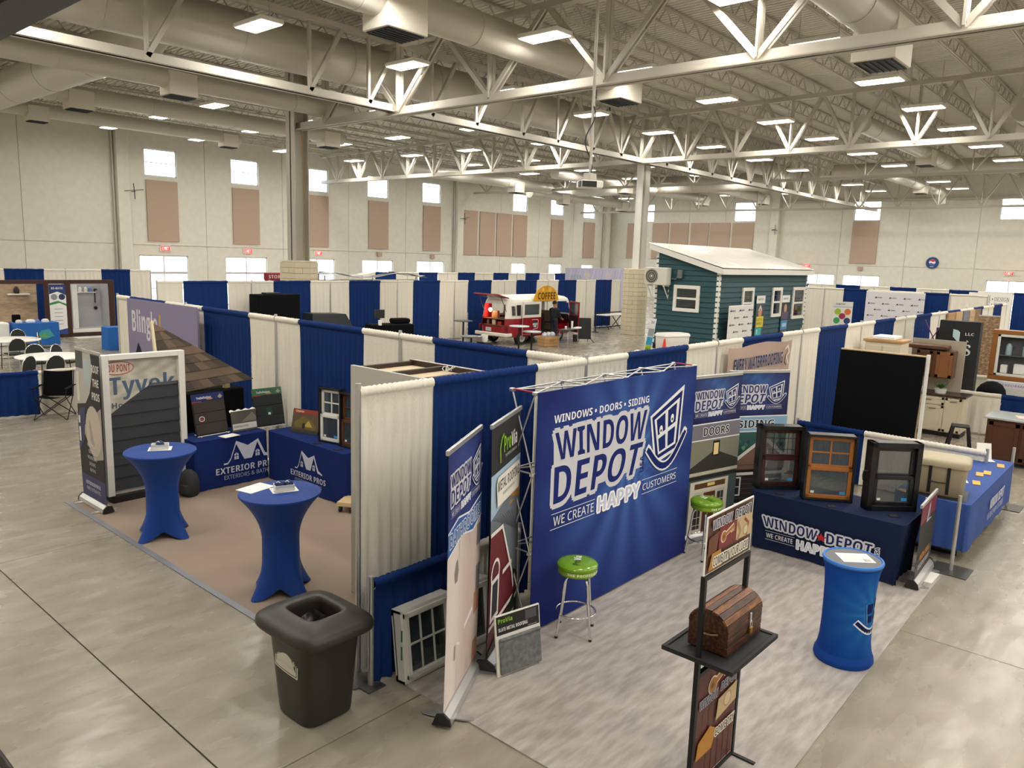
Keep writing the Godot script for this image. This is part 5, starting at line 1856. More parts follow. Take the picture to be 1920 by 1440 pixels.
func build_table2() -> void:
	var o := covered_table("blue covered table with a tan cooler and yellow cards", Vector3(11.72, 0, -2.12), 0, 2.9, 0.85, 0.745, mat("cloth_mid_blue", "2c4c93", 0.8), 0.0, 0.16)
	var p := Print.new()
	p.text("WINDOW", -0.45, 0.42, 0.05, 0.56, "e4e6ee"); p.text("DEPOT", 0.1, 0.42, 0.5, 0.56, "e4e6ee")
	p.text("WE CREATE HAPPY CUSTOMERS", -0.55, 0.3, 0.5, 0.38, "cdd4e6", false)
	put_print(o, p, Vector3(0.2, 0, 0.445), 0, 0, "print", true)
	for s in [-1.0, 1.0]:
		var l := MB.new()
		l.bar(Vector3(s * 1.15, 0.73, 0.25), Vector3(s * 1.15, 0, 0.28), 0.03, 0.03)
		l.bar(Vector3(s * 1.15, 0.73, -0.25), Vector3(s * 1.15, 0, -0.28), 0.03, 0.03)
		l.bar(Vector3(s * 1.15, 0.02, -0.28), Vector3(s * 1.15, 0.02, 0.28), 0.03, 0.03)
		part(o, "leg_frame", l, mats["black_metal"])
	# cooler
	var tan := mat("cooler_tan", "a2957a", 0.55)
	var c := thing("cooler", "tan hard cooler with black straps on the blue table", "cooler", Vector3(10.62, 0.747, -2.12), 8)
	var b := MB.new()
	b.lathe([[0.0, 0.0], [0.2, 0.0], [0.215, 0.02], [0.235, 0.34], [0.235, 0.36]], 48, Vector3.ZERO, 7.0, 1.0, 1.25, 0.6)
	part(c, "body", b, tan)
	var l2 := MB.new()
	l2.lathe([[0.235, 0.362], [0.252, 0.365], [0.258, 0.38], [0.256, 0.43], [0.24, 0.452], [0.2, 0.46], [0.0, 0.462]], 48, Vector3.ZERO, 7.0, 1.0, 1.25, 0.6)
	part(c, "lid", l2, mat("cooler_lid", "b0a488", 0.5))
	for zz in [-0.1, 0.1]:
		for sx in [-1.0, 1.0]:
			var st := MB.new()
			st.bar(Vector3(sx * 0.215, 0.03, zz), Vector3(sx * 0.247, 0.38, zz), 0.035, 0.018)
			part(c, "strap", st, mats["black_plastic"])
	var hd := MB.new()
	hd.tube([Vector3(-0.25, 0.18, -0.1), Vector3(-0.262, 0.175, 0.0), Vector3(-0.25, 0.18, 0.1)], 0.008, 6)
	part(c, "grip", hd, mats["black_plastic"])
	var wh := MB.new()
	wh.cyl(Vector3(-0.02, 0.09, -0.33), Vector3(-0.02, 0.09, -0.285), 0.085, 0.085, 20)
	part(c, "wheel", wh, mats["black_plastic"])
	var mt := MB.new()
	mt.span(-0.3, 0, -0.32, 0.27, 0.004, 0.32)
	solo("black_mat", "thin black mat under the tan cooler", "mat", mt, mats["black_plastic"], Vector3(10.6, 0.745, -2.12), 8)
	c.position.y = 0.751
	var k := 0
	for q in [[11.45, -1.86, 12], [11.98, -1.92, 10], [12.15, -1.86, 8], [12.75, -1.8, 10], [10.3, -2.42, 60]]:
		var m := MB.new()
		m.span(-0.11, 0, -0.045, 0.11, 0.008, 0.045, 0.002)
		solo("yellow_card", ["yellow card on the blue table nearest the cooler", "second yellow card from the cooler", "third yellow card from the cooler", "farthest yellow card by the white tablet", "yellow card behind the cooler wheel"][k], "card", m, mat("card_yellow", "d6a951", 0.6), Vector3(q[0], 0.747, q[1]), q[2], "yellow cards on the blue table")
		k += 1
	var wp := MB.new()
	wp.span(-0.07, 0, -0.1, 0.07, 0.002, 0.1)
	solo("paper_slip", "small white paper beside the yellow cards", "paper", wp, mats["white_paper"], Vector3(11.4, 0.747, -2.05), 20)
	var lt := thing("tablet_stand", "white tablet standing on the far end of the blue table", "tablet", Vector3(13.0, 0.747, -2.05), -60)
	var t1 := MB.new()
	t1.x = Transform3D(Basis(Vector3.RIGHT, deg_to_rad(-20)), Vector3.ZERO)
	t1.span(-0.1, 0.0, -0.008, 0.1, 0.25, 0.0, 0.003)
	part(lt, "screen", t1, mats["white_plastic"])
	var t2 := MB.new()
	t2.span(-0.1, 0, 0.0, 0.1, 0.01, 0.14, 0.003)
	part(lt, "keyboard", t2, mats["white_plastic"])
	# short poles of the divider at the table ends
	for q in [[Vector3(9.97, 0, -1.76), "short metal pole on a flat base at the near end of the blue table"], [Vector3(13.4, 0, -1.75), "short metal pole at the far end of the blue table"]]:
		var po := thing("short_upright", q[1], "pole", q[0], 0, "short poles by the blue table")
		var pm := MB.new()
		pm.cyl(Vector3(0, 0.012, 0), Vector3(0, 0.92, 0), 0.022, 0.022, 10)
		part(po, "pole", pm, mats["alu"])
		var bp := MB.new()
		bp.span(-0.2, 0, -0.2, 0.2, 0.012, 0.2, 0.003)
		part(po, "base_plate", bp, mat("base_steel", "5c5b58", 0.45, 0.6))
	# small dark red banner
	p = Print.new()
	p.rect(-0.42, 0.0, 0.42, 0.82, "751b33"); p.rect(-0.42, 0.0, 0.42, 0.26, "39343a")
	p.poly([[-0.2, 0.3], [-0.24, 0.45], [-0.12, 0.55], [0.0, 0.6], [0.18, 0.58], [0.26, 0.45], [0.2, 0.3], [0.0, 0.26]], "c65a3c")
	p.poly([[-0.12, 0.5], [0.0, 0.76], [0.06, 0.8], [0.06, 0.6], [0.2, 0.58], [0.12, 0.48]], "c9ccd0"); p.poly([[-0.02, 0.6], [0.03, 0.74], [0.05, 0.6]], "2c3a40")
	p.poly([[0.1, 0.38], [0.22, 0.42], [0.14, 0.34]], "f0ece6"); p.poly([[-0.2, 0.34], [-0.12, 0.4], [-0.1, 0.3]], "f0ece6")
	p.text("WIN BIG", -0.26, 0.17, 0.26, 0.24, "e0952c"); p.text("REGISTER TODAY", -0.3, 0.07, 0.3, 0.13, "d8d4d0")
	for i in p.v.size():
		p.v[i].z += 0.012
	roll_banner("small dark red banner standing at the corner of the flooring", Vector3(9.46, 0.012, -1.97), 3, 0.86, 0.94, p, 0.3)


# ---------------------------------------------------------------- left booth and what stands beyond it
func cocktail_table(label: String, at: Vector3, turn: float) -> void:
	var o := thing("cocktail_table", label, "table", at, turn, "blue stretch-covered cocktail tables")
	var m := MB.new()
	var H := 1.06
	var f := func(s: float, t: float) -> Vector3:
		var a := TAU * s
		var k := pow(absf(cos(a * 2.0)), 3.5)          # 1 at the four feet
		var low := lerpf(0.2, 0.375, k)
		var hem := lerpf(0.09, 0.0, pow(absf(cos(a * 2.0)), 1.5))
		var r: float
		var w := 0.185
		if t < 0.5:
			var q := t / 0.5
			r = lerpf(low, w, 1.0 - pow(1.0 - q, 1.9))
		else:
			var q := (t - 0.5) / 0.5
			r = lerpf(w, 0.4, pow(q, 2.1))
		return Vector3(cos(a) * r, lerpf(hem, H - 0.03, t), sin(a) * r)
	m.sheet(func(s: float, t: float) -> Vector3: return f.call(1.0 - s, t), 64, 20)
	part(o, "stretch_cover", m, mats["stretch_blue"])
	var tp := MB.new()
	tp.lathe([[0.4, H - 0.03], [0.407, H - 0.02], [0.405, H - 0.005], [0.395, H], [0.0, H]], 56)
	part(o, "top_cap", tp, mats["stretch_blue"])
	var pl := MB.new()
	pl.cyl(Vector3(0, 0.02, 0), Vector3(0, H - 0.05, 0), 0.035, 0.035, 10)
	part(o, "pedestal", pl, mats["black_metal"])

func giveaway(label: String, at: Vector3, turn: float, n: int) -> void:
	var sh := MB.new()
	sh.span(-0.13, 0, -0.1, 0.13, 0.002, 0.1)
	var so := thing("flyer", label + ", the flyer under the box", "flyer", at, turn)
	part(so, "sheet", sh, mats["white_paper"])
	var fp := Print.new()
	for k in 4:
		fp.rect(-0.11, -0.085 + k * 0.02, -0.02 + 0.03 * k, -0.075 + k * 0.02, "6d6d6a")
	put_print(so, fp, Vector3(0, 0.002, 0), 0, -90)
	var o := thing("open_box", label + ", the white open box", "box", at + Vector3(0, 0.0025, 0), turn)
	var b := MB.new()
	var w := 0.095
	var d := 0.065
	b.span(-w, 0, -d, w, 0.003, d)
	for e in [[-w, -d, w, -d + 0.003], [-w, d - 0.003, w, d], [-w, -d, -w + 0.003, d], [w - 0.003, -d, w, d]]:
		b.span(e[0], 0, e[1], e[2], 0.06, e[3])
	part(o, "carton", b, mats["white_paper"])
	var fl := MB.new()
	fl.quad(Vector3(-w, 0.06, d), Vector3(w, 0.06, d), Vector3(w, 0.065, d + 0.02), Vector3(-w, 0.065, d + 0.02))
	part(o, "flap", fl, mats["white_paper"])
	for k in n:
		var t := thing("foam_toy", "%s blue foam giveaway in the white box on the %s cocktail table" % [["first", "second"][k], "near" if n == 2 else "far"], "giveaway", at, turn)
		var m := MB.new()
		var cx := (k - (n - 1) * 0.5) * 0.09
		m.x = Transform3D(Basis(Vector3.UP, 0.4), Vector3(cx, 0.035, 0))
		m.lathe([[0.0, 0.0], [0.04, 0.0], [0.045, 0.02], [0.04, 0.045], [0.02, 0.062], [0.0, 0.066]], 20, Vector3.ZERO, 4.0)
		part(t, "body", m, mat("foam_blue", "17305e", 0.6))
		var p := Print.new()
		p.poly([[-0.025, 0.0], [0.0, 0.022], [0.025, 0.0], [0.015, 0.0], [0.0, 0.012], [-0.015, 0.0]], "d8dce6")
		var po := put_print(t, p, Vector3(cx - 0.02, 0.088, 0.032), -20, -50)

func ext_logo(p: Print, s: float, cx: float, y0: float) -> void:
	var T := func(a: float, b: float) -> Vector2: return Vector2(cx + a * s, y0 + b * s)
	var w := "c9cede"
	p.poly([T.call(-0.5, 0.28), T.call(-0.42, 0.28), T.call(-0.36, 0.36), T.call(-0.24, 0.68), T.call(0.0, 0.56), T.call(0.22, 0.66), T.call(0.36, 0.36), T.call(0.5, 0.3), T.call(0.5, 0.27), T.call(0.33, 0.3), T.call(0.2, 0.6), T.call(0.08, 0.3), T.call(-0.08, 0.3), T.call(-0.24, 0.62), T.call(-0.36, 0.32), T.call(-0.42, 0.25), T.call(-0.5, 0.25)], w)
	for q in [-0.24, 0.2]:
		p.poly([T.call(q - 0.045, 0.32), T.call(q + 0.045, 0.32), T.call(q + 0.045, 0.42), T.call(q, 0.46), T.call(q - 0.045, 0.42)], w)
		p.stroke([T.call(q, 0.32), T.call(q, 0.46)], 0.012 * s, "12327c"); p.stroke([T.call(q - 0.045, 0.39), T.call(q + 0.045, 0.39)], 0.012 * s, "12327c")
	p.text4("EXTERIOR PROS", T.call(-0.66, 0.08), T.call(0.62, 0.08), T.call(0.62, 0.2), T.call(-0.66, 0.2), w)
	p.text4("EXTERIORS & BATHS", T.call(-0.5, -0.04), T.call(0.48, -0.04), T.call(0.48, 0.04), T.call(-0.5, 0.04), "aab4d0", false)

func shingle_board(label: String, at: Vector3, turn: float, w: float, h: float, head: String, shingle: Material, rows: int, badge: String) -> void:
	var o := thing("shingle_board", label, "sample board", at, turn, "shingle sample boards on the blue table")
	var tilt := deg_to_rad(-12)
	var b := MB.new()
	b.x = Transform3D(Basis(Vector3.RIGHT, tilt), Vector3.ZERO)
	b.span(-w * 0.5, 0, -0.012, w * 0.5, h, 0, 0.003)
	part(o, "board", b, mats["black_plastic"])
	var rh := h * 0.78 / rows
	for k in rows:
		var s := MB.new()
		s.x = b.x
		s.span(-w * 0.48, 0.02 + k * rh, 0.0, w * 0.48, 0.02 + (k + 1) * rh - 0.004, 0.014 - 0.004 * (k % 2), 0.003)
		part(o, "shingle", s, shingle)
	var p := Print.new()
	p.z = 0.002
	p.rect(-w * 0.5, h * 0.82, w * 0.5, h, head)
	p.rect(-w * 0.49, h * 0.76, -w * 0.2, h * 0.82, "c4302f"); p.text("TruDefinition", -w * 0.35, h * 0.87, w * 0.1, h * 0.93, "e6e8ee")
	p.poly([[w * 0.3, h * 0.88], [w * 0.38, h * 0.84], [w * 0.46, h * 0.89], [w * 0.38, h * 0.95]], "a49c8e")
	p.text("DURATION", -w * 0.46, h * 0.775, -w * 0.24, h * 0.805, "f4e8e6")
	p.disc(w * 0.05, h * 0.86, w * 0.1, "c98a5c", h * 0.02)
	put_print(o, p, Vector3.ZERO, 0, -12)
	var pb := Print.new()
	pb.z = 0.016
	if badge == "round":
		pb.disc(-w * 0.28, h * 0.4, 0.045, "e8e4e0", 0.04); pb.disc(-w * 0.28, h * 0.4, 0.036, "4a4a4a", 0.031); pb.poly([[-w * 0.28 - 0.036, h * 0.4], [-w * 0.28 + 0.036, h * 0.4], [-w * 0.28, h * 0.4 - 0.03]], "c4302f")
	elif badge == "square":
		pb.rect(-0.05, h * 0.28, 0.05, h * 0.5, "2a463c"); pb.rect(-0.02, h * 0.3, 0.02, h * 0.36, "dfe6e0")
	put_print(o, pb, Vector3.ZERO, 0, -12)
	var e := MB.new()
	e.bar(Vector3(-w * 0.5, 0.005, 0.03), Vector3(w * 0.5, 0.005, 0.03), 0.01, 0.01)
	for s in [-1.0, 1.0]:
		e.bar(Vector3(s * w * 0.42, 0.005, 0.07), Vector3(s * w * 0.42, 0.005, -0.12), 0.01, 0.01)
	part(o, "easel", e, mats["white_plastic"])

func build_left() -> void:
	# brown carpet with a taped edge
	var cm := mat("brown_carpet", "ffffff", 0.95, 0.0, 0.2)
	cm.albedo_texture = noise_tex(91, 0.35, [[0.0, "85756a"], [0.5, "9a897b"], [1.0, "b0a092"]], 512, 2)
	tri_mat(cm, Vector3(1.2, 1.2, 1.2))
	var c := MB.new()
	c.span(3.62, 0, -11.15, 6.6, 0.01, -5.05, 0.003)
	solo("booth_carpet", "tan brown carpet under the two blue cocktail tables", "carpet", c, cm)
	var tp := MB.new()
	tp.span(3.59, 0.0005, -11.2, 3.66, 0.0125, -5.0, 0.002)
	solo("edge_tape", "long silver tape strip along the tan carpet edge", "tape", tp, mat("tape_silver", "8d9098", 0.4, 0.3))
	# cocktail tables and giveaways
	cocktail_table("blue stretch-covered cocktail table, the farther one by the siding display", Vector3(4.0, 0.01, -9.1), 20)
	cocktail_table("blue stretch-covered cocktail table, the nearer one by the trash bin", Vector3(4.14, 0.01, -6.72), 8)
	giveaway("far cocktail table", Vector3(4.02, 1.071, -9.15), -30, 1)
	giveaway("near cocktail table", Vector3(4.2, 1.071, -6.74), -20, 2)
	var ps := MB.new()
	ps.span(-0.16, 0, -0.11, 0.16, 0.002, 0.11)
	solo("paper_sheet", "white sheet beside the box on the near cocktail table", "paper", ps, mats["white_paper"], Vector3(4.02, 1.071, -6.98), 12)
	# exterior company banner on the end
	var p := Print.new()
	p.rect(-0.4, 0, 0.4, 2.0, "6b6668")
	p.rect(-0.4, 0, 0.4, 0.3, "252a5c")
	p.poly([[-0.4, 2.0], [0.1, 2.0], [0.16, 1.75], [0.05, 1.45], [-0.1, 1.3], [-0.4, 1.25]], "b9b4ae")
	p.rect(-0.4, 1.75, -0.15, 1.98, "3c4448"); p.rect(-0.12, 1.55, 0.08, 1.9, "aebec2"); p.rect(-0.38, 1.3, -0.3, 1.7, "d9d6d0")
	p.poly([[-0.25, 0.95], [0.4, 1.3], [0.4, 0.62], [0.1, 0.55]], "a49a90"); p.disc(0.12, 0.95, 0.26, "c2b6aa", 0.34)
	p.poly([[-0.4, 0.6], [-0.2, 0.8], [-0.12, 1.25], [-0.32, 1.2], [-0.4, 1.0]], "28305e")
	p.text("ROOF", 0.14, 1.74, 0.38, 1.84, "eceae8"); p.text("THE", 0.16, 1.56, 0.36, 1.66, "eceae8"); p.text("PROS", 0.13, 1.38, 0.38, 1.48, "eceae8")
	var items := ["ROOFING", "SIDING", "WINDOWS", "DOORS", "BATHS"]
	for k in 5:
		p.line(items[k], 0.02, 0.86 - k * 0.085 - 0.12, 0.045, "d9d8da", false)
	p.line("EXTERIORPROS", 0.0, 0.2, 0.05, "c8ccdc"); p.line("FREE ESTIMATES", 0.0, 0.12, 0.045, "c8ccdc", false)
	p.rect(-0.36, 0.75, -0.3, 0.95, "e4e2e0"); p.rect(-0.36, 1.0, -0.3, 1.1, "e4e2e0")
	bow(p, 2.1)
	roll_banner("tall grey banner standing at the end of the tan carpet", Vector3(3.82, 0.01, -10.72), -90, 0.8, 2.1, p, 0.34)
	# house wrap and siding display
	var o := thing("siding_display", "white-framed display of house wrap and charcoal lap siding", "display", Vector3(4.53, 0.01, -10.72), 0)
	var fr := MB.new()
	for s in [[-0.56, -0.47], [0.47, 0.56]]:
		fr.span(s[0], 0.1, -0.06, s[1], 2.03, 0.05, 0.004)
	fr.span(-0.47, 1.96, -0.06, 0.47, 2.03, 0.05, 0.004)
	part(o, "white_frame", fr, mats["white_plastic"])
	var rp := MB.new()
	rp.span(-0.6, 0.1, -0.42, -0.57, 2.0, -0.06, 0.004)
	part(o, "side_panel", rp, mats["white_plastic"])
	var bk := MB.new()
	bk.span(-0.47, 0.1, -0.06, 0.47, 1.96, -0.02)
	part(o, "back_board", bk, mats["white_plastic"])
	p = Print.new()
	field(p, -0.47, 1.1, 0.47, 1.96, 20, 16, func(xx: float, yy: float) -> Color: return Color("cfcabd").lerp(Color("aca79b"), 0.5 + 0.5 * sin(xx * 23.0 + 3.0 * sin(yy * 19.0))))
	p.disc(-0.33, 1.84, 0.21, "b0433c", 0.095); p.disc(-0.33, 1.84, 0.2, "cfc8ba", 0.083)
	p.text("DU PONT", -0.46, 1.79, -0.17, 1.89, "b0433c")
	p.text("Tyvek", -0.46, 1.4, 0.44, 1.73, "51667c")
	p.text("HomeWrap", -0.43, 1.27, 0.2, 1.37, "4a5864")
	put_print(o, p, Vector3(0, 0, -0.02))
	var sd := mat("siding_charcoal", "30343a", 0.55)
	for k in 9:
		var y0 := 0.16 + k * 0.175
		var y1 := minf(y0 + 0.182, 1.6)
		var cut := func(y: float) -> float: return -0.47 if y < 1.22 else clampf(-0.47 + (y - 1.22) * 1.55, -0.47, 0.1)
		var q := PackedVector2Array([Vector2(cut.call(y0), y0), Vector2(0.47, y0), Vector2(0.47, y1), Vector2(cut.call(y1), y1)])
		var b := MB.new()
		b.quad(Vector3(q[0].x, y0, 0.024), Vector3(q[1].x, y0, 0.024), Vector3(q[2].x, y1, 0.004), Vector3(q[3].x, y1, 0.004))
		b.quad(Vector3(q[0].x, y0, -0.02), Vector3(q[1].x, y0, -0.02), Vector3(q[1].x, y0, 0.024), Vector3(q[0].x, y0, 0.024))
		b.quad(Vector3(q[0].x, y0, -0.02), Vector3(q[0].x, y0, 0.024), Vector3(q[3].x, y1, 0.004), Vector3(q[3].x, y1, -0.02))
		part(o, "siding_board", b, sd)
	var bs := MB.new()
	bs.span(-0.5, 0.0, -0.3, 0.56, 0.1, 0.06, 0.006)
	part(o, "base", bs, mats["black_plastic"])
	# shingled hip roof sample behind it
	o = thing("roof_sample", "brown shingled hip-roof sample above the left table", "roof sample", Vector3(5.4, 0, -11.1), 0)
	var A := Vector3(-0.46, 2.38, -0.2)
	var B := Vector3(0.95, 1.46, 0.08)
	var C := Vector3(-0.52, 1.37, 0.12)
	var eave := (B - C)
	var nrm := (B - C).cross(A - C).normalized()
	if nrm.y < 0:
		nrm = -nrm
	var deck := MB.new()
	for s in [0.0, -0.03]:
		deck.tri(C + nrm * s, B + nrm * s, A + nrm * s)
	for e in [[C, B], [B, A], [A, C]]:
		deck.quad(e[0], e[1], e[1] - nrm * 0.03, e[0] - nrm * 0.03)
	part(o, "deck_board", deck, mat("plywood", "cdb48a", 0.7))
	var tones := [mat("shingle_a", "5a4d42", 0.9), mat("shingle_b", "4a4038", 0.9), mat("shingle_c", "6d5c4c", 0.9)]
	var rows := 8
	for r in rows:
		var f0 := float(r) / rows
		var f1 := minf(float(r + 1) / rows + 0.02, 1.0)
		var l0 := C.lerp(A, f0); var r0 := B.lerp(A, f0)
		var l1 := C.lerp(A, f1); var r1 := B.lerp(A, f1)
		var n := maxi(1, 9 - r)
		for k in n:
			var a0 := (k + (0.25 if r % 2 else 0.0) * (1.0 if k > 0 else 0.0)) / float(n)
			var a1 := minf((k + 1 + (0.25 if r % 2 else 0.0)) / float(n), 1.0)
			var q := [l0.lerp(r0, a0), l0.lerp(r0, a1), l1.lerp(r1, a1), l1.lerp(r1, a0)]
			var s := MB.new()
			var th := 0.014 + 0.004 * ((k + r) % 2)
			s.quad(q[0] + nrm * th, q[1] + nrm * th, q[2] + nrm * 0.004, q[3] + nrm * 0.004)
			s.quad(q[0], q[1], q[1] + nrm * th, q[0] + nrm * th)
			s.quad(q[1], q[2], q[2] + nrm * 0.004, q[1] + nrm * th)
			s.quad(q[3], q[0], q[0] + nrm * th, q[3] + nrm * 0.004)
			part(o, "shingle", s, tones[(k * 2 + r * 5 + (k * r) % 3) % 3])
	var pe := MB.new()
	pe.bar(A + Vector3(-0.02, 0.03, 0.0), C + Vector3(-0.02, 0.03, 0.0), 0.03, 0.08)
	part(o, "cut_edge", pe, mat("pine_edge", "e0d2b0", 0.7))
	var sf := MB.new()
	sf.bar(Vector3(-0.4, 0, -0.2), Vector3(-0.4, 2.25, -0.2), 0.08, 0.08); sf.bar(Vector3(0.6, 0, -0.12), Vector3(0.6, 1.6, -0.12), 0.08, 0.08)
	sf.bar(Vector3(-0.4, 1.32, -0.2), Vector3(0.6, 1.42, -0.12), 0.06, 0.06)
	part(o, "support", sf, mat("pine_edge", "e0d2b0", 0.7))
	var bx := MB.new()
	bx.span(-0.55, 0, -0.2, 0.55, 1.33, 0.2, 0.03)
	solo("draped_box", "black cloth-covered box under the shingled roof sample", "box", bx, mats["cloth_black"], Vector3(5.68, 0, -11.25), 4)
	# L of blue tables
	o = covered_table("royal blue table with the left house logo, under the shingle boards", Vector3(5.62, 0.01, -10.68), 0, 1.16, 0.6, 0.74, mats["cloth_royal"], 0.0)
	p = Print.new()
	ext_logo(p, 0.78, 0.24, 0.14)
	put_print(o, p, Vector3(0, 0, 0.315), 0, 0, "print", true)
	o = covered_table("royal blue table with the right house logo, under the framed windows", Vector3(6.42, 0.01, -9.42), -90, 1.94, 0.44, 0.745, mats["cloth_royal"], 0.0)
	p = Print.new()
	ext_logo(p, 0.68, 0.14, 0.15)
	put_print(o, p, Vector3(0, 0, 0.235), 0, 0, "print", true)
	var brown := mat("shingle_dark", "3b322d", 0.85)
	var black := mat("shingle_black", "262a2c", 0.85)
	shingle_board("brown shingle board with a blue header and round badge", Vector3(5.47, 0.757, -10.66), 4, 0.52, 0.62, "1d2c66", brown, 3, "round")
	shingle_board("black shingle board with a green and white header", Vector3(6.4, 0.757, -10.62), -4, 0.5, 0.6, "3d6a4c", black, 3, "square")
	o = thing("sample_box", "small grey sample board with a white printed foot between the shingle boards", "sample board", Vector3(5.95, 0.757, -10.58), 2)
	var sb := MB.new()
	sb.x = Transform3D(Basis(Vector3.RIGHT, deg_to_rad(-10)), Vector3.ZERO)
	sb.span(-0.21, 0, -0.012, 0.21, 0.31, 0.0, 0.003)
	part(o, "board", sb, mat("sample_grey", "5a584f", 0.8))
	p = Print.new()
	p.rect(-0.2, 0.03, 0.2, 0.12, "dcd9d2"); p.text("RESIDENTIAL ROOFING", -0.18, 0.06, 0.06, 0.09, "55504a")
	p.poly([[-0.05, 0.14], [0.14, 0.27], [0.2, 0.2], [0.2, 0.14]], "827c6c")
	put_print(o, p, Vector3(0, 0, 0.001), 0, -10)
	var wr := MB.new()
	wr.sheet(func(s: float, t: float) -> Vector3: return Vector3(lerpf(-0.22, 0.22, s), 0.29 + 0.03 * t + 0.012 * sin(s * 23.0), -0.06 - 0.02 * t), 16, 3)
	part(o, "torn_wrap", wr, mats["white_paper"])
	var br := MB.new()
	br.span(-0.13, 0, -0.09, 0.13, 0.002, 0.09)
	solo("brochure", "open brochure lying before the brown shingle board", "brochure", br, mats["white_paper"], Vector3(5.6, 0.757, -10.43), 8)
	o = thing("picture_board", "brown house picture board leaning in the table corner", "picture", Vector3(6.5, 0.757, -9.86), -72)
	var pb := MB.new()
	pb.x = Transform3D(Basis(Vector3.RIGHT, deg_to_rad(-14)), Vector3.ZERO)
	pb.span(-0.25, 0, -0.01, 0.25, 0.36, 0.0, 0.002)
	part(o, "board", pb, mat("board_brown", "5c4a38", 0.7))
	p = Print.new()
	p.rect(-0.25, 0.29, 0.25, 0.36, "8c3a2a"); p.text("Owens", -0.2, 0.31, -0.05, 0.345, "f0dcc8")
	p.poly([[-0.2, 0.16], [-0.05, 0.26], [0.12, 0.2], [0.2, 0.12], [0.2, 0.06], [-0.2, 0.08]], "6f6130"); p.poly([[-0.02, 0.1], [0.06, 0.2], [0.14, 0.1]], "b9a24a"); p.rect(-0.05, 0.07, 0.0, 0.15, "2e2620")
	p.rect(-0.25, 0.0, 0.25, 0.05, "3f3a30")
	put_print(o, p, Vector3(0, 0, 0.001), 0, -14)
	var dk := mat("window_black", "15161a", 0.35)
	o = thing("framed_window", "white display window in a black case on the right blue table", "window sample", Vector3(6.42, 0.757, -9.1), -78, "cased windows on the blue table")
	display_window(o, 0.42, 0.8, 0.12, dk, mats["white_plastic"], 0.025, true)
	o = thing("framed_window", "brown wood display window in a black case beside the white one", "window sample", Vector3(6.44, 0.757, -8.66), -84, "cased windows on the blue table")
	display_window(o, 0.4, 0.78, 0.12, dk, mat("walnut", "5a3620", 0.4), 0.025, true)
	for q in [[Vector3(6.3, 0.757, -9.2), "black foot plate under the white cased window"], [Vector3(6.3, 0.757, -8.72), "black foot plate under the brown cased window"]]:
		var pl := MB.new()
		pl.span(-0.07, 0, -0.03, 0.07, 0.006, 0.03, 0.002)
		solo("case_foot", q[1], "foot plate", pl, mats["black_plastic"], q[0], -20)
	# bag and dolly on the floor
	o = thing("backpack", "dark backpack on the carpet by the left blue table", "bag", Vector3(4.93, 0.01, -10.35), 20)
	var bp := MB.new()
	bp.lathe([[0.0, 0.0], [0.11, 0.0], [0.14, 0.05], [0.14, 0.2], [0.11, 0.32], [0.05, 0.37], [0.0, 0.38]], 24, Vector3.ZERO, 3.0, 0.8, 1.0)
	part(o, "body", bp, mat("bag_grey", "2b2d2f", 0.8))
	var pk := MB.new()
	pk.lathe([[0.0, 0.04], [0.07, 0.05], [0.09, 0.1], [0.08, 0.18], [0.0, 0.2]], 16, Vector3(-0.07, 0, 0.03), 3.0)
	part(o, "pocket", pk, mat("bag_grey", "2b2d2f", 0.8))
	o = thing("wood_dolly", "wooden dolly with black casters at the end of the right table", "dolly", Vector3(6.18, 0.01, -8.3), 30)
	var dm := MB.new()
	dm.span(-0.16, 0.09, -0.12, 0.16, 0.15, 0.12, 0.006)
	part(o, "board", dm, mat("plywood", "cdb48a", 0.7))
	for sx in [-0.12, 0.12]:
		for sz in [-0.08, 0.08]:
			var ca := MB.new()
			ca.cyl(Vector3(sx, 0.045, sz - 0.015), Vector3(sx, 0.045, sz + 0.015), 0.042, 0.042, 12)
			part(o, "caster", ca, mats["black_plastic"])
	# tall grey display cabinet behind the near drape, open plywood top
	o = thing("display_cabinet", "tall grey display cabinet with open plywood top behind the near drape", "cabinet", Vector3(5.02, 0.01, -5.62), 0)
	var gc := mat("cabinet_grey", "b4b1a8", 0.5)
	var bd := MB.new()
	bd.span(-0.4, 0.0, -0.56, -0.36, 2.38, 0.56); bd.span(0.36, 0.0, -0.56, 0.4, 2.38, 0.56)
	bd.span(-0.36, 0.12, 0.52, 0.36, 2.38, 0.56); bd.span(-0.36, 0.12, -0.56, 0.36, 2.3, -0.52)
	part(o, "panel", bd, gc)
	var tpn := MB.new()
	tpn.span(-0.36, 2.31, -0.52, 0.36, 2.325, 0.52)
	part(o, "plywood_top", tpn, mat("plywood_pale", "cfbd9c", 0.75))
	for zz in [-0.5, -0.02, 0.44]:
		var st := MB.new()
		st.span(-0.36, 2.326, zz - 0.025, 0.36, 2.37, zz + 0.025, 0.003)
		part(o, "batten", st, mat("batten_dark", "33241c", 0.6))
	var ed := MB.new()
	ed.span(0.33, 2.326, -0.52, 0.36, 2.38, 0.52)
	part(o, "edge_batten", ed, mat("batten_dark", "33241c", 0.6))
	var wi := MB.new()
	var pts := []
	for k in 24:
		pts.append(Vector3(0.2 + 0.05 * cos(k * 0.9), 2.38 + 0.02 * sin(k * 1.3), 0.2 + 0.05 * sin(k * 0.7)))
	wi.tube(pts, 0.005, 5)
	part(o, "wire_coil", wi, mats["alu"])
	# lavender backdrop with the house lights company name
	o = thing("lavender_backdrop", "lavender fabric backdrop with white lettering and dark house shapes", "backdrop", Vector3(6.5, 0, -14.55), -90)
	var lb := MB.new()
	lb.span(-1.45, 0.05, -0.02, 1.45, 2.44, 0.0, 0.006)
	part(o, "fabric", lb, mat("lavender", "8f87a4", 0.75))
	p = Print.new()
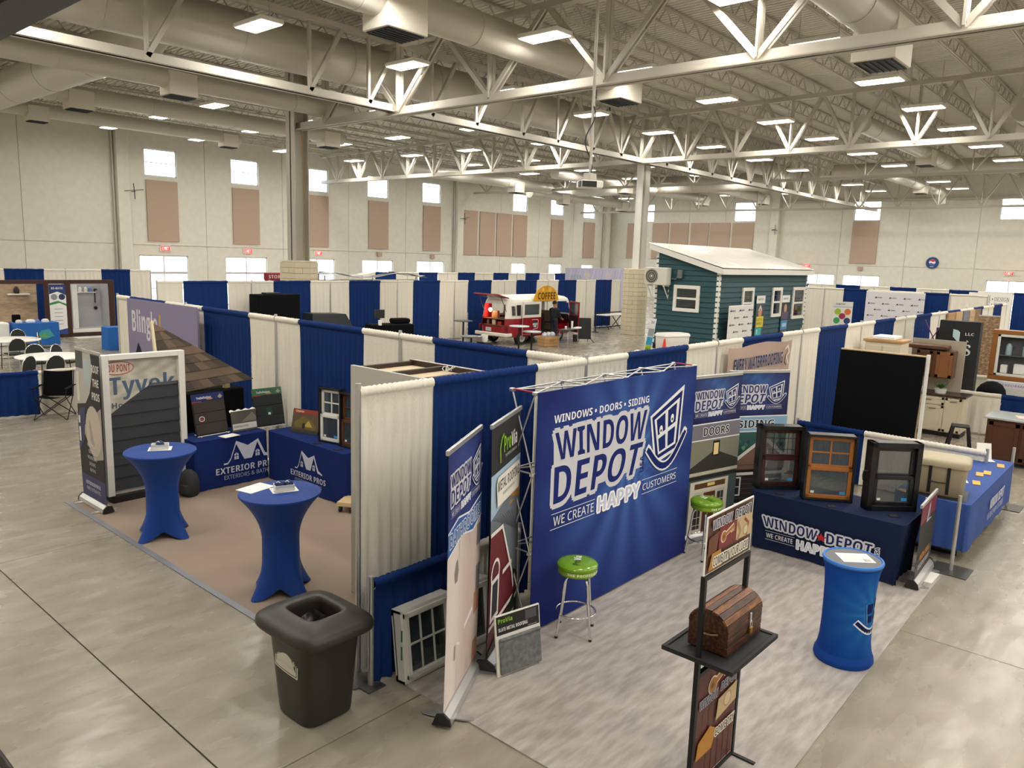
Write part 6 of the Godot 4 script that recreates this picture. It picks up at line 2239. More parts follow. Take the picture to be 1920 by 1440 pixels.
	p.rect(-1.45, 0.05, 1.45, 2.44, "8d86a2")
	p.text("Blingle", -1.25, 1.66, -0.14, 2.24, "d9d6de", true)
	p.text("!", -0.06, 1.76, 0.02, 2.2, "c79a52", true)
	p.poly([[-1.45, 0.05], [-1.45, 1.2], [-1.25, 1.2], [-1.0, 1.6], [-0.7, 1.2], [-0.5, 1.35], [-0.2, 1.05], [0.1, 1.2], [0.5, 0.9], [1.45, 0.9], [1.45, 0.05]], "2c2930")
	for k in 22:
		p.disc(0.75 + 0.55 * fmod(k * 0.41, 1.0), 1.1 + 0.75 * fmod(k * 0.27, 1.0) * (1.0 - 0.5 * fmod(k * 0.41, 1.0)), 0.05, "35313d", 0.09, 7)
	p.stroke([[1.0, 0.9], [1.02, 1.6]], 0.03, "35313d")
	put_print(o, p, Vector3.ZERO, 0, 0, "print", true)
	var fr2 := MB.new()
	for s in [-1.42, 1.42]:
		fr2.cyl(Vector3(s, 0, -0.04), Vector3(s, 2.42, -0.04), 0.015, 0.015, 8)
		fr2.bar(Vector3(s, 0.01, -0.25), Vector3(s, 0.01, 0.2), 0.05, 0.02)
	part(o, "frame", fr2, mats["alu"])
	build_far_left()

# stacking banquet chair, faces +z
func banquet_chair(label: String, at: Vector3, turn: float, scene_group: String) -> void:
	var o := thing("banquet_chair", label, "chair", at, turn, scene_group)
	var pad := mat("chair_pad", "1d2320", 0.7)
	var s := MB.new()
	s.lathe([[0.0, 0.42], [0.2, 0.42], [0.215, 0.44], [0.21, 0.47], [0.0, 0.485]], 24, Vector3.ZERO, 5.0)
	part(o, "seat", s, pad)
	var outline := []
	for k in 13:
		var a := PI * k / 12.0
		outline.append(Vector2(cos(a) * 0.2, 0.66 + sin(a) * 0.23))
	var q := PackedVector2Array([Vector2(-0.19, 0.56), Vector2(0.19, 0.56)])
	for v in outline:
		q.append(v)
	var b := MB.new()
	b.x = Transform3D(Basis(Vector3.RIGHT, deg_to_rad(-8)), Vector3(0, 0, -0.14))
	b.prism(q, -0.02, 0.025)
	part(o, "backrest", b, pad)
	var fr := MB.new()
	var pts := [Vector3(0.21, 0.0, -0.26), Vector3(0.21, 0.45, -0.2)]
	for v in outline:
		pts.append(b.x * Vector3(v.x * 1.07, v.y * 1.01, 0))
	pts.append(Vector3(-0.21, 0.45, -0.2)); pts.append(Vector3(-0.21, 0.0, -0.26))
	fr.tube(pts, 0.013, 8)
	part(o, "back_frame", fr, mats["chrome"])
	for sx in [-1.0, 1.0]:
		var l := MB.new()
		l.tube([Vector3(sx * 0.21, 0.44, -0.2), Vector3(sx * 0.21, 0.44, 0.17), Vector3(sx * 0.21, 0.4, 0.2), Vector3(sx * 0.21, 0.0, 0.22)], 0.012, 8)
		part(o, "leg", l, mats["chrome"])

func round_table(label: String, at: Vector3) -> void:
	var o := thing("round_table", label, "table", at, 0, "white round tables at the left")
	var t := MB.new()
	t.lathe([[0.0, 0.71], [0.74, 0.71], [0.76, 0.72], [0.76, 0.735], [0.75, 0.742], [0.0, 0.742]], 48)
	part(o, "table_top", t, mats["white_plastic"])
	for k in 2:
		var l := MB.new()
		var zz := -0.4 + 0.8 * k
		l.tube([Vector3(-0.35, 0, zz), Vector3(-0.3, 0.68, zz * 0.8), Vector3(0.3, 0.68, zz * 0.8), Vector3(0.35, 0, zz)], 0.014, 8)
		l.bar(Vector3(-0.33, 0.25, zz * 0.93), Vector3(0.33, 0.25, zz * 0.93), 0.02, 0.02)
		part(o, "leg_frame", l, mats["black_metal"])

func build_far_left() -> void:
	round_table("nearer white round folding table behind the camp chair", Vector3(6.6, 0, -20.85))
	round_table("farther white round folding table at the left frame edge", Vector3(6.9, 0, -25.0))
	var g := "black banquet chairs around the round tables"
	for q in [[5.72, -20.15, 35, "black banquet chair turned aside, nearest the left frame edge"], [6.3, -19.98, 10, "black banquet chair with its back to the camp chair"], [6.62, -21.95, 170, "black banquet chair on the far side of the nearer round table"], [7.2, -21.7, 215, "black banquet chair at the right of the nearer round table, half hidden"], [6.7, -24.0, 5, "black banquet chair standing between the two round tables"], [7.85, -24.9, 250, "black banquet chair side-on by the bright blue table"], [7.5, -26.0, 190, "black banquet chair behind the farther round table"], [6.05, -24.3, 40, "black banquet chair at the very left of the farther table"]]:
		banquet_chair(q[3], Vector3(q[0], 0, q[1]), q[2] + 180, g)
	# folding camp chair
	var o := thing("camp_chair", "black folding camp chair before the low divider", "chair", Vector3(5.38, 0, -16.95), -35)
	var blk: StandardMaterial3D = mats["cloth_black"]
	var se := MB.new()
	se.sheet(func(s: float, t: float) -> Vector3: return Vector3(lerpf(-0.26, 0.26, s), 0.42 + 0.05 * t - 0.05 * sin(PI * s), lerpf(-0.22, 0.24, t)), 10, 8)
	part(o, "seat", se, blk)
	var ba := MB.new()
	ba.sheet(func(s: float, t: float) -> Vector3: return Vector3(lerpf(-0.27, 0.27, s), lerpf(0.4, 0.92, t) - 0.03 * sin(PI * s) * t, -0.22 - 0.1 * t - 0.04 * sin(PI * s)), 10, 8)
	part(o, "backrest", ba, blk)
	for e in [[Vector3(-0.3, 0, 0.28), Vector3(0.28, 0.46, 0.24)], [Vector3(0.3, 0, 0.28), Vector3(-0.28, 0.46, 0.24)], [Vector3(-0.3, 0, -0.28), Vector3(0.28, 0.44, -0.22)], [Vector3(0.3, 0, -0.28), Vector3(-0.28, 0.44, -0.22)], [Vector3(-0.3, 0, 0.28), Vector3(-0.28, 0.44, -0.22)], [Vector3(0.3, 0, 0.28), Vector3(0.28, 0.44, -0.22)], [Vector3(-0.3, 0, -0.28), Vector3(-0.28, 0.46, 0.24)], [Vector3(0.3, 0, -0.28), Vector3(0.28, 0.46, 0.24)]]:
		var l := MB.new()
		l.cyl(e[0], e[1], 0.01, 0.01, 6)
		part(o, "leg", l, mats["black_metal"])
	for s in [-1.0, 1.0]:
		var a := MB.new()
		a.cyl(Vector3(s * 0.28, 0.4, -0.22), Vector3(s * 0.29, 0.92, -0.32), 0.01, 0.01, 6)
		a.cyl(Vector3(s * 0.28, 0.46, 0.24), Vector3(s * 0.3, 0.63, 0.26), 0.01, 0.01, 6)
		part(o, "back_post", a, mats["black_metal"])
		var ar := MB.new()
		ar.bar(Vector3(s * 0.3, 0.63, 0.3), Vector3(s * 0.3, 0.63, -0.28), 0.06, 0.012)
		part(o, "armrest", ar, blk)
	# wood-framed shower displays
	var wood := mat("dark_wood", "3e2018", 0.45)
	o = thing("shower_display", "dark wood framed display of two bath walls at the back left", "display", Vector3(9.6, 0, -31.4), 0)
	var fr := MB.new()
	fr.span(-3.6, 1.98, -0.12, 2.7, 2.12, 0.0, 0.01); fr.span(2.52, 0, -0.12, 2.7, 2.0, 0, 0.01); fr.span(-3.6, 0, -0.12, 2.7, 0.14, 0, 0.01)
	fr.span(0.28, 0.1, -0.12, 0.42, 2.0, 0, 0.01); fr.span(0.98, 0.1, -0.12, 1.15, 2.0, 0, 0.01); fr.span(-3.6, 0, -0.12, -3.45, 2.0, 0, 0.01)
	part(o, "wood_frame", fr, wood)
	var b1 := MB.new()
	b1.span(-3.45, 0.14, -0.9, 0.28, 2.0, -0.86)
	var bm := mat("bath_beige", "ffffff", 0.35)
	bm.albedo_texture = noise_tex(95, 0.02, [[0.0, "a98f72"], [0.5, "bda488"], [1.0, "cfb99e"]], 256, 4)
	tri_mat(bm, Vector3(0.5, 1.5, 0.5))
	part(o, "beige_wall", b1, bm)
	var b2 := MB.new()
	b2.span(1.15, 0.14, -0.9, 2.52, 2.0, -0.86); b2.span(1.15, 0.14, -0.86, 1.17, 2.0, -0.1); b2.span(2.5, 0.14, -0.86, 2.52, 2.0, -0.1)
	part(o, "grey_wall", b2, mat("bath_grey", "b9b9bd", 0.35))
	var tub := MB.new()
	tub.span(1.15, 0.14, -0.86, 2.52, 0.28, -0.02, 0.02)
	part(o, "shower_tray", tub, mats["white_plastic"])
	var cu := MB.new()
	cu.sheet(func(s: float, t: float) -> Vector3: return Vector3(1.2 + 0.2 * s, lerpf(0.3, 1.95, t), -0.06 + 0.02 * sin(s * 30.0)), 16, 3)
	part(o, "shower_curtain", cu, mats["white_paper"])
	var sh := MB.new()
	sh.span(1.5, 1.6, -0.86, 2.3, 1.63, -0.7, 0.004)
	part(o, "shelf", sh, mats["white_plastic"])
	var s2 := MB.new()
	s2.span(-0.7, 1.55, -0.86, 0.0, 1.6, -0.66, 0.004)
	part(o, "corner_shelf", s2, mats["white_plastic"])
	var gb := MB.new()
	gb.cyl(Vector3(2.3, 1.2, -0.84), Vector3(2.3, 1.75, -0.84), 0.02, 0.02, 8); gb.ball(Vector3(2.3, 1.72, -0.75), Vector3(0.07, 0.03, 0.07)); gb.ball(Vector3(2.3, 1.0, -0.82), Vector3(0.07, 0.07, 0.04))
	part(o, "shower_fitting", gb, mats["black_metal"])
	var sp := Print.new()
	sp.rect(-0.28, 0.12, 0.28, 1.96, "f0f0ee"); sp.poly([[-0.28, 1.6], [0.0, 1.7], [0.28, 1.56], [0.28, 1.96], [-0.28, 1.96]], "24386e"); sp.poly([[-0.28, 1.2], [0.05, 1.28], [0.28, 1.16], [0.28, 1.24], [0.0, 1.36], [-0.28, 1.28]], "3d8f4a")
	sp.disc(-0.12, 1.5, 0.11, "8d9096"); sp.disc(0.14, 1.5, 0.11, "28345e"); sp.poly([[-0.28, 0.12], [0.28, 0.12], [0.28, 0.34], [0.0, 0.28], [-0.28, 0.4]], "2c4a90")
	sp.text("RE-BATH", -0.2, 1.78, 0.18, 1.86, "e8ecf2")
	for k in 5:
		sp.rect(-0.14, 1.05 - k * 0.14, 0.14, 1.07 - k * 0.14, "9098a2")
	put_print(o, sp, Vector3(0.7, 0, 0.0))
	var mtb := MB.new()
	mtb.span(-0.75, 0, -0.3, 0.75, 0.02, 0.3, 0.004)
	solo("white_mat", "white floor board before the shower display", "floor board", mtb, mats["white_plastic"], Vector3(11.4, 0, -30.9), 0)
	for q in [[1.75, "bottle", "white bottle on the shower display shelf, left"], [1.95, "cup", "white cup on the shower display shelf, middle"], [2.12, "bottle", "blue bottle on the shower display shelf, right"]]:
		var bt := MB.new()
		bt.lathe([[0.0, 0.0], [0.06, 0.0], [0.06, 0.14], [0.02, 0.18], [0.0, 0.18]], 12)
		solo("shelf_" + q[1], q[2], q[1], bt, mat("bottle_blue", "6f86c8", 0.4) if q[0] > 2.1 else mats["white_plastic"], Vector3(9.6 + q[0], 1.632, -32.2))
	var pot := MB.new()
	pot.lathe([[0.0, 0.0], [0.08, 0.0], [0.1, 0.12], [0.05, 0.24], [0.0, 0.26]], 14)
	solo("dark_vase", "dark vase on the beige bath wall shelf", "vase", pot, mats["black_plastic"], Vector3(9.2, 1.602, -32.15))
	# bright blue tables
	var bright := mat("cloth_bright_blue", "1f66b8", 0.75)
	o = covered_table("bright blue covered table before the shower display", Vector3(8.95, 0, -29.7), 0, 1.35, 0.7, 0.76, bright)
	var bp := Print.new()
	bp.poly([[-0.1, 0.25], [0.1, 0.5], [0.35, 0.55], [0.5, 0.3], [0.2, 0.2]], "4fa0a8"); bp.poly([[0.0, 0.3], [0.2, 0.4], [0.3, 0.25]], "6fae5c")
	put_print(o, bp, Vector3(0, 0, 0.365), 0, 0, "print", true)
	covered_table("bright blue covered table left of the lavender backdrop", Vector3(10.9, 0, -27.0), 0, 1.4, 0.6, 0.76, bright)
	var w2 := MB.new()
	w2.span(-0.5, 0, -0.3, 0.5, 0.78, 0.3, 0.04)
	solo("white_draped_table", "white draped table at the left frame edge", "table", w2, mats["white_paper"], Vector3(7.7, 0, -29.9))
	var k := 0
	for q in [[-0.45, 0.06, "white_plastic"], [-0.1, 0.09, "white_paper"], [0.1, 0.05, "bottle_blue"], [0.35, 0.07, "white_paper"]]:
		var it := MB.new()
		it.lathe([[0.0, 0.0], [q[1], 0.0], [q[1] * 1.1, 0.05], [q[1] * 0.7, 0.1], [0.0, 0.11]], 14, Vector3.ZERO, 4.0, 1.5)
		solo("table_item", "small %s item on the bright blue table, %s from the left" % ["blue" if k == 2 else "white", ordinal(k)], "box", it, mats[q[2]], Vector3(8.95 + q[0], 0.76, -29.7))
		k += 1
	var ob := MB.new()
	ob.span(-0.12, 0, -0.08, 0.12, 0.26, 0.08, 0.03)
	solo("black_bag", "black bag on the bench of the beige bath wall", "bag", ob, mats["cloth_black"], Vector3(8.5, 0.76, -29.95))
	# grey-white display board lying behind the siding display
	var gb2 := MB.new()
	gb2.span(-0.55, 0, -0.05, 0.55, 0.9, 0.05, 0.01)
	solo("blue_screen_stand", "blue fabric stand beside the lavender backdrop", "stand", gb2, bright, Vector3(7.6, 0, -18.6), -60)


# ---------------------------------------------------------------- smooth bodies from tapered bones (surface nets)
# bones: [a, b, radius a, radius b, colour]
func flesh(m: MB, bones: Array, cell: float, k := 0.035) -> void:
	var lo := Vector3(1e9, 1e9, 1e9)
	var hi := -lo
	for b in bones:
		var r := maxf(b[2], b[3]) + k + cell * 2.0
		lo = lo.min(b[0].min(b[1]) - Vector3.ONE * r)
		hi = hi.max(b[0].max(b[1]) + Vector3.ONE * r)
	var nx := int((hi.x - lo.x) / cell) + 2
	var ny := int((hi.y - lo.y) / cell) + 2
	var nz := int((hi.z - lo.z) / cell) + 2
	var d := PackedFloat32Array()
	d.resize(nx * ny * nz)
	d.fill(1.0)
	var own := PackedInt32Array()
	own.resize(nx * ny * nz)
	var best := PackedFloat32Array()
	best.resize(nx * ny * nz)
	best.fill(1e9)
	for bi in bones.size():
		var b: Array = bones[bi]
		var r := maxf(b[2], b[3]) + k + cell * 2.0
		var p0: Vector3 = ((b[0].min(b[1]) - Vector3.ONE * r) - lo) / cell
		var p1: Vector3 = ((b[0].max(b[1]) + Vector3.ONE * r) - lo) / cell
		var ab: Vector3 = b[1] - b[0]
		var l2 := maxf(ab.length_squared(), 1e-8)
		for i in range(maxi(0, int(p0.x)), mini(nx, int(p1.x) + 2)):
			for j in range(maxi(0, int(p0.y)), mini(ny, int(p1.y) + 2)):
				for q in range(maxi(0, int(p0.z)), mini(nz, int(p1.z) + 2)):
					var p := lo + Vector3(i, j, q) * cell
					var t := clampf((p - b[0]).dot(ab) / l2, 0.0, 1.0)
					var v: float = (p - b[0] - ab * t).length() - lerpf(b[2], b[3], t)
					var at := (i * ny + j) * nz + q
					if v < best[at]:
						best[at] = v
						own[at] = bi
					var o := d[at]
					var h := clampf(0.5 + 0.5 * (o - v) / k, 0.0, 1.0)
					d[at] = lerpf(o, v, h) - k * h * (1.0 - h)
	var vert := {}
	var grad := func(i: int, j: int, q: int) -> Vector3:
		var a := (i * ny + j) * nz + q
		return Vector3(d[mini(a + ny * nz, d.size() - 1)] - d[maxi(a - ny * nz, 0)], d[mini(a + nz, d.size() - 1)] - d[maxi(a - nz, 0)], d[mini(a + 1, d.size() - 1)] - d[maxi(a - 1, 0)]).normalized()
	for i in nx - 1:
		for j in ny - 1:
			for q in nz - 1:
				var at := (i * ny + j) * nz + q
				var s := 0
				for c in 8:
					if d[at + (ny * nz if c & 1 else 0) + (nz if c & 2 else 0) + (1 if c & 4 else 0)] < 0.0:
						s += 1
				if s == 0 or s == 8:
					continue
				var acc := Vector3.ZERO
				var n := 0
				for e in [[0, 1], [2, 3], [4, 5], [6, 7], [0, 2], [1, 3], [4, 6], [5, 7], [0, 4], [1, 5], [2, 6], [3, 7]]:
					var va := d[at + (ny * nz if e[0] & 1 else 0) + (nz if e[0] & 2 else 0) + (1 if e[0] & 4 else 0)]
					var vb := d[at + (ny * nz if e[1] & 1 else 0) + (nz if e[1] & 2 else 0) + (1 if e[1] & 4 else 0)]
					if (va < 0.0) != (vb < 0.0):
						var t := va / (va - vb)
						acc += Vector3(e[0] & 1, (e[0] >> 1) & 1, (e[0] >> 2) & 1).lerp(Vector3(e[1] & 1, (e[1] >> 1) & 1, (e[1] >> 2) & 1), t)
						n += 1
				vert[at] = [lo + (Vector3(i, j, q) + acc / n) * cell, grad.call(i, j, q), bones[own[at]][4]]
	for at in vert:
		var q: int = at % nz
		var j: int = (at / nz) % ny
		var i: int = at / (nz * ny)
		for ax in 3:
			var st: int = [ny * nz, nz, 1][ax]
			if at + st >= d.size() or (d[at] < 0.0) == (d[at + st] < 0.0):
				continue
			var s1: int = [nz, 1, ny * nz][ax]
			var s2: int = [1, ny * nz, nz][ax]
			if not (vert.has(at - s1) and vert.has(at - s2) and vert.has(at - s1 - s2)):
				continue
			var a: Array = vert[at]
			var b: Array = vert[at - s1]
			var c: Array = vert[at - s1 - s2]
			var e: Array = vert[at - s2]
			for tr in [[a, b, c], [a, c, e]]:
				m.col = lin(tr[0][2])
				m.tri_n(tr[0][0], tr[1][0], tr[2][0], tr[0][1], tr[1][1], tr[2][1])

func build_person() -> void:
	var o := thing("person", "person in a dark shirt and jeans standing at the open van door", "person", Vector3(24.98, 0, -19.72), 0)
	var m := MB.new()
	m.colored = true
	var sk := "b98566"
	var sh := "14181f"
	var je := "1d2636"
	var shoe := "1a1614"
	var V := func(a: float, b: float, c: float) -> Vector3: return Vector3(a, b, c)
	# faces +x (towards the front of the van), right arm reaching in
	var bones := [
		[V.call(0.0, 0.98, 0.0), V.call(0.0, 1.12, 0.0), 0.145, 0.14, sh], [V.call(0.0, 1.12, -0.04), V.call(0.02, 1.36, -0.09), 0.13, 0.12, sh], [V.call(0.0, 1.12, 0.04), V.call(0.02, 1.36, 0.09), 0.13, 0.12, sh],
		[V.call(0.01, 1.38, -0.17), V.call(0.01, 1.38, 0.17), 0.07, 0.07, sh],
		[V.call(0.02, 1.42, 0), V.call(0.035, 1.52, 0), 0.058, 0.055, sk],
		[V.call(0.04, 1.58, 0), V.call(0.045, 1.66, 0), 0.085, 0.093, sk], [V.call(0.09, 1.57, 0), V.call(0.1, 1.545, 0), 0.05, 0.04, sk], [V.call(0.13, 1.63, 0), V.call(0.142, 1.605, 0), 0.014, 0.018, sk],
		[V.call(0.03, 1.63, -0.092), V.call(0.03, 1.6, -0.09), 0.02, 0.015, sk], [V.call(0.03, 1.63, 0.092), V.call(0.03, 1.6, 0.09), 0.02, 0.015, sk],
		[V.call(0.01, 1.37, 0.2), V.call(0.08, 1.12, 0.25), 0.06, 0.048, sh], [V.call(0.08, 1.12, 0.25), V.call(0.28, 1.02, 0.18), 0.044, 0.03, sk],
		[V.call(0.01, 1.37, -0.2), V.call(0.12, 1.14, -0.24), 0.06, 0.048, sh], [V.call(0.12, 1.14, -0.24), V.call(0.34, 1.12, -0.2), 0.044, 0.03, sk],
		[V.call(0.0, 0.95, 0.085), V.call(0.03, 0.52, 0.1), 0.105, 0.068, je], [V.call(0.03, 0.52, 0.1), V.call(-0.03, 0.1, 0.11), 0.062, 0.045, je],
		[V.call(0.0, 0.95, -0.085), V.call(0.02, 0.52, -0.1), 0.105, 0.068, je], [V.call(0.02, 0.52, -0.1), V.call(-0.02, 0.1, -0.11), 0.062, 0.045, je],
		[V.call(-0.06, 0.045, 0.11), V.call(0.14, 0.035, 0.12), 0.045, 0.036, shoe], [V.call(-0.05, 0.045, -0.11), V.call(0.15, 0.035, -0.12), 0.045, 0.036, shoe],
	]
	flesh(m, bones, 0.022)
	for s in [[V.call(0.28, 1.02, 0.18), V.call(0.9, -0.25, -0.25)], [V.call(0.34, 1.12, -0.2), V.call(0.95, -0.1, 0.2)]]:
		var w: Vector3 = s[0]
		var d: Vector3 = s[1].normalized()
		var side := d.cross(Vector3.UP).normalized()
		var up := side.cross(d)
		var hb := [[w - d * 0.02, w + d * 0.07, 0.028, 0.034, sk], [w + d * 0.05 + side * 0.02, w + d * 0.05 - side * 0.02, 0.026, 0.026, sk]]
		for f in 4:
			var base: Vector3 = w + d * 0.085 + side * (f - 1.5) * 0.021
			var ln: float = [0.07, 0.085, 0.08, 0.062][f]
			hb.append([base, base + d * ln * 0.55 - up * 0.008, 0.0095, 0.009, sk])
			hb.append([base + d * ln * 0.55 - up * 0.008, base + d * ln * 0.9 - up * 0.035, 0.009, 0.008, sk])
		hb.append([w + d * 0.03 + side * 0.03, w + d * 0.075 + side * 0.058, 0.013, 0.011, sk])
		hb.append([w + d * 0.075 + side * 0.058, w + d * 0.105 + side * 0.056 - up * 0.015, 0.011, 0.009, sk])
		flesh(m, hb, 0.006, 0.008)
	var vm := mat("person_paint", "ffffff", 0.75)
	vm.vertex_color_use_as_albedo = true
	part(o, "body", m, vm)
	var h := MB.new()
	h.sheet(func(s: float, t: float) -> Vector3:
		var a := TAU * s
		var b := PI * 0.58 * t
		var r := 0.104
		return Vector3(0.03 + cos(a) * sin(b) * r * 1.05 - 0.012 * t, 1.655 + cos(b) * r * 1.08, -sin(a) * sin(b) * r * 0.95), 20, 8)
	part(o, "hair", h, mat("hair_dark", "1c1512", 0.8))
	for s in [-1.0, 1.0]:
		var e := MB.new()
		e.ball(Vector3(0.128, 1.645, s * 0.032), Vector3(0.008, 0.008, 0.011), 8, 6)
		part(o, "eye", e, mat("eye_dark", "20160f", 0.3))
	var mo := MB.new()
	mo.ball(Vector3(0.138, 1.56, 0), Vector3(0.006, 0.006, 0.022), 8, 5)
	part(o, "mouth", mo, mat("lip", "8d5548", 0.6))

# ---------------------------------------------------------------- red and white coffee van
func build_van() -> void:
	var o := thing("coffee_van", "red and white coffee van with raised hatch and open doors", "van", Vector3(24.72, 0, -20.9), 0)
	var red := mat("van_red", "8e1420", 0.25, 0.0, 0.6)
	var white := mat("van_white", "e9e4d8", 0.3, 0.0, 0.6)
	var inner := mat("van_inner", "3a2420", 0.7)
	var EX := 2.22
	var EZ := 0.86
	# bands of the shell: height, size factor
	var prof := [[0.32, 0.97], [0.45, 1.0], [0.75, 1.01], [1.0, 1.0], [1.06, 0.995], [1.15, 0.985], [1.62, 0.94], [1.7, 0.93], [1.8, 0.9], [1.88, 0.82], [1.93, 0.66], [1.95, 0.0]]
	var seg := 160
	var lower := MB.new()
	var upper := MB.new()
	var inside := MB.new()
	for i in prof.size() - 1:
		for k in seg:
			var t0 := TAU * k / seg
			var t1 := TAU * (k + 1) / seg
			var md := lower._dir((t0 + t1) * 0.5, 5.0, EX, EZ)
			var y: float = (prof[i][0] + prof[i + 1][0]) * 0.5
			var skip := false
			if md.z > 0.5 and md.x > -0.3 and md.x < 0.6 and y > 0.45 and y < 1.7: skip = true            # side door opening
			if md.z > 0.5 and md.x > 0.72 and md.x < 1.72 and y > 0.6 and y < 1.7: skip = true            # cab door opening
			if md.z > 0.5 and md.x > 0.66 and md.x < 1.9 and y > 1.15 and y < 1.62: skip = true
			if absf(md.z) < 0.62 and md.x < -1.6 and y > 0.75 and y < 1.65: skip = true                     # rear hatch
			if md.z < -0.5 and y > 1.15 and y < 1.62 and fposmod(md.x + 1.6, 0.95) > 0.12 and absf(md.x) < 1.7: skip = true   # far side windows
			if absf(md.z) < 0.7 and md.x > 1.6 and y > 1.15 and y < 1.62: skip = true                       # windscreen
			if skip:
				continue
			var wv := md.z < -0.3
			var tgt := lower if y < 1.06 else upper
			var d0 := lower._dir(t0, 5.0, EX, EZ); var d1 := lower._dir(t1, 5.0, EX, EZ)
			var n0 := lower._dirn(t0, 5.0, EX, EZ); var n1 := lower._dirn(t1, 5.0, EX, EZ)
			var a: Vector3 = d0 * prof[i][1] + Vector3(0, prof[i][0], 0); var b: Vector3 = d1 * prof[i][1] + Vector3(0, prof[i][0], 0)
			var c: Vector3 = d1 * prof[i + 1][1] + Vector3(0, prof[i + 1][0], 0); var e: Vector3 = d0 * prof[i + 1][1] + Vector3(0, prof[i + 1][0], 0)
			var sl: float = (prof[i][1] - prof[i + 1][1]) / (prof[i + 1][0] - prof[i][0])
			var m0 := (n0 + Vector3.UP * sl).normalized(); var m1 := (n1 + Vector3.UP * sl).normalized()
			tgt.tri_n(a, b, c, m0, m1, m1)
			if prof[i + 1][1] > 0.0:
				tgt.tri_n(a, c, e, m0, m1, m0)
	part(o, "lower_body", lower, red)
	part(o, "roof_and_pillars", upper, white)
	inside.span(-2.0, 0.4, -0.78, 1.9, 0.45, 0.78)
	inside.span(0.62, 0.45, -0.75, 0.68, 1.15, 0.3)
	part(o, "floor_pan", inside, inner)
	var belt := MB.new()
	belt.lathe([[1.005, 1.03], [1.015, 1.04], [1.012, 1.06], [1.0, 1.07]], 120, Vector3.ZERO, 5.0, EX, EZ)
	# rear counter with goods
	var sh := MB.new()
	sh.span(-2.05, 1.0, -0.66, -1.5, 1.04, 0.66, 0.01); sh.span(-2.08, 0.74, -0.62, -1.5, 0.78, 0.62, 0.01); sh.span(-1.5, 0.45, -0.7, -1.46, 1.0, 0.7)
	part(o, "rear_shelf", sh, mat("shelf_wood", "6b4630", 0.6))
	var rp := MB.new()
	rp.span(-2.0, 1.05, -0.66, -1.6, 1.6, -0.6)
	part(o, "red_curtain", rp, mat("curtain_red", "c01822", 0.7))
	for q in [[-1.95, 0.78, 0.2, 0.12, 0.14, 0.2, "c23030"], [-1.98, 0.78, -0.1, 0.1, 0.2, 0.16, "d8c0a0"], [-1.95, 0.78, -0.45, 0.08, 0.18, 0.1, "8a6a4a"], [-1.9, 1.04, -0.1, 0.14, 0.3, 0.34, "a8683a"], [-1.92, 1.04, 0.35, 0.2, 0.06, 0.3, "20242a"]]:
		var g := MB.new()
		g.span(q[0] - q[3] * 0.5, q[1], q[2] - q[5] * 0.5, q[0] + q[3] * 0.5, q[1] + q[4], q[2] + q[5] * 0.5, 0.02)
		part(o, "shelf_goods", g, mat("goods_" + q[6], q[6], 0.6))
	var bulb := MB.new()
	bulb.ball(Vector3(-1.98, 1.36, -0.32), Vector3(0.08, 0.09, 0.08))
	part(o, "globe_lamp", bulb, glow("globe_warm", "fff0d8", 2.0))
	var gl := OmniLight3D.new()
	gl.name = "globe_light"
	gl.light_color = Color("ffe4c0")
	gl.light_energy = 0.3
	gl.omni_range = 80.0
	gl.shadow_enabled = true
	gl.position = Vector3(-2.08, 1.38, -0.32)
	o.add_child(gl)
	# hatch lid
	var hl := MB.new()
	hl.bar(Vector3(-1.95, 1.86, 0.0), Vector3(-2.62, 2.02, 0.0), 1.3, 0.04)
	part(o, "hatch_lid", hl, red)
	var hg := MB.new()
	hg.bar(Vector3(-2.05, 1.855, 0.0), Vector3(-2.5, 1.96, 0.0), 1.0, 0.02)
	part(o, "hatch_window", hg, mats["dark_glass"])
	for s in [-0.6, 0.6]:
		var st := MB.new()
		st.cyl(Vector3(-2.02, 1.3, s), Vector3(-2.4, 1.95, s), 0.012, 0.012, 6)
		part(o, "hatch_strut", st, mats["black_metal"])
	# slid-back side door with its window and badge
	var dr := MB.new()
	holed(dr, -1.42, -0.28, 0.42, 1.72, 0.9, 0.935, [[-1.32, 1.2, -0.4, 1.62]])
	var dl := MB.new()
	dl.span(-1.42, 0.42, 0.9, -0.28, 1.1, 0.94, 0.01)
	part(o, "sliding_door", dr, white)
	part(o, "door_skin", dl, red)
	var dw := MB.new()
	dw.span(-1.32, 1.2, 0.91, -0.4, 1.62, 0.92)
	part(o, "door_window", dw, mats["dark_glass"])
	var p := Print.new()
	p.stroke([[-0.85, 1.0], [-0.5, 1.0], [-0.46, 0.96], [-0.48, 0.66], [-0.78, 0.6]], 0.02, "e8e4dc")
	p.disc(-0.66, 0.82, 0.17, "23242a", 0.14); p.rect(-0.8, 0.78, -0.52, 0.86, "e8e4dc"); p.text("COFFEE", -0.78, 0.79, -0.54, 0.85, "8e1420"); p.disc(-0.66, 0.73, 0.1, "c9c9cc", 0.04)
	put_print(o, p, Vector3(0, 0, 0.94))
	# side vents and rear quarter window
	var qw := MB.new()
	qw.span(-1.62, 1.18, 0.72, -1.46, 1.6, 0.86, 0.01)
	part(o, "quarter_window", qw, mats["black_plastic"])
	for k in 9:
		var lv := MB.new()
		lv.span(-1.86, 1.2 + k * 0.042, 0.68, -1.72, 1.215 + k * 0.042, 0.835)
		part(o, "louvre", lv, mats["black_plastic"])
	# open cab door swung out
	var cd := MB.new()
	cd.x = Transform3D(Basis(Vector3.UP, deg_to_rad(62)), Vector3(1.75, 0, 0.84))
	holed(cd, -0.95, 0.0, 0.42, 1.7, -0.02, 0.02, [[-0.85, 1.15, -0.1, 1.62]])
	var cdo := part(o, "cab_door", cd, red)
	var ci := MB.new()
	ci.x = cd.x
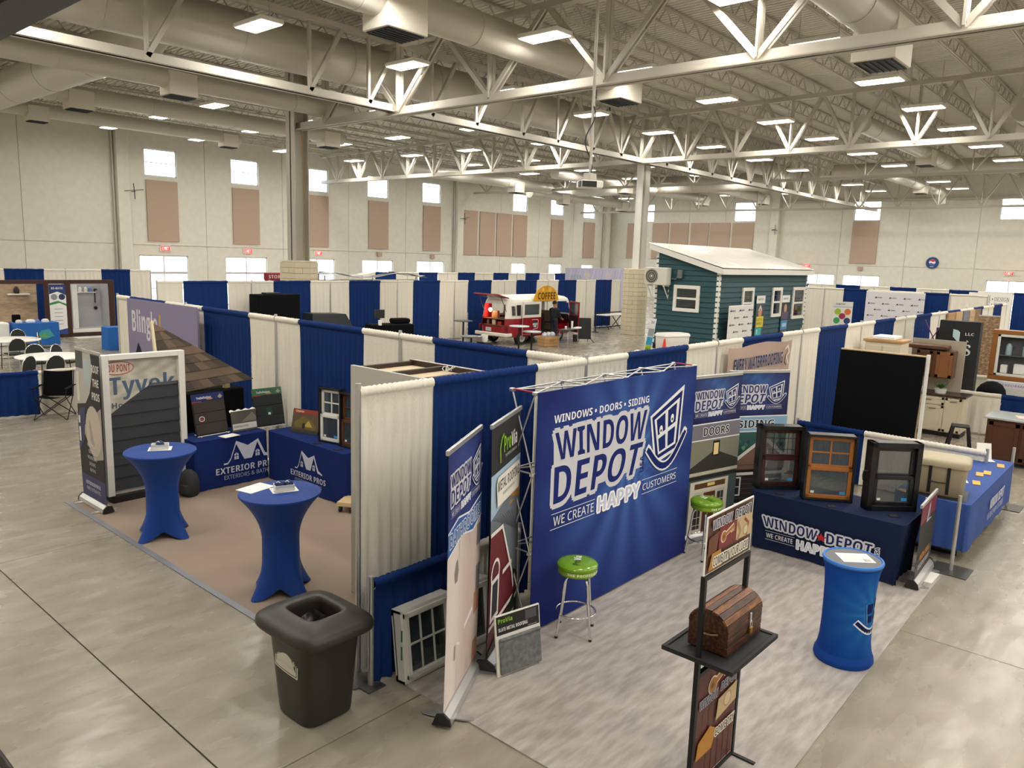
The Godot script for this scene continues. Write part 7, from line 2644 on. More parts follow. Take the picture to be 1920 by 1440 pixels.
	ci.span(-0.9, 0.46, -0.035, -0.05, 1.1, -0.02); ci.span(-0.9, 0.46, 0.02, -0.05, 1.1, 0.03)
	part(cdo, "door_lining", ci, mats["black_plastic"])
	var cw := MB.new()
	cw.x = cd.x
	cw.span(-0.85, 1.15, -0.005, -0.1, 1.62, 0.005)
	part(cdo, "door_glass", cw, mats["dark_glass"])
	# seats and dash in the cab
	var seat := MB.new()
	seat.span(0.75, 0.45, -0.7, 1.25, 0.8, 0.65, 0.06); seat.span(0.7, 0.8, -0.7, 0.85, 1.3, 0.65, 0.05)
	part(o, "cab_seat", seat, mat("seat_tan", "6a5a48", 0.8))
	var dash := MB.new()
	dash.span(1.7, 0.9, -0.75, 1.95, 1.14, 0.75, 0.04)
	part(o, "dashboard", dash, mats["black_plastic"])
	# bumper, plate, lights, wheels
	var bm := MB.new()
	bm.span(-2.36, 0.36, -0.82, -2.24, 0.5, 0.84, 0.03); bm.span(-2.34, 0.36, 0.8, -1.95, 0.5, 0.88, 0.03)
	part(o, "rear_bumper", bm, white)
	var fb := MB.new()
	fb.span(2.2, 0.34, -0.82, 2.32, 0.48, 0.82, 0.03)
	part(o, "front_bumper", fb, white)
	var pl := Print.new()
	pl.rect(-0.15, 0.54, 0.15, 0.68, "d8dada"); pl.text("COF 33", -0.11, 0.58, 0.11, 0.64, "5a5e66")
	put_print(o, pl, Vector3(-2.25, 0, -0.15), -90, 0, "number_plate")
	for s in [-1.0, 1.0]:
		var tl := MB.new()
		tl.span(-2.18, 0.55, s * 0.72 - 0.05, -2.1, 0.78, s * 0.72 + 0.05, 0.02)
		part(o, "tail_light", tl, mat("tail_red", "6b1414", 0.3))
		for xx in [-1.32, 1.08]:
			var w := subnode(o, "wheel", Vector3(xx, 0.32, s * 0.74))
			var ty := MB.new()
			ty.x = Transform3D(Basis(Vector3.RIGHT, PI / 2), Vector3.ZERO)
			ty.lathe([[0.2, -0.09], [0.3, -0.09], [0.32, -0.06], [0.32, 0.06], [0.3, 0.09], [0.2, 0.09]], 28)
			part(w, "tyre", ty, mats["black_plastic"])
			var rim := MB.new()
			rim.x = ty.x
			rim.lathe([[0.0, -0.07], [0.19, -0.07], [0.21, -0.085], [0.21, 0.085], [0.19, 0.07], [0.11, 0.06], [0.09, 0.09], [0.0, 0.1]], 24)
			part(w, "rim", rim, mats["alu"])
	# round coffee sign standing on the roof edge
	var cs := MB.new()
	var half := PackedVector2Array([Vector2(-0.78, 0), Vector2(0.78, 0)])
	for k in range(1, 18):
		half.append(Vector2(cos(PI * k / 18.0) * 0.78, sin(PI * k / 18.0) * 0.62))
	cs.prism(half, -0.02, 0.02)
	var cso := part(o, "coffee_sign", cs, mat("sign_yellow", "d59a1e", 0.5))
	cso.position = Vector3(0.1, 1.74, 0.86)
	var cp := Print.new()
	cp.text("COFFEE", -0.56, 0.06, 0.58, 0.34, "1c100c", true)
	cp.disc(-0.25, 0.46, 0.08, "e8c060"); cp.disc(0.2, 0.46, 0.1, "e6bc58"); cp.disc(0.0, 0.52, 0.06, "c8861a")
	var cpo := part(cso, "print", cp, print_mat)
	cpo.position.z = 0.021

func bistro(label: String, at: Vector3, h: float, r: float, top: String) -> void:
	var o := thing("bistro_table", label, "table", at, 0, "black bistro tables by the van")
	var t := MB.new()
	t.lathe([[0.0, h - 0.03], [r - 0.01, h - 0.03], [r, h - 0.02], [r, h - 0.005], [r - 0.008, h], [0.0, h]], 36)
	part(o, "table_top", t, mat("bistro_" + top, top, 0.35))
	var p := MB.new()
	p.cyl(Vector3(0, 0.02, 0), Vector3(0, h - 0.03, 0), 0.035, 0.035, 12)
	part(o, "pole", p, mats["black_metal"])
	var b := MB.new()
	b.lathe([[0.0, 0.0], [0.26, 0.0], [0.26, 0.015], [0.05, 0.05], [0.0, 0.05]], 24)
	part(o, "foot", b, mats["black_metal"])

func build_van_area() -> void:
	build_van()
	build_person()
	bistro("tall black bistro table at the left of the van", Vector3(21.5, 0, -21.5), 0.95, 0.38, "3a3c40")
	bistro("low black bistro table just behind the drape, left of the van bumper", Vector3(19.0, 0, -18.6), 0.74, 0.38, "54585c")
	bistro("tall bistro table with a pale top before the van side door", Vector3(21.75, 0, -18.8), 0.95, 0.38, "c4ccd4")
	bistro("lower bistro table with a pale top beside the wooden crate", Vector3(22.25, 0, -18.6), 0.74, 0.36, "c8ced6")
	var cup := MB.new()
	cup.lathe([[0.0, 0.0], [0.1, 0.0], [0.13, 0.24], [0.122, 0.24], [0.095, 0.02], [0.0, 0.02]], 18)
	solo("paper_tub", "white paper tub standing by the low black bistro table", "tub", cup, mats["white_paper"], Vector3(19.35, 0.55, -18.3))
	var st := MB.new()
	st.span(-0.2, 0, -0.2, 0.2, 0.55, 0.2, 0.02)
	solo("tub_stand", "small dark stand under the white paper tub", "stand", st, mats["black_plastic"], Vector3(19.35, 0, -18.3))
	# crate with wrapped goods
	var o := thing("wooden_crate", "pale wooden crate on the floor before the van", "crate", Vector3(24.0, 0, -19.2), -12)
	var pine := mat("crate_pine", "c39a68", 0.7)
	for k in 3:
		for s in [-1.0, 1.0]:
			var a := MB.new()
			a.span(-0.35, 0.02 + k * 0.13, s * 0.22 - 0.012, 0.35, 0.14 + k * 0.13, s * 0.22 + 0.012, 0.004)
			part(o, "slat", a, pine)
			var b := MB.new()
			b.span(s * 0.34 - 0.012, 0.02 + k * 0.13, -0.21, s * 0.34 + 0.012, 0.14 + k * 0.13, 0.21, 0.004)
			part(o, "slat", b, pine)
	var bt := MB.new()
	bt.span(-0.33, 0.0, -0.2, 0.33, 0.02, 0.2)
	part(o, "bottom", bt, pine)
	var p := Print.new()
	p.text("BEANS", -0.12, 0.2, 0.14, 0.27, "9c4a34")
	put_print(o, p, Vector3(0, 0, 0.233))
	for k in 3:
		var g := MB.new()
		g.ball(Vector3(0, 0, 0), Vector3(0.14, 0.16, 0.13), 10, 7)
		solo("clear_bag", ["left", "middle", "right"][k] + " clear plastic bag of goods on the wooden crate", "bag", g, mat("bag_clear", "b8bcc0", 0.15, 0.3), Vector3(23.8 + k * 0.2, 0.42, -19.22 + 0.03 * k), k * 40)
	# folding table, black easel, barrier
	o = thing("folding_table", "black folding table with cups before the open van door", "table", Vector3(24.35, 0, -18.45), 10)
	var tt := MB.new()
	tt.span(-0.55, 0.7, -0.25, 0.55, 0.735, 0.25, 0.01)
	part(o, "table_top", tt, mats["black_plastic"])
	for s in [-1.0, 1.0]:
		var l := MB.new()
		l.tube([Vector3(s * 0.45, 0, -0.2), Vector3(s * 0.42, 0.68, -0.18), Vector3(s * 0.42, 0.68, 0.18), Vector3(s * 0.45, 0, 0.2)], 0.012, 6)
		part(o, "leg", l, mats["alu"])
	for q in [[24.15, "white cup stack on the black folding table, left", 0.12], [24.55, "tall white cup stack on the black folding table", 0.3]]:
		var c := MB.new()
		c.lathe([[0.0, 0.0], [0.035, 0.0], [0.045, q[2]], [0.0, q[2]]], 12)
		solo("cup_stack", q[1], "cups", c, mats["white_paper"], Vector3(q[0], 0.737, -18.45))
	var bx := MB.new()
	bx.span(-0.18, 0, -0.1, 0.18, 0.06, 0.1, 0.01)
	solo("napkin_box", "white napkin box on the end of the folding table", "box", bx, mats["white_paper"], Vector3(24.78, 0.737, -18.35), 10)
	o = thing("folded_stand", "black folded easel and case on the floor right of the van", "easel", Vector3(26.6, 0, -19.3), -40)
	var e1 := MB.new()
	e1.x = Transform3D(Basis(Vector3.RIGHT, deg_to_rad(-8)), Vector3.ZERO)
	e1.span(-0.28, 0.12, -0.03, 0.28, 1.02, 0.03, 0.02)
	part(o, "board", e1, mats["black_plastic"])
	for s in [-1.0, 1.0]:
		var l := MB.new()
		l.bar(Vector3(s * 0.2, 0.2, 0.0), Vector3(s * 0.35, 0.0, 0.3), 0.025, 0.025); l.bar(Vector3(s * 0.2, 0.8, -0.1), Vector3(s * 0.22, 0, -0.35), 0.025, 0.025)
		part(o, "leg", l, mats["black_metal"])
	var cs := MB.new()
	cs.span(-0.5, 0, -0.1, -0.32, 0.32, 0.1, 0.03)
	part(o, "case", cs, mats["black_plastic"])
	o = thing("barrier", "black belt barrier before the drapes, left of the block column", "barrier", Vector3(30.6, 0, -21.6), 0)
	for s in [0.0, 2.6]:
		var pm := MB.new()
		pm.cyl(Vector3(s, 0.02, 0), Vector3(s, 0.98, 0), 0.03, 0.03, 10)
		part(o, "post", pm, mats["black_metal"])
		var bs := MB.new()
		bs.lathe([[0.0, 0.0], [0.18, 0.0], [0.18, 0.02], [0.03, 0.05], [0.0, 0.05]], 20, Vector3(s, 0, 0))
		part(o, "foot", bs, mats["black_metal"])
	for y in [0.9, 0.2]:
		var be := MB.new()
		be.span(0, y, -0.005, 2.6, y + 0.05, 0.005)
		part(o, "belt", be, mats["black_plastic"])
	o = thing("plain_table", "white-topped folding table half hidden by the block column", "table", Vector3(33.6, 0, -22.3), 0)
	var wt := MB.new()
	wt.span(-1.6, 0.7, -0.35, 1.2, 0.74, 0.35, 0.01)
	part(o, "table_top", wt, mats["white_plastic"])
	for s in [-1.2, -0.2, 0.9]:
		var l := MB.new()
		l.bar(Vector3(s, 0, -0.3), Vector3(s, 0.7, 0.3), 0.03, 0.03); l.bar(Vector3(s, 0, 0.3), Vector3(s, 0.7, -0.3), 0.03, 0.03)
		part(o, "leg_frame", l, mats["black_metal"])

# ---------------------------------------------------------------- teal tiny house
func house_window(o: Node, xf: Transform3D, w: float, h: float) -> void:
	var n := subnode(o, "house_window")
	n.transform = xf
	var f := MB.new()
	var t := 0.13
	f.span(-w * 0.5, t, 0, -w * 0.5 + t, h - t, 0.06); f.span(w * 0.5 - t, t, 0, w * 0.5, h - t, 0.06); f.span(-w * 0.5, 0, 0, w * 0.5, t, 0.06); f.span(-w * 0.5, h - t, 0, w * 0.5, h, 0.06)
	part(n, "casing", f, mats["white_plastic"])
	var s := MB.new()
	var iw := w * 0.5 - t
	s.span(-iw, h * 0.5 - 0.04, 0.0, iw, h * 0.5 + 0.04, 0.03, 0.004)
	part(n, "meeting_rail", s, mats["white_plastic"])
	for k in 2:
		var g := MB.new()
		g.span(-iw, t if k == 0 else h * 0.5 + 0.04, 0.004, iw, h * 0.5 - 0.04 if k == 0 else h - t, 0.012)
		part(n, "pane", g, mat("house_glass", "14181a", 0.05, 0.0, 0.7))

func build_house() -> void:
	var o := thing("tiny_house", "teal lap-sided tiny house with a sloping white metal roof", "house", Vector3(26.0, 0, -13.0), 0)
	var L := 8.3
	var W := 2.62
	var low := 3.25
	var hgh := 3.98
	var teal := mat("teal_siding", "1f4a52", 0.6)
	var core := MB.new()
	core.x = Transform3D(Basis(Vector3(0, 0, -1), Vector3(0, 1, 0), Vector3(1, 0, 0)), Vector3.ZERO)
	core.prism(PackedVector2Array([Vector2(0.03, 0.35), Vector2(W - 0.03, 0.35), Vector2(W - 0.03, hgh - 0.05), Vector2(0.03, low - 0.05)]), 0.03, L - 0.03)
	part(o, "wall_core", core, teal)
	# lap boards: end wall (faces -x) and long wall (faces +z)
	var n := 19
	var bh := 0.19
	for k in n:
		var y0 := 0.35 + k * bh
		var yt := minf(y0 + bh + 0.01, hgh)
		var cut := func(y: float) -> float: return clampf((y - low) / (hgh - low) * W, 0.0, W)
		var z0: float = cut.call(y0)
		var z1: float = cut.call(yt)
		if z1 < W - 0.1:
			var b := MB.new()
			b.quad(Vector3(-0.045, y0, -W), Vector3(-0.045, y0, -z0), Vector3(-0.003, yt, -z1), Vector3(-0.003, yt, -W))
			b.quad(Vector3(0.03, y0, -W), Vector3(0.03, y0, -z0), Vector3(-0.045, y0, -z0), Vector3(-0.045, y0, -W))
			part(o, "lap_board", b, teal)
		if y0 < low - 0.1:
			var t2 := minf(yt, low)
			var c := MB.new()
			c.quad(Vector3(0, y0, 0.045), Vector3(L, y0, 0.045), Vector3(L, t2, 0.003), Vector3(0, t2, 0.003))
			c.quad(Vector3(0, y0, -0.03), Vector3(L, y0, -0.03), Vector3(L, y0, 0.045), Vector3(0, y0, 0.045))
			part(o, "lap_board", c, teal)
	for q in [[-0.035, 0.35, -0.09, 0.09, low, 0.035], [-0.035, 0.35, -W - 0.02, 0.09, hgh, -W + 0.09], [L - 0.09, 0.35, -0.09, L + 0.03, low, 0.035]]:
		var m := MB.new()
		m.span(q[0], q[1], q[2], q[3], q[4], q[5], 0.005)
		part(o, "corner_board", m, mats["white_plastic"])
	# roof: corrugated sheets over fascia boards
	var ov := 0.22
	var za := ov
	var zb := -W - ov
	var sl := (hgh - low) / W
	var ya := low - sl * ov
	var yb := hgh + sl * ov
	var fas := MB.new()
	for e in [[Vector3(-ov, ya, za), Vector3(-ov, yb, zb)], [Vector3(L + ov, ya, za), Vector3(L + ov, yb, zb)]]:
		fas.bar(e[0], e[1], 0.04, 0.2)
	fas.bar(Vector3(-ov, ya, za), Vector3(L + ov, ya, za), 0.04, 0.2); fas.bar(Vector3(-ov, yb, zb), Vector3(L + ov, yb, zb), 0.04, 0.2)
	part(o, "fascia", fas, mats["white_plastic"])
	var roofm := mat("roof_white", "d8d5cd", 0.35, 0.3)
	var sheets := 9
	for k in sheets:
		var x0 := -ov - 0.03 + (L + 2 * ov + 0.06) * k / sheets
		var x1 := -ov - 0.03 + (L + 2 * ov + 0.06) * (k + 1) / sheets
		var m := MB.new()
		m.sheet(func(s: float, t: float) -> Vector3: return Vector3(lerpf(x0, x1, s), lerpf(ya, yb, t) + 0.13 + 0.018 * maxf(0.0, sin(s * TAU * 5.0)), lerpf(za + 0.05, zb - 0.05, t)), 40, 1)
		part(o, "roof_sheet", m, roofm)
	var rb := MB.new()
	rb.x = core.x
	rb.prism(PackedVector2Array([Vector2(-ov, ya), Vector2(W + ov, yb), Vector2(W + ov, yb + 0.1), Vector2(-ov, ya + 0.1)]), -ov, L + ov)
	part(o, "roof_deck", rb, mats["white_plastic"])
	# trailer chassis
	var ch := MB.new()
	ch.span(0.0, 0.15, -W, L, 0.35, 0.0, 0.02)
	part(o, "chassis", ch, mats["black_metal"])
	for xx in [3.4, 4.3]:
		var w := MB.new()
		w.cyl(Vector3(xx, 0.33, -0.3), Vector3(xx, 0.33, -0.02), 0.33, 0.33, 24)
		part(o, "wheel", w, mats["black_plastic"])
	# windows
	house_window(o, Transform3D(Basis(Vector3.UP, -PI / 2), Vector3(-0.03, 1.66, -1.25)), 1.08, 0.98)
	for q in [[2.35, 1.4, 1.0, 1.2], [5.1, 1.38, 0.95, 1.2], [7.4, 1.22, 1.3, 1.36]]:
		house_window(o, Transform3D(Basis(), Vector3(q[0], q[1], 0.03)), q[2], q[3])
	# printed boards on the long wall
	var p := Print.new()
	p.rect(-0.4, 0, 0.4, 1.6, "3a4a50"); p.rect(-0.4, 1.3, 0.4, 1.6, "e8e8e4"); p.text("HABITAT", -0.3, 1.42, 0.25, 1.5, "4a6a80")
	p.poly([[-0.2, 1.0], [0.0, 1.25], [0.2, 1.0]], "c8ccd0"); p.disc(0.0, 0.92, 0.16, "c98a70", 0.18); p.rect(-0.3, 0.35, 0.35, 0.78, "d8c83c"); p.text("LET'S", -0.25, 0.6, 0.2, 0.7, "2c3a30"); p.text("BUILD", -0.25, 0.45, 0.2, 0.55, "2c3a30"); p.rect(-0.35, 0.0, 0.2, 0.32, "38b0b8"); p.text("1", -0.25, 0.08, -0.15, 0.26, "e8f4f4")
	var bd := thing("printed_board", "tall printed board with a yellow vest picture on the house wall", "board", Vector3(29.55, 0.66, -12.93), 0)
	var bm := MB.new()
	bm.span(-0.42, 0, -0.02, 0.42, 1.62, 0.0, 0.004)
	part(bd, "board", bm, mats["black_plastic"])
	put_print(bd, p, Vector3(0, 0.01, 0))
	var p2 := Print.new()
	p2.rect(-0.4, 0, 0.4, 1.6, "2a2a30"); p2.rect(-0.4, 1.3, 0.4, 1.6, "e8e8e4"); p2.text("HABITAT", -0.3, 1.42, 0.25, 1.5, "4a6a80"); p2.disc(0.0, 1.05, 0.15, "c09a84", 0.18); p2.rect(-0.3, 0.6, 0.3, 0.9, "5c4a6c"); p2.rect(-0.35, 0.15, 0.3, 0.55, "3a8cc0"); p2.text("GIVE", -0.2, 0.28, 0.2, 0.42, "e6eef4"); p2.rect(-0.3, 0.0, 0.3, 0.12, "7a5c50")
	bd = thing("printed_board", "tall printed board with a dark portrait between the house windows", "board", Vector3(32.05, 0.64, -12.93), 0)
	part(bd, "board", bm, mats["black_plastic"])
	put_print(bd, p2, Vector3(0, 0.01, 0))
	# step-and-repeat banner at the house corner
	var p3 := Print.new()
	p3.rect(-1.0, 0.0, 1.0, 1.95, "dedcd8")
	for r in 7:
		for c in 3:
			var cx := -0.8 + c * 0.75 + (0.35 if r % 2 else 0.0)
			p3.poly([[cx - 0.16, 0.2 + r * 0.26], [cx - 0.06, 0.28 + r * 0.26], [cx, 0.2 + r * 0.26]], "2c4a66"); p3.text("Habitat", cx + 0.02, 0.2 + r * 0.26, cx + 0.28, 0.26 + r * 0.26, "3a4650")
	var so := thing("logo_banner", "white banner with repeated small logos at the house corner", "banner", Vector3(27.15, 0, -12.6), 0)
	var sm := MB.new()
	sm.span(-1.02, 0.02, -0.02, 1.02, 1.98, 0, 0.006)
	part(so, "panel", sm, mats["white_paper"])
	put_print(so, p3, Vector3.ZERO, 0, 0, "print", true)
	# air conditioner on brackets
	var ac := thing("air_conditioner", "white outdoor air conditioner unit bracketed on the house end wall", "air conditioner", Vector3(25.72, 2.6, -15.4), -90)
	var am := MB.new()
	am.span(-0.48, 0.0, -0.2, 0.48, 0.66, 0.16, 0.03)
	part(ac, "case", am, mat("ac_white", "d8d5c8", 0.45))
	var fg := MB.new()
	fg.cyl(Vector3(-0.16, 0.33, 0.16), Vector3(-0.16, 0.33, 0.17), 0.27, 0.27, 28)
	part(ac, "fan_grille", fg, mat("ac_grille", "55554e", 0.5))
	for k in 3:
		var rg := MB.new()
		var pts := []
		for a in 24:
			pts.append(Vector3(-0.16 + cos(TAU * a / 24) * (0.09 + 0.08 * k), 0.33 + sin(TAU * a / 24) * (0.09 + 0.08 * k), 0.175))
		rg.tube(pts, 0.006, 5, true)
		part(ac, "guard_ring", rg, mat("ac_white", "d8d5c8", 0.45))
	var hubm := MB.new()
	hubm.ball(Vector3(-0.16, 0.33, 0.175), Vector3(0.045, 0.045, 0.02))
	part(ac, "fan_hub", hubm, mat("ac_white", "d8d5c8", 0.45))
	for s in [-0.35, 0.35]:
		var br := MB.new()
		br.bar(Vector3(s, -0.02, 0.16), Vector3(s, -0.02, -0.28), 0.04, 0.04); br.bar(Vector3(s, -0.02, 0.12), Vector3(s, -0.5, -0.26), 0.03, 0.03); br.bar(Vector3(s, 0.0, -0.27), Vector3(s, -0.55, -0.27), 0.03, 0.03)
		part(ac, "bracket", br, mats["white_plastic"])
	var bxm := MB.new()
	bxm.span(-0.1, 0, 0, 0.1, 0.32, 0.12, 0.02)
	var sw := solo("switch_box", "small grey switch box beside the air conditioner", "box", bxm, mat("box_grey", "6c716e", 0.5), Vector3(25.96, 2.88, -14.55), -90)
	var cb := MB.new()
	cb.tube([Vector3(0, 0, 0), Vector3(-0.03, -0.12, -0.1), Vector3(-0.03, -0.1, -0.28), Vector3(0, 0.02, -0.4)], 0.02, 6)
	solo("ac_pipe", "grey pipe from the air conditioner to its switch box", "pipe", cb, mat("box_grey", "6c716e", 0.5), Vector3(25.9, 2.96, -14.62))
	# things on the floor before the house
	var wc := thing("white_cooler", "white ribbed cooler box standing before the house", "cooler", Vector3(24.5, 0.3, -13.9), -20)
	var w1 := MB.new()
	w1.lathe([[0.0, 0.0], [0.42, 0.0], [0.44, 0.04], [0.46, 0.55], [0.4, 0.6], [0.0, 0.62]], 40, Vector3.ZERO, 6.0, 1.3, 0.7)
	part(wc, "body", w1, mats["white_plastic"])
	var w2 := MB.new()
	w2.lathe([[0.47, 0.55], [0.485, 0.57], [0.48, 0.62], [0.44, 0.67], [0.0, 0.68]], 40, Vector3.ZERO, 6.0, 1.3, 0.7)
	part(wc, "lid", w2, mats["white_plastic"])
	var tb := MB.new()
	tb.span(-0.7, 0, -0.4, 0.7, 0.3, 0.4, 0.02)
	solo("low_platform", "low dark platform under the white cooler box", "platform", tb, mats["black_plastic"], Vector3(24.5, 0, -13.9), -20)
	var cn := thing("safety_cone", "small orange-red safety cone beside the white cooler", "cone", Vector3(23.7, 0, -13.75), 0)
	var cm := MB.new()
	cm.lathe([[0.15, 0.03], [0.13, 0.06], [0.03, 0.82], [0.0, 0.83]], 20)
	part(cn, "cone_body", cm, mat("cone_red", "d83a24", 0.5))
	var cf := MB.new()
	cf.span(-0.18, 0, -0.18, 0.18, 0.03, 0.18, 0.01)
	part(cn, "foot", cf, mat("cone_red", "d83a24", 0.5))
	var lb := thing("leaning_sign", "narrow coloured sign board leaning at the house corner", "sign", Vector3(24.85, 0, -15.15), -30)
	var lm := MB.new()
	lm.x = Transform3D(Basis(Vector3.BACK, deg_to_rad(-9)), Vector3.ZERO)
	lm.span(-0.13, 0, -0.02, 0.13, 1.4, 0.0, 0.004)
	part(lb, "board", lm, mats["white_plastic"])
	var lp := Print.new()
	lp.x = lm.x
	lp.rect(-0.12, 1.05, 0.12, 1.38, "e4e6e8"); lp.text("TINY", -0.08, 1.2, 0.08, 1.3, "30363c"); lp.rect(-0.12, 0.72, 0.12, 1.02, "9aa2a6"); lp.rect(-0.12, 0.4, 0.12, 0.7, "3aa0cc"); lp.rect(-0.12, 0.1, 0.12, 0.38, "a8c83a"); lp.text("BUILD", -0.1, 0.2, 0.1, 0.28, "2a3a1c")
	put_print(lb, lp, Vector3(0, 0, 0.001))
	# colourful dotted sign on the drape
	var ds := thing("dotted_sign", "white sign with big coloured dots standing right of the house", "sign", Vector3(36.0, 0, -11.9), -60)
	var dm := MB.new()
	dm.span(-0.42, 0.9, -0.02, 0.42, 1.95, 0, 0.004); dm.span(-0.03, 0, -0.05, 0.03, 0.95, -0.02)
	part(ds, "board", dm, mats["white_plastic"])
	var dp := Print.new()
	for q in [[-0.2, 1.5, "a4c03c"], [0.22, 1.5, "e0703c"], [0.0, 1.3, "9c2c54"], [-0.22, 1.1, "3c9a58"], [0.22, 1.1, "2c3a78"]]:
		dp.disc(q[0], q[1], 0.14, q[2])
	dp.text("HABITAT", -0.3, 1.8, 0.1, 1.88, "50565c")
	dp.rect(-0.4, 1.7, 0.4, 1.73, "8ab4c8")
	put_print(ds, dp, Vector3.ZERO)
	# wide logo wall on the far drape
	var p4 := Print.new()
	p4.rect(-1.28, 0.5, 1.28, 2.36, "dcdbe0")
	for r in 6:
		for c in 4:
			var cx := -1.1 + c * 0.64 + (0.3 if r % 2 else 0.0)
			p4.poly([[cx - 0.1, 0.62 + r * 0.29], [cx - 0.03, 0.7 + r * 0.29], [cx + 0.02, 0.62 + r * 0.29]], "34465c"); p4.text("Habitat", cx + 0.04, 0.63 + r * 0.29, cx + 0.24, 0.68 + r * 0.29, "444c58")
	var lw := thing("logo_wall", "wide white logo wall with small repeated logos before the blue drape", "backdrop", Vector3(39.6, 0, -10.75), -90)
	var lwm := MB.new()
	lwm.span(-1.3, 0.02, -0.03, 1.3, 2.4, 0, 0.006)
	part(lw, "panel", lwm, mats["white_paper"])
	put_print(lw, p4, Vector3.ZERO, 0, 0, "print", true)


# ---------------------------------------------------------------- booths at the right and at the back
func build_right() -> void:
	# black cloth partition
	var o := thing("black_partition", "tall partition covered in black cloth behind the display windows", "partition", Vector3(13.3, 0, -3.7), -90)
	var m := MB.new()
	m.sheet(func(s: float, t: float) -> Vector3: return Vector3(lerpf(-0.66, 0.64, s) - 0.05 * (1.0 - t), lerpf(0.02, 2.14, t), 0.012 * sin(s * 9.0) * (1.0 - t) + 0.004 * sin(t * 40.0 + s * 8.0)), 20, 12)
	part(o, "cloth", m, mats["cloth_black"])
	var w := MB.new()
	w.span(-0.66, 2.12, -0.06, 0.64, 2.16, -0.01, 0.004); w.span(-0.64, 0, -0.06, 0.62, 2.12, -0.03)
	part(o, "plywood_panel", w, mat("plywood", "cdb48a", 0.7))
	var ps := MB.new()
	ps.span(0.64, 0, -0.07, 0.69, 2.18, -0.02, 0.004)
	part(o, "white_post", ps, mats["white_plastic"])
	# cream tall cabinet
	var cream := mat("cabinet_cream", "d9cfb6", 0.5)
	o = thing("tall_cabinet", "tall cream cabinet with a wood-edged top behind the black partition", "cabinet", Vector3(15.75, 0, -4.33), -90)
	var b := MB.new()
	b.span(-0.32, 0, -0.3, 0.32, 2.12, 0.25, 0.01)
	part(o, "body", b, cream)
	var t := MB.new()
	t.span(-0.35, 2.12, -0.33, 0.35, 2.17, 0.28, 0.01)
	part(o, "top", t, mat("oak_light", "b98f5c", 0.5))
	for k in 2:
		var dr := MB.new()
		dr.span(-0.29 + k * 0.3, 0.2, 0.25, -0.01 + k * 0.3, 2.05, 0.268, 0.006)
		part(o, "door", dr, cream)
	var bx := MB.new()
	bx.span(-0.25, 0, -0.2, 0.25, 0.06, 0.2, 0.01)
	solo("flat_box", "flat pale box on top of the tall cream cabinet", "box", bx, mats["white_paper"], Vector3(15.75, 2.172, -4.33))
	# kitchen run: cream base cabinets, dark counter, brown wall cabinets
	o = thing("base_cabinet", "cream kitchen base cabinets with bronze handles", "cabinet", Vector3(18.4, 0, -3.85), -90)
	var bc := MB.new()
	bc.span(-0.5, 0.1, -0.3, 0.48, 0.86, 0.28, 0.004)
	part(o, "body", bc, cream)
	var kick := MB.new()
	kick.span(-0.5, 0, -0.28, 0.48, 0.1, 0.22)
	part(o, "toe_kick", kick, mats["black_plastic"])
	for q in [[-0.48, 0.12, -0.31, 0.66, "door"], [-0.29, 0.12, 0.13, 0.66, "door"], [-0.48, 0.68, 0.13, 0.84, "drawer"], [0.15, 0.12, 0.46, 0.84, "door"]]:
		var d := MB.new()
		d.span(q[0], q[1], 0.28, q[2], q[3], 0.3, 0.004)
		for e in [[q[0], q[1], q[2], q[1] + 0.05], [q[0], q[3] - 0.05, q[2], q[3]], [q[0], q[1], q[0] + 0.05, q[3]], [q[2] - 0.05, q[1], q[2], q[3]]]:
			d.span(e[0], e[1], 0.298, e[2], e[3], 0.308, 0.002)
		var po := part(o, q[4], d, cream)
		var h := MB.new()
		var hx: float = (q[0] + q[2]) * 0.5
		var hy: float = q[3] - 0.07
		h.tube([Vector3(hx - 0.06, hy, 0.308), Vector3(hx - 0.05, hy, 0.33), Vector3(hx + 0.05, hy, 0.33), Vector3(hx + 0.06, hy, 0.308)], 0.007, 6)
		part(po, "handle", h, mat("bronze", "2e2620", 0.35, 0.6))
	var ct := MB.new()
	ct.span(-0.53, 0, -0.33, 0.53, 0.04, 0.33, 0.006)
	solo("dark_counter", "dark wood countertop over the cream kitchen cabinets", "countertop", ct, mat("counter_dark", "33231c", 0.3), Vector3(18.4, 0.862, -3.85), -90)
	o = thing("wall_cabinet", "brown wooden wall cabinets hung on the kitchen display wall", "cabinet", Vector3(18.45, 1.22, -3.98), -90)
	var wd := mat("cabinet_brown", "5c3820", 0.4)
	var wb := MB.new()
	wb.span(-0.42, 0, -0.16, 0.3, 0.58, 0.16, 0.006)
	part(o, "body", wb, wd)
	for k in 2:
		var d := MB.new()
		var x0 := -0.41 + k * 0.39
		var x1 := x0 + 0.31
		d.span(x0, 0.02, 0.16, x1, 0.56, 0.178, 0.004)
		for e in [[x0, 0.02, x1, 0.08], [x0, 0.5, x1, 0.56], [x0, 0.02, x0 + 0.06, 0.56], [x1 - 0.06, 0.02, x1, 0.56]]:
			d.span(e[0], e[1], 0.178, e[2], e[3], 0.19, 0.003)
		part(o, "door", d, wd if k == 0 else mat("cabinet_oak", "8a5a30", 0.4))
	var cr := MB.new()
	cr.span(-0.62, 0.6, -0.2, 0.16, 0.68, 0.2, 0.02)
	part(o, "crown_shelf", cr, wd)
	var kw := MB.new()
	kw.span(-0.62, 0, -0.03, 0.42, 2.0, 0.03)
	solo("kitchen_backsplash", "beige tiled kitchen display wall behind the counter", "wall panel", kw, mat("splash_beige", "b6aa98", 0.5), Vector3(18.72, 0, -3.98), -90)
	# potted plant
	o = thing("potted_plant", "green leafy plant in a white pot on the dark counter", "plant", Vector3(18.28, 0.904, -3.85), 0)
	var pt := MB.new()
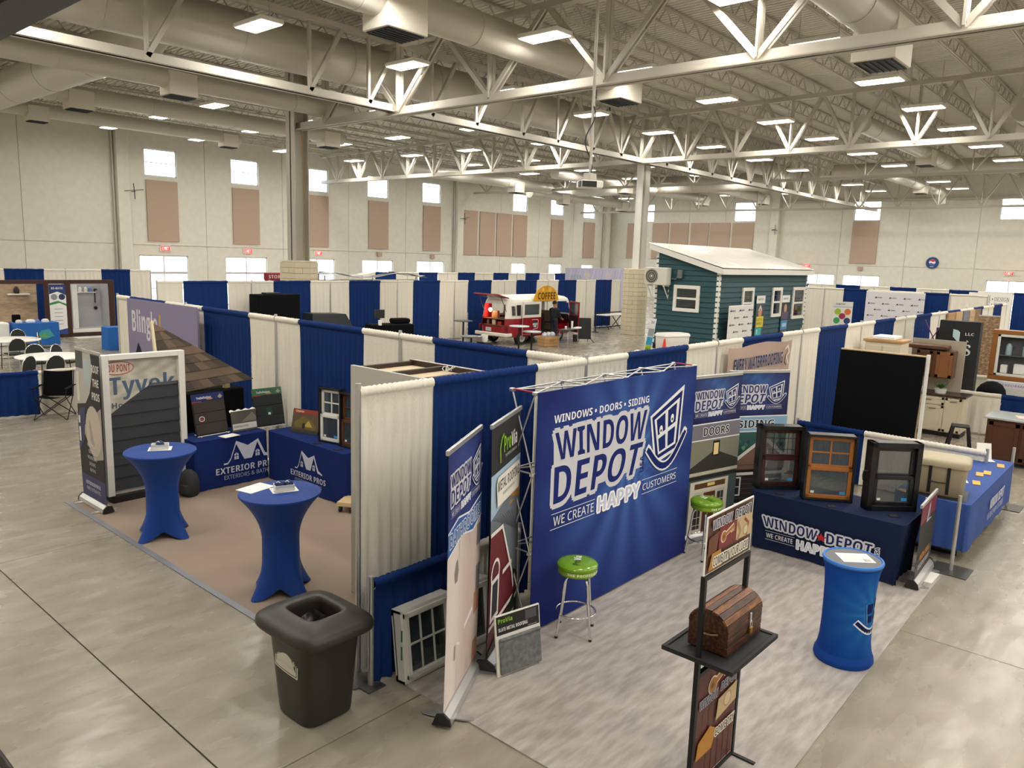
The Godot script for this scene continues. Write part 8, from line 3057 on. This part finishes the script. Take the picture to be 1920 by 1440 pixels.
	pt.lathe([[0.0, 0.0], [0.1, 0.0], [0.12, 0.1], [0.115, 0.1], [0.1, 0.02], [0.0, 0.02]], 20)
	part(o, "pot", pt, mats["white_plastic"])
	for k in 14:
		var a := k * 2.4
		var el := 0.5 + 0.08 * (k % 5)
		var lf := MB.new()
		var d := Vector3(cos(a) * cos(el), sin(el), sin(a) * cos(el))
		var sd := d.cross(Vector3.UP).normalized() * 0.025
		var c := Vector3(0, 0.09, 0)
		var ln := 0.17 + 0.02 * (k % 4)
		lf.quad(c, c + d * ln * 0.5 + sd, c + d * ln, c + d * ln * 0.5 - sd)
		part(o, "leaf", lf, mat("leaf_green", "3c6a34", 0.6))
	var b2 := MB.new()
	b2.lathe([[0.0, 0.0], [0.06, 0.0], [0.08, 0.06], [0.05, 0.1], [0.0, 0.1]], 16)
	solo("white_jar", "small white jar left of the potted plant", "jar", b2, mats["white_plastic"], Vector3(18.3, 0.904, -4.2))
	# stool and island
	o = thing("metal_stool", "black square metal stool by the brown kitchen island", "stool", Vector3(17.25, 0, -3.2), 15)
	var st := MB.new()
	st.span(-0.16, 0.43, -0.16, 0.16, 0.46, 0.16, 0.012)
	part(o, "seat", st, mats["black_metal"])
	for sx in [-1.0, 1.0]:
		for sz in [-1.0, 1.0]:
			var l := MB.new()
			l.bar(Vector3(sx * 0.13, 0.44, sz * 0.13), Vector3(sx * 0.2, 0.0, sz * 0.2), 0.05, 0.05)
			part(o, "leg", l, mats["black_metal"])
	o = thing("kitchen_island", "brown panelled kitchen island at the right frame edge", "island", Vector3(16.65, 0, -1.85), -90)
	var isl := mat("island_brown", "4f2c1e", 0.4)
	var ib := MB.new()
	ib.span(-0.75, 0.08, -0.4, 0.85, 0.84, 0.4, 0.005)
	part(o, "body", ib, isl)
	for k in 3:
		var d := MB.new()
		var x0 := -0.73 + k * 0.52
		d.span(x0 + 0.02, 0.12, 0.4, x0 + 0.5, 0.8, 0.412, 0.004)
		for e in [[x0 + 0.02, 0.12, x0 + 0.5, 0.19], [x0 + 0.02, 0.73, x0 + 0.5, 0.8], [x0 + 0.02, 0.12, x0 + 0.09, 0.8], [x0 + 0.43, 0.12, x0 + 0.5, 0.8]]:
			d.span(e[0], e[1], 0.41, e[2], e[3], 0.424, 0.003)
		part(o, "panel", d, isl)
	var ic := MB.new()
	ic.span(-0.8, 0, -0.45, 0.9, 0.04, 0.46, 0.008)
	solo("island_counter", "pale veined stone counter on the brown island", "countertop", ic, mat("stone_pale", "aeb4b4", 0.15), Vector3(16.65, 0.842, -1.85), -90)
	for k in 2:
		var pp := MB.new()
		pp.span(-0.15, 0, -0.1, 0.15, 0.003, 0.1)
		solo("island_sheet", ["reddish", "white"][k] + " printed sheet on the island counter", "paper", pp, mat("sheet_pink", "d8b8ac", 0.7) if k == 0 else mats["white_paper"], Vector3(16.6, 0.883, -2.1 + k * 0.35), 20 + 30 * k)
	# curved black sign with white lettering and its purple frame
	o = thing("curved_sign", "black curved fabric sign with white letters and emblem", "sign", Vector3(19.3, 0, -3.84), -90)
	var cs := MB.new()
	cs.sheet(func(s: float, t: float) -> Vector3: return Vector3(lerpf(-0.4, 0.4, s), lerpf(0.02, 2.4, t), 0.1 * sin(PI * s)), 16, 2)
	cs.sheet(func(s: float, t: float) -> Vector3: return Vector3(lerpf(0.4, -0.4, s), lerpf(0.02, 2.4, t), -0.25), 2, 2)
	cs.quad(Vector3(-0.4, 0.02, -0.25), Vector3(-0.4, 0.02, 0), Vector3(-0.4, 2.4, 0), Vector3(-0.4, 2.4, -0.25)); cs.quad(Vector3(0.4, 0.02, 0), Vector3(0.4, 0.02, -0.25), Vector3(0.4, 2.4, -0.25), Vector3(0.4, 2.4, 0))
	part(o, "fabric", cs, mat("sign_black", "14171d", 0.6))
	var tp := MB.new()
	tp.sheet(func(s: float, t: float) -> Vector3: return Vector3(lerpf(-0.4, 0.4, s), 2.4, lerpf(0.1 * sin(PI * s), -0.25, t)), 16, 1)
	part(o, "top", tp, mat("sign_black", "14171d", 0.6))
	var p := Print.new()
	p.poly([[-0.1, 2.22], [0.0, 2.2], [0.22, 1.96], [0.0, 1.96], [-0.1, 2.06]], "c8e2e6")
	p.text("IES", -0.13, 1.66, 0.27, 1.9, "e6eef2", true, 0.0, "", true); p.text("LLC", 0.14, 2.1, 0.3, 2.16, "e6eef2")
	for i in p.v.size():
		p.v[i].z += 0.1 * sin(PI * clampf((p.v[i].x + 0.4) / 0.8, 0.0, 1.0)) + 0.004
	put_print(o, p, Vector3.ZERO, 0, 0, "print", true)
	o = thing("purple_frame", "purple folding frame of a backdrop beside the black sign", "frame", Vector3(19.6, 0, -4.32), -90)
	var pu := mat("frame_purple", "6a3a78", 0.4)
	for k in 3:
		for e in [[-0.3, 0.1], [0.1, -0.3]]:
			var l := MB.new()
			l.cyl(Vector3(e[0], 0.05 + k * 0.77, 0), Vector3(e[1], 0.82 + k * 0.77, 0), 0.012, 0.012, 6)
			part(o, "strut", l, pu)
	var bl := MB.new()
	bl.span(-0.05, 0.02, -0.04, 0.2, 2.2, -0.02)
	part(o, "black_side", bl, mat("sign_black", "14171d", 0.6))
	# sample boards along the drape, stone picture banner, wood-framed hutch
	var k2 := 0
	for q in [[23.1, "b08a60"], [24.0, "c8a47a"], [24.9, "7a7c82"], [25.6, "c2a27c"], [26.4, "8a6a4c"]]:
		var sb := thing("siding_swatch", "%s wood-tone siding swatch board from the left on the long drape row" % ordinal(k2), "sample board", Vector3(q[0], 1.55, -4.84), 0, "siding swatch boards")
		var bm := MB.new()
		bm.span(-0.4, 0, -0.01, 0.4, 0.84, 0.01, 0.003)
		part(sb, "board", bm, mat("swatch_" + q[1], q[1], 0.7))
		for r in 4:
			var pl := MB.new()
			pl.span(-0.38, 0.02 + r * 0.205, 0.01, 0.38, 0.21 + r * 0.205, 0.022, 0.004)
			part(sb, "plank", pl, mat("swatch_" + q[1], q[1], 0.7))
		k2 += 1
	o = thing("stone_banner", "tall banner printed with stacked stone beside the wood hutch", "banner", Vector3(24.0, 0, -4.1), -75)
	var sm := mat("stone_print", "ffffff", 0.7)
	sm.albedo_texture = noise_tex(101, 0.06, [[0.0, "4a3c30"], [0.4, "8a6e52"], [0.7, "a88c6a"], [1.0, "d8c8ae"]], 256, 3, false, 1.0, FastNoiseLite.TYPE_CELLULAR)
	tri_mat(sm, Vector3(0.8, 1.4, 0.8))
	var sbm := MB.new()
	sbm.span(-0.25, 0.02, -0.01, 0.25, 2.3, 0.01, 0.003)
	part(o, "panel", sbm, sm)
	var stt := MB.new()
	stt.span(-0.25, 2.3, -0.015, 0.25, 2.34, 0.015, 0.004); stt.span(-0.27, 0.0, -0.1, 0.27, 0.06, 0.1, 0.01)
	part(o, "rail", stt, mats["alu"])
	o = thing("wood_hutch", "wood-framed glass hutch with boxes and jars at the right edge", "hutch", Vector3(21.7, 0.92, -3.1), -90)
	var oak := mat("hutch_oak", "96602e", 0.4)
	var hf := MB.new()
	hf.span(-0.5, 0, -0.3, 0.6, 0.1, 0.0, 0.01); hf.span(-0.5, 1.1, -0.3, 0.6, 1.2, 0.0, 0.01); hf.span(-0.5, 0.1, -0.3, -0.38, 1.1, 0, 0.01); hf.span(0.5, 0.1, -0.3, 0.6, 1.1, 0, 0.01)
	part(o, "frame", hf, oak)
	var hw := MB.new()
	hw.span(-0.38, 0.1, -0.06, -0.32, 1.1, -0.01, 0.005); hw.span(-0.38, 1.04, -0.06, 0.5, 1.1, -0.01, 0.005); hw.span(-0.38, 0.1, -0.06, 0.5, 0.16, -0.01, 0.005)
	part(o, "white_casing", hw, mats["white_plastic"])
	var hb := MB.new()
	hb.span(-0.38, 0.1, -0.3, 0.5, 1.1, -0.28); hb.span(-0.38, 0.58, -0.28, 0.5, 0.6, -0.06)
	part(o, "back_and_shelf", hb, mat("hutch_grey", "5c5e60", 0.6))
	for q in [[-0.2, 0.12, 0.14, 0.24], [0.12, 0.12, 0.24, 0.28]]:
		var g := MB.new()
		g.span(q[0] - q[2] * 0.5, q[1] + 0.04, -0.24, q[0] + q[2] * 0.5, q[1] + q[3], -0.1, 0.01)
		part(o, "stored_box", g, mats["white_paper"])
	for xx in [-0.15, 0.2]:
		var g := MB.new()
		g.lathe([[0.0, 0.6], [0.07, 0.6], [0.07, 0.82], [0.03, 0.88], [0.0, 0.88]], 14, Vector3(xx, 0, -0.18))
		part(o, "stored_jar", g, mat("jar_blue", "9ab4bc", 0.2))
	o = thing("hutch_table", "cloth-covered table under the wood-framed hutch with a lettered strip", "table", Vector3(21.75, 0, -3.0), -90)
	var ht := MB.new()
	ht.span(-0.6, 0, -0.35, 0.8, 0.91, 0.1, 0.02)
	part(o, "cover", ht, mat("cover_white", "dcd9d4", 0.8))
	var hp := Print.new()
	hp.rect(-0.55, 0.74, 0.75, 0.88, "e6e2ea"); hp.text("IES PERFORMANCE PLUS", -0.5, 0.78, 0.7, 0.84, "6a4a90", false)
	put_print(o, hp, Vector3(0, 0, 0.101))
	o = thing("design_banner", "white banner lettered design at the far right", "banner", Vector3(45.6, 0, -7.9), -90)
	var dm := MB.new()
	dm.span(-0.95, 0.02, -0.02, 0.95, 2.42, 0.0, 0.005)
	part(o, "panel", dm, mats["white_paper"])
	var dp := Print.new()
	dp.text("DESIGN", -0.75, 2.02, -0.1, 2.2, "6a6660", false, 0.0, "", true); dp.text("• DESIGN", 0.1, 2.02, 0.85, 2.22, "3a3834", false, 0.0, "", true); dp.rect(-0.02, 1.9, 0.01, 2.3, "8a8680"); dp.text("• BUILD", 0.1, 1.78, 0.7, 1.94, "6a6660", false, 0.0, "", true)
	dp.rect(-0.9, 1.4, -0.1, 1.85, "5a5c60")
	put_print(o, dp, Vector3.ZERO)
	# black seat bag beyond the counter
	var sbg := MB.new()
	sbg.ball(Vector3(0, 0.3, 0), Vector3(0.5, 0.3, 0.3), 14, 8)
	solo("black_bundle", "black cloth bundle behind the low divider by the sign", "bundle", sbg, mats["cloth_black"], Vector3(20.6, 0.4, -3.3))
	var sbs := MB.new()
	sbs.span(-0.4, 0, -0.3, 0.4, 0.42, 0.3, 0.02)
	solo("bundle_crate", "black crate under the black cloth bundle", "crate", sbs, mats["black_plastic"], Vector3(20.6, 0, -3.3))

func build_back() -> void:
	# wave canopy of a far booth
	var o := thing("wave_canopy", "long silver wave-shaped canopy above the rear drape row", "canopy", Vector3(19.9, 0, -29.0), 0)
	for s in [0.0, 0.35]:
		var m := MB.new()
		m.sheet(func(a: float, t: float) -> Vector3: return Vector3(a * 6.6, 2.42 + s * 0.2 + 0.12 * sin(a * TAU * 1.6 + 0.6 + s * 3.0), -0.6 + t * 0.7 - s), 60, 2)
		part(o, "wave_sheet", m, mats["alu"])
	for xx in [0.6, 3.3, 6.0]:
		var m := MB.new()
		m.cyl(Vector3(xx, 0, -0.3), Vector3(xx, 2.4, -0.3), 0.04, 0.04, 10)
		part(o, "post", m, mats["alu"])
	var wb := MB.new()
	wb.span(0.2, 0.3, -0.7, 6.4, 2.2, -0.62)
	part(o, "back_wall", wb, mats["white_plastic"])
	o = thing("red_sign", "rounded red sign panel partly hidden behind the block column", "sign", Vector3(19.0, 0, -29.5), 0)
	var r := MB.new()
	r.span(-1.4, 2.16, -0.05, 1.35, 2.5, 0.05, 0.1)
	part(o, "panel", r, mat("sign_crimson", "8c1c30", 0.5))
	var rp := MB.new()
	rp.span(-1.2, 0, -0.04, -1.12, 2.2, 0.04); rp.span(1.1, 0, -0.04, 1.18, 2.2, 0.04)
	part(o, "post", rp, mats["alu"])
	var pr := Print.new()
	pr.text("STORE", -1.2, 2.26, -0.5, 2.4, "e8d4d4")
	put_print(o, pr, Vector3(0, 0, 0.051))
	o = thing("lavender_wall", "pale lavender printed backdrop wall on the far side", "backdrop", Vector3(42.5, 0, -30.0), 0)
	var lm := MB.new()
	lm.span(-3.5, 0.02, -0.04, 3.55, 2.9, 0, 0.01)
	part(o, "panel", lm, mat("lavender_pale", "b4b2cc", 0.7))
	var lp := Print.new()
	for k in 14:
		lp.stroke([[-3.3 + k * 0.5, 1.6], [-2.9 + k * 0.5, 2.8]], 0.05, ["c8c8dc", "a49cb8", "d8d4dc"][k % 3])
	lp.disc(-1.2, 2.4, 0.3, "c8c0c0"); lp.disc(1.2, 2.3, 0.35, "c4bcc8"); lp.text("KITCHEN", -2.9, 2.2, -1.9, 2.45, "8cae9a", false)
	put_print(o, lp, Vector3.ZERO, 0, 0, "print", true)
	# dark counters between the drape rows
	var b := MB.new()
	b.span(-0.75, 0, -0.3, 0.75, 2.05, 0.3, 0.02)
	solo("black_booth", "black booth cabinet left of the block column", "cabinet", b, mats["cloth_black"], Vector3(13.75, 0, -22.4))
	var t2 := MB.new()
	t2.box(Vector3.ZERO, Vector3(0.5, 0.05, 0.3), 0.01)
	solo("booth_tray", "flat dark tray on the black booth cabinet", "tray", t2, mats["black_plastic"], Vector3(13.6, 2.08, -22.4))
	var sl := MB.new()
	sl.prism(PackedVector2Array([Vector2(-1.0, 0), Vector2(1.1, 0), Vector2(1.1, 0.25), Vector2(0.35, 1.35), Vector2(-1.0, 1.4)]), -0.3, 0.3)
	solo("slanted_counter", "charcoal slant-sided counter right of the block column", "counter", sl, mat("charcoal_laminate", "2a2e34", 0.5), Vector3(15.9, 0, -22.3))
	o = thing("coffee_counter", "black cloth counter with a screen beyond the drape", "counter", Vector3(17.7, 0, -21.4), -15)
	var cc := MB.new()
	cc.span(-0.8, 0, -0.35, 0.8, 1.0, 0.35, 0.04); cc.span(0.1, 1.0, -0.3, 0.78, 1.18, 0.1, 0.05)
	part(o, "cloth", cc, mats["cloth_black"])
	var mo := thing("screen_stand", "small black screen on a stand on the cloth counter", "screen", Vector3(17.15, 1.0, -21.3), -15)
	var ms := MB.new()
	ms.span(-0.2, 0.22, -0.02, 0.2, 0.52, 0.02, 0.01)
	part(mo, "screen", ms, mats["black_plastic"])
	var mp := MB.new()
	mp.cyl(Vector3(0, 0.0, 0), Vector3(0, 0.24, 0), 0.025, 0.025, 8); mp.cyl(Vector3(0, 0.0, 0), Vector3(0, 0.015, 0), 0.1, 0.1, 16)
	part(mo, "stand", mp, mats["black_metal"])
	var wc := MB.new()
	wc.lathe([[0.0, 0.0], [0.06, 0.0], [0.07, 0.18], [0.0, 0.18]], 14)
	solo("white_canister", "white canister at the left end of the cloth counter", "canister", wc, mats["white_paper"], Vector3(16.98, 1.0, -21.05))
	# white hoop seen over the drape
	o = thing("hoop_stand", "white hoop stand peeping over the drape by the corner post", "stand", Vector3(9.42, 0, -5.9), 0)
	var h := MB.new()
	var pts := [Vector3(-0.2, 0, 0)]
	for k in 13:
		var a := PI - PI * k / 12.0
		pts.append(Vector3(cos(a) * 0.2, 2.02 + sin(a) * 0.2, 0))
	pts.append(Vector3(0.2, 0, 0))
	h.tube(pts, 0.018, 8)
	part(o, "hoop", h, mats["white_plastic"])
	var hb := MB.new()
	hb.span(-0.3, 0, -0.2, 0.3, 0.03, 0.2, 0.01)
	part(o, "base", hb, mats["white_plastic"])

# edges of the gallery the picture is taken from: a soffit overhead and a guard rail below
func build_gallery() -> void:
	var o := thing("gallery_soffit", "black-edged gallery soffit overhead, top left corner", "soffit", Vector3(0.96, 4.2, -3.0), 0)
	var m := MB.new()
	m.span(-0.14, 0, -5.0, 0.0, 0.3, 6.0, 0.006)
	part(o, "edge_beam", m, mat("header_black", "0b0c10", 0.35))
	var g := MB.new()
	g.span(-0.2, 0.03, -5.0, -0.14, 0.1, 6.0, 0.004)
	part(o, "edge_strip", g, mat("strip_grey", "3a3c40", 0.5))
	var p := MB.new()
	p.span(-3.0, 0.1, -5.0, -0.14, 0.16, 6.0)
	part(o, "soffit_panel", p, mat("soffit_grey", "2b2c2e", 0.7))
	o = thing("gallery_rail", "dark wooden gallery rail with a cream label, bottom left corner", "rail", Vector3(0.394, 2.5, -2.2), 0)
	var r := MB.new()
	r.span(-0.1, -0.06, -2.0, 0.0, 0.0, 3.2, 0.01)
	part(o, "rail", r, mat("rail_dark", "2c211a", 0.5))
	var lb := MB.new()
	lb.span(-0.075, 0.0, 0.49, -0.022, 0.002, 0.6)
	part(o, "label_plate", lb, mat("label_cream", "d8c894", 0.6))
	for zz in [-1.5, 0.0, 1.5, 3.0]:
		var ps := MB.new()
		ps.span(-0.08, -1.0, zz - 0.03, -0.02, -0.06, zz + 0.03, 0.005)
		part(o, "post", ps, mat("rail_dark", "2c211a", 0.5))
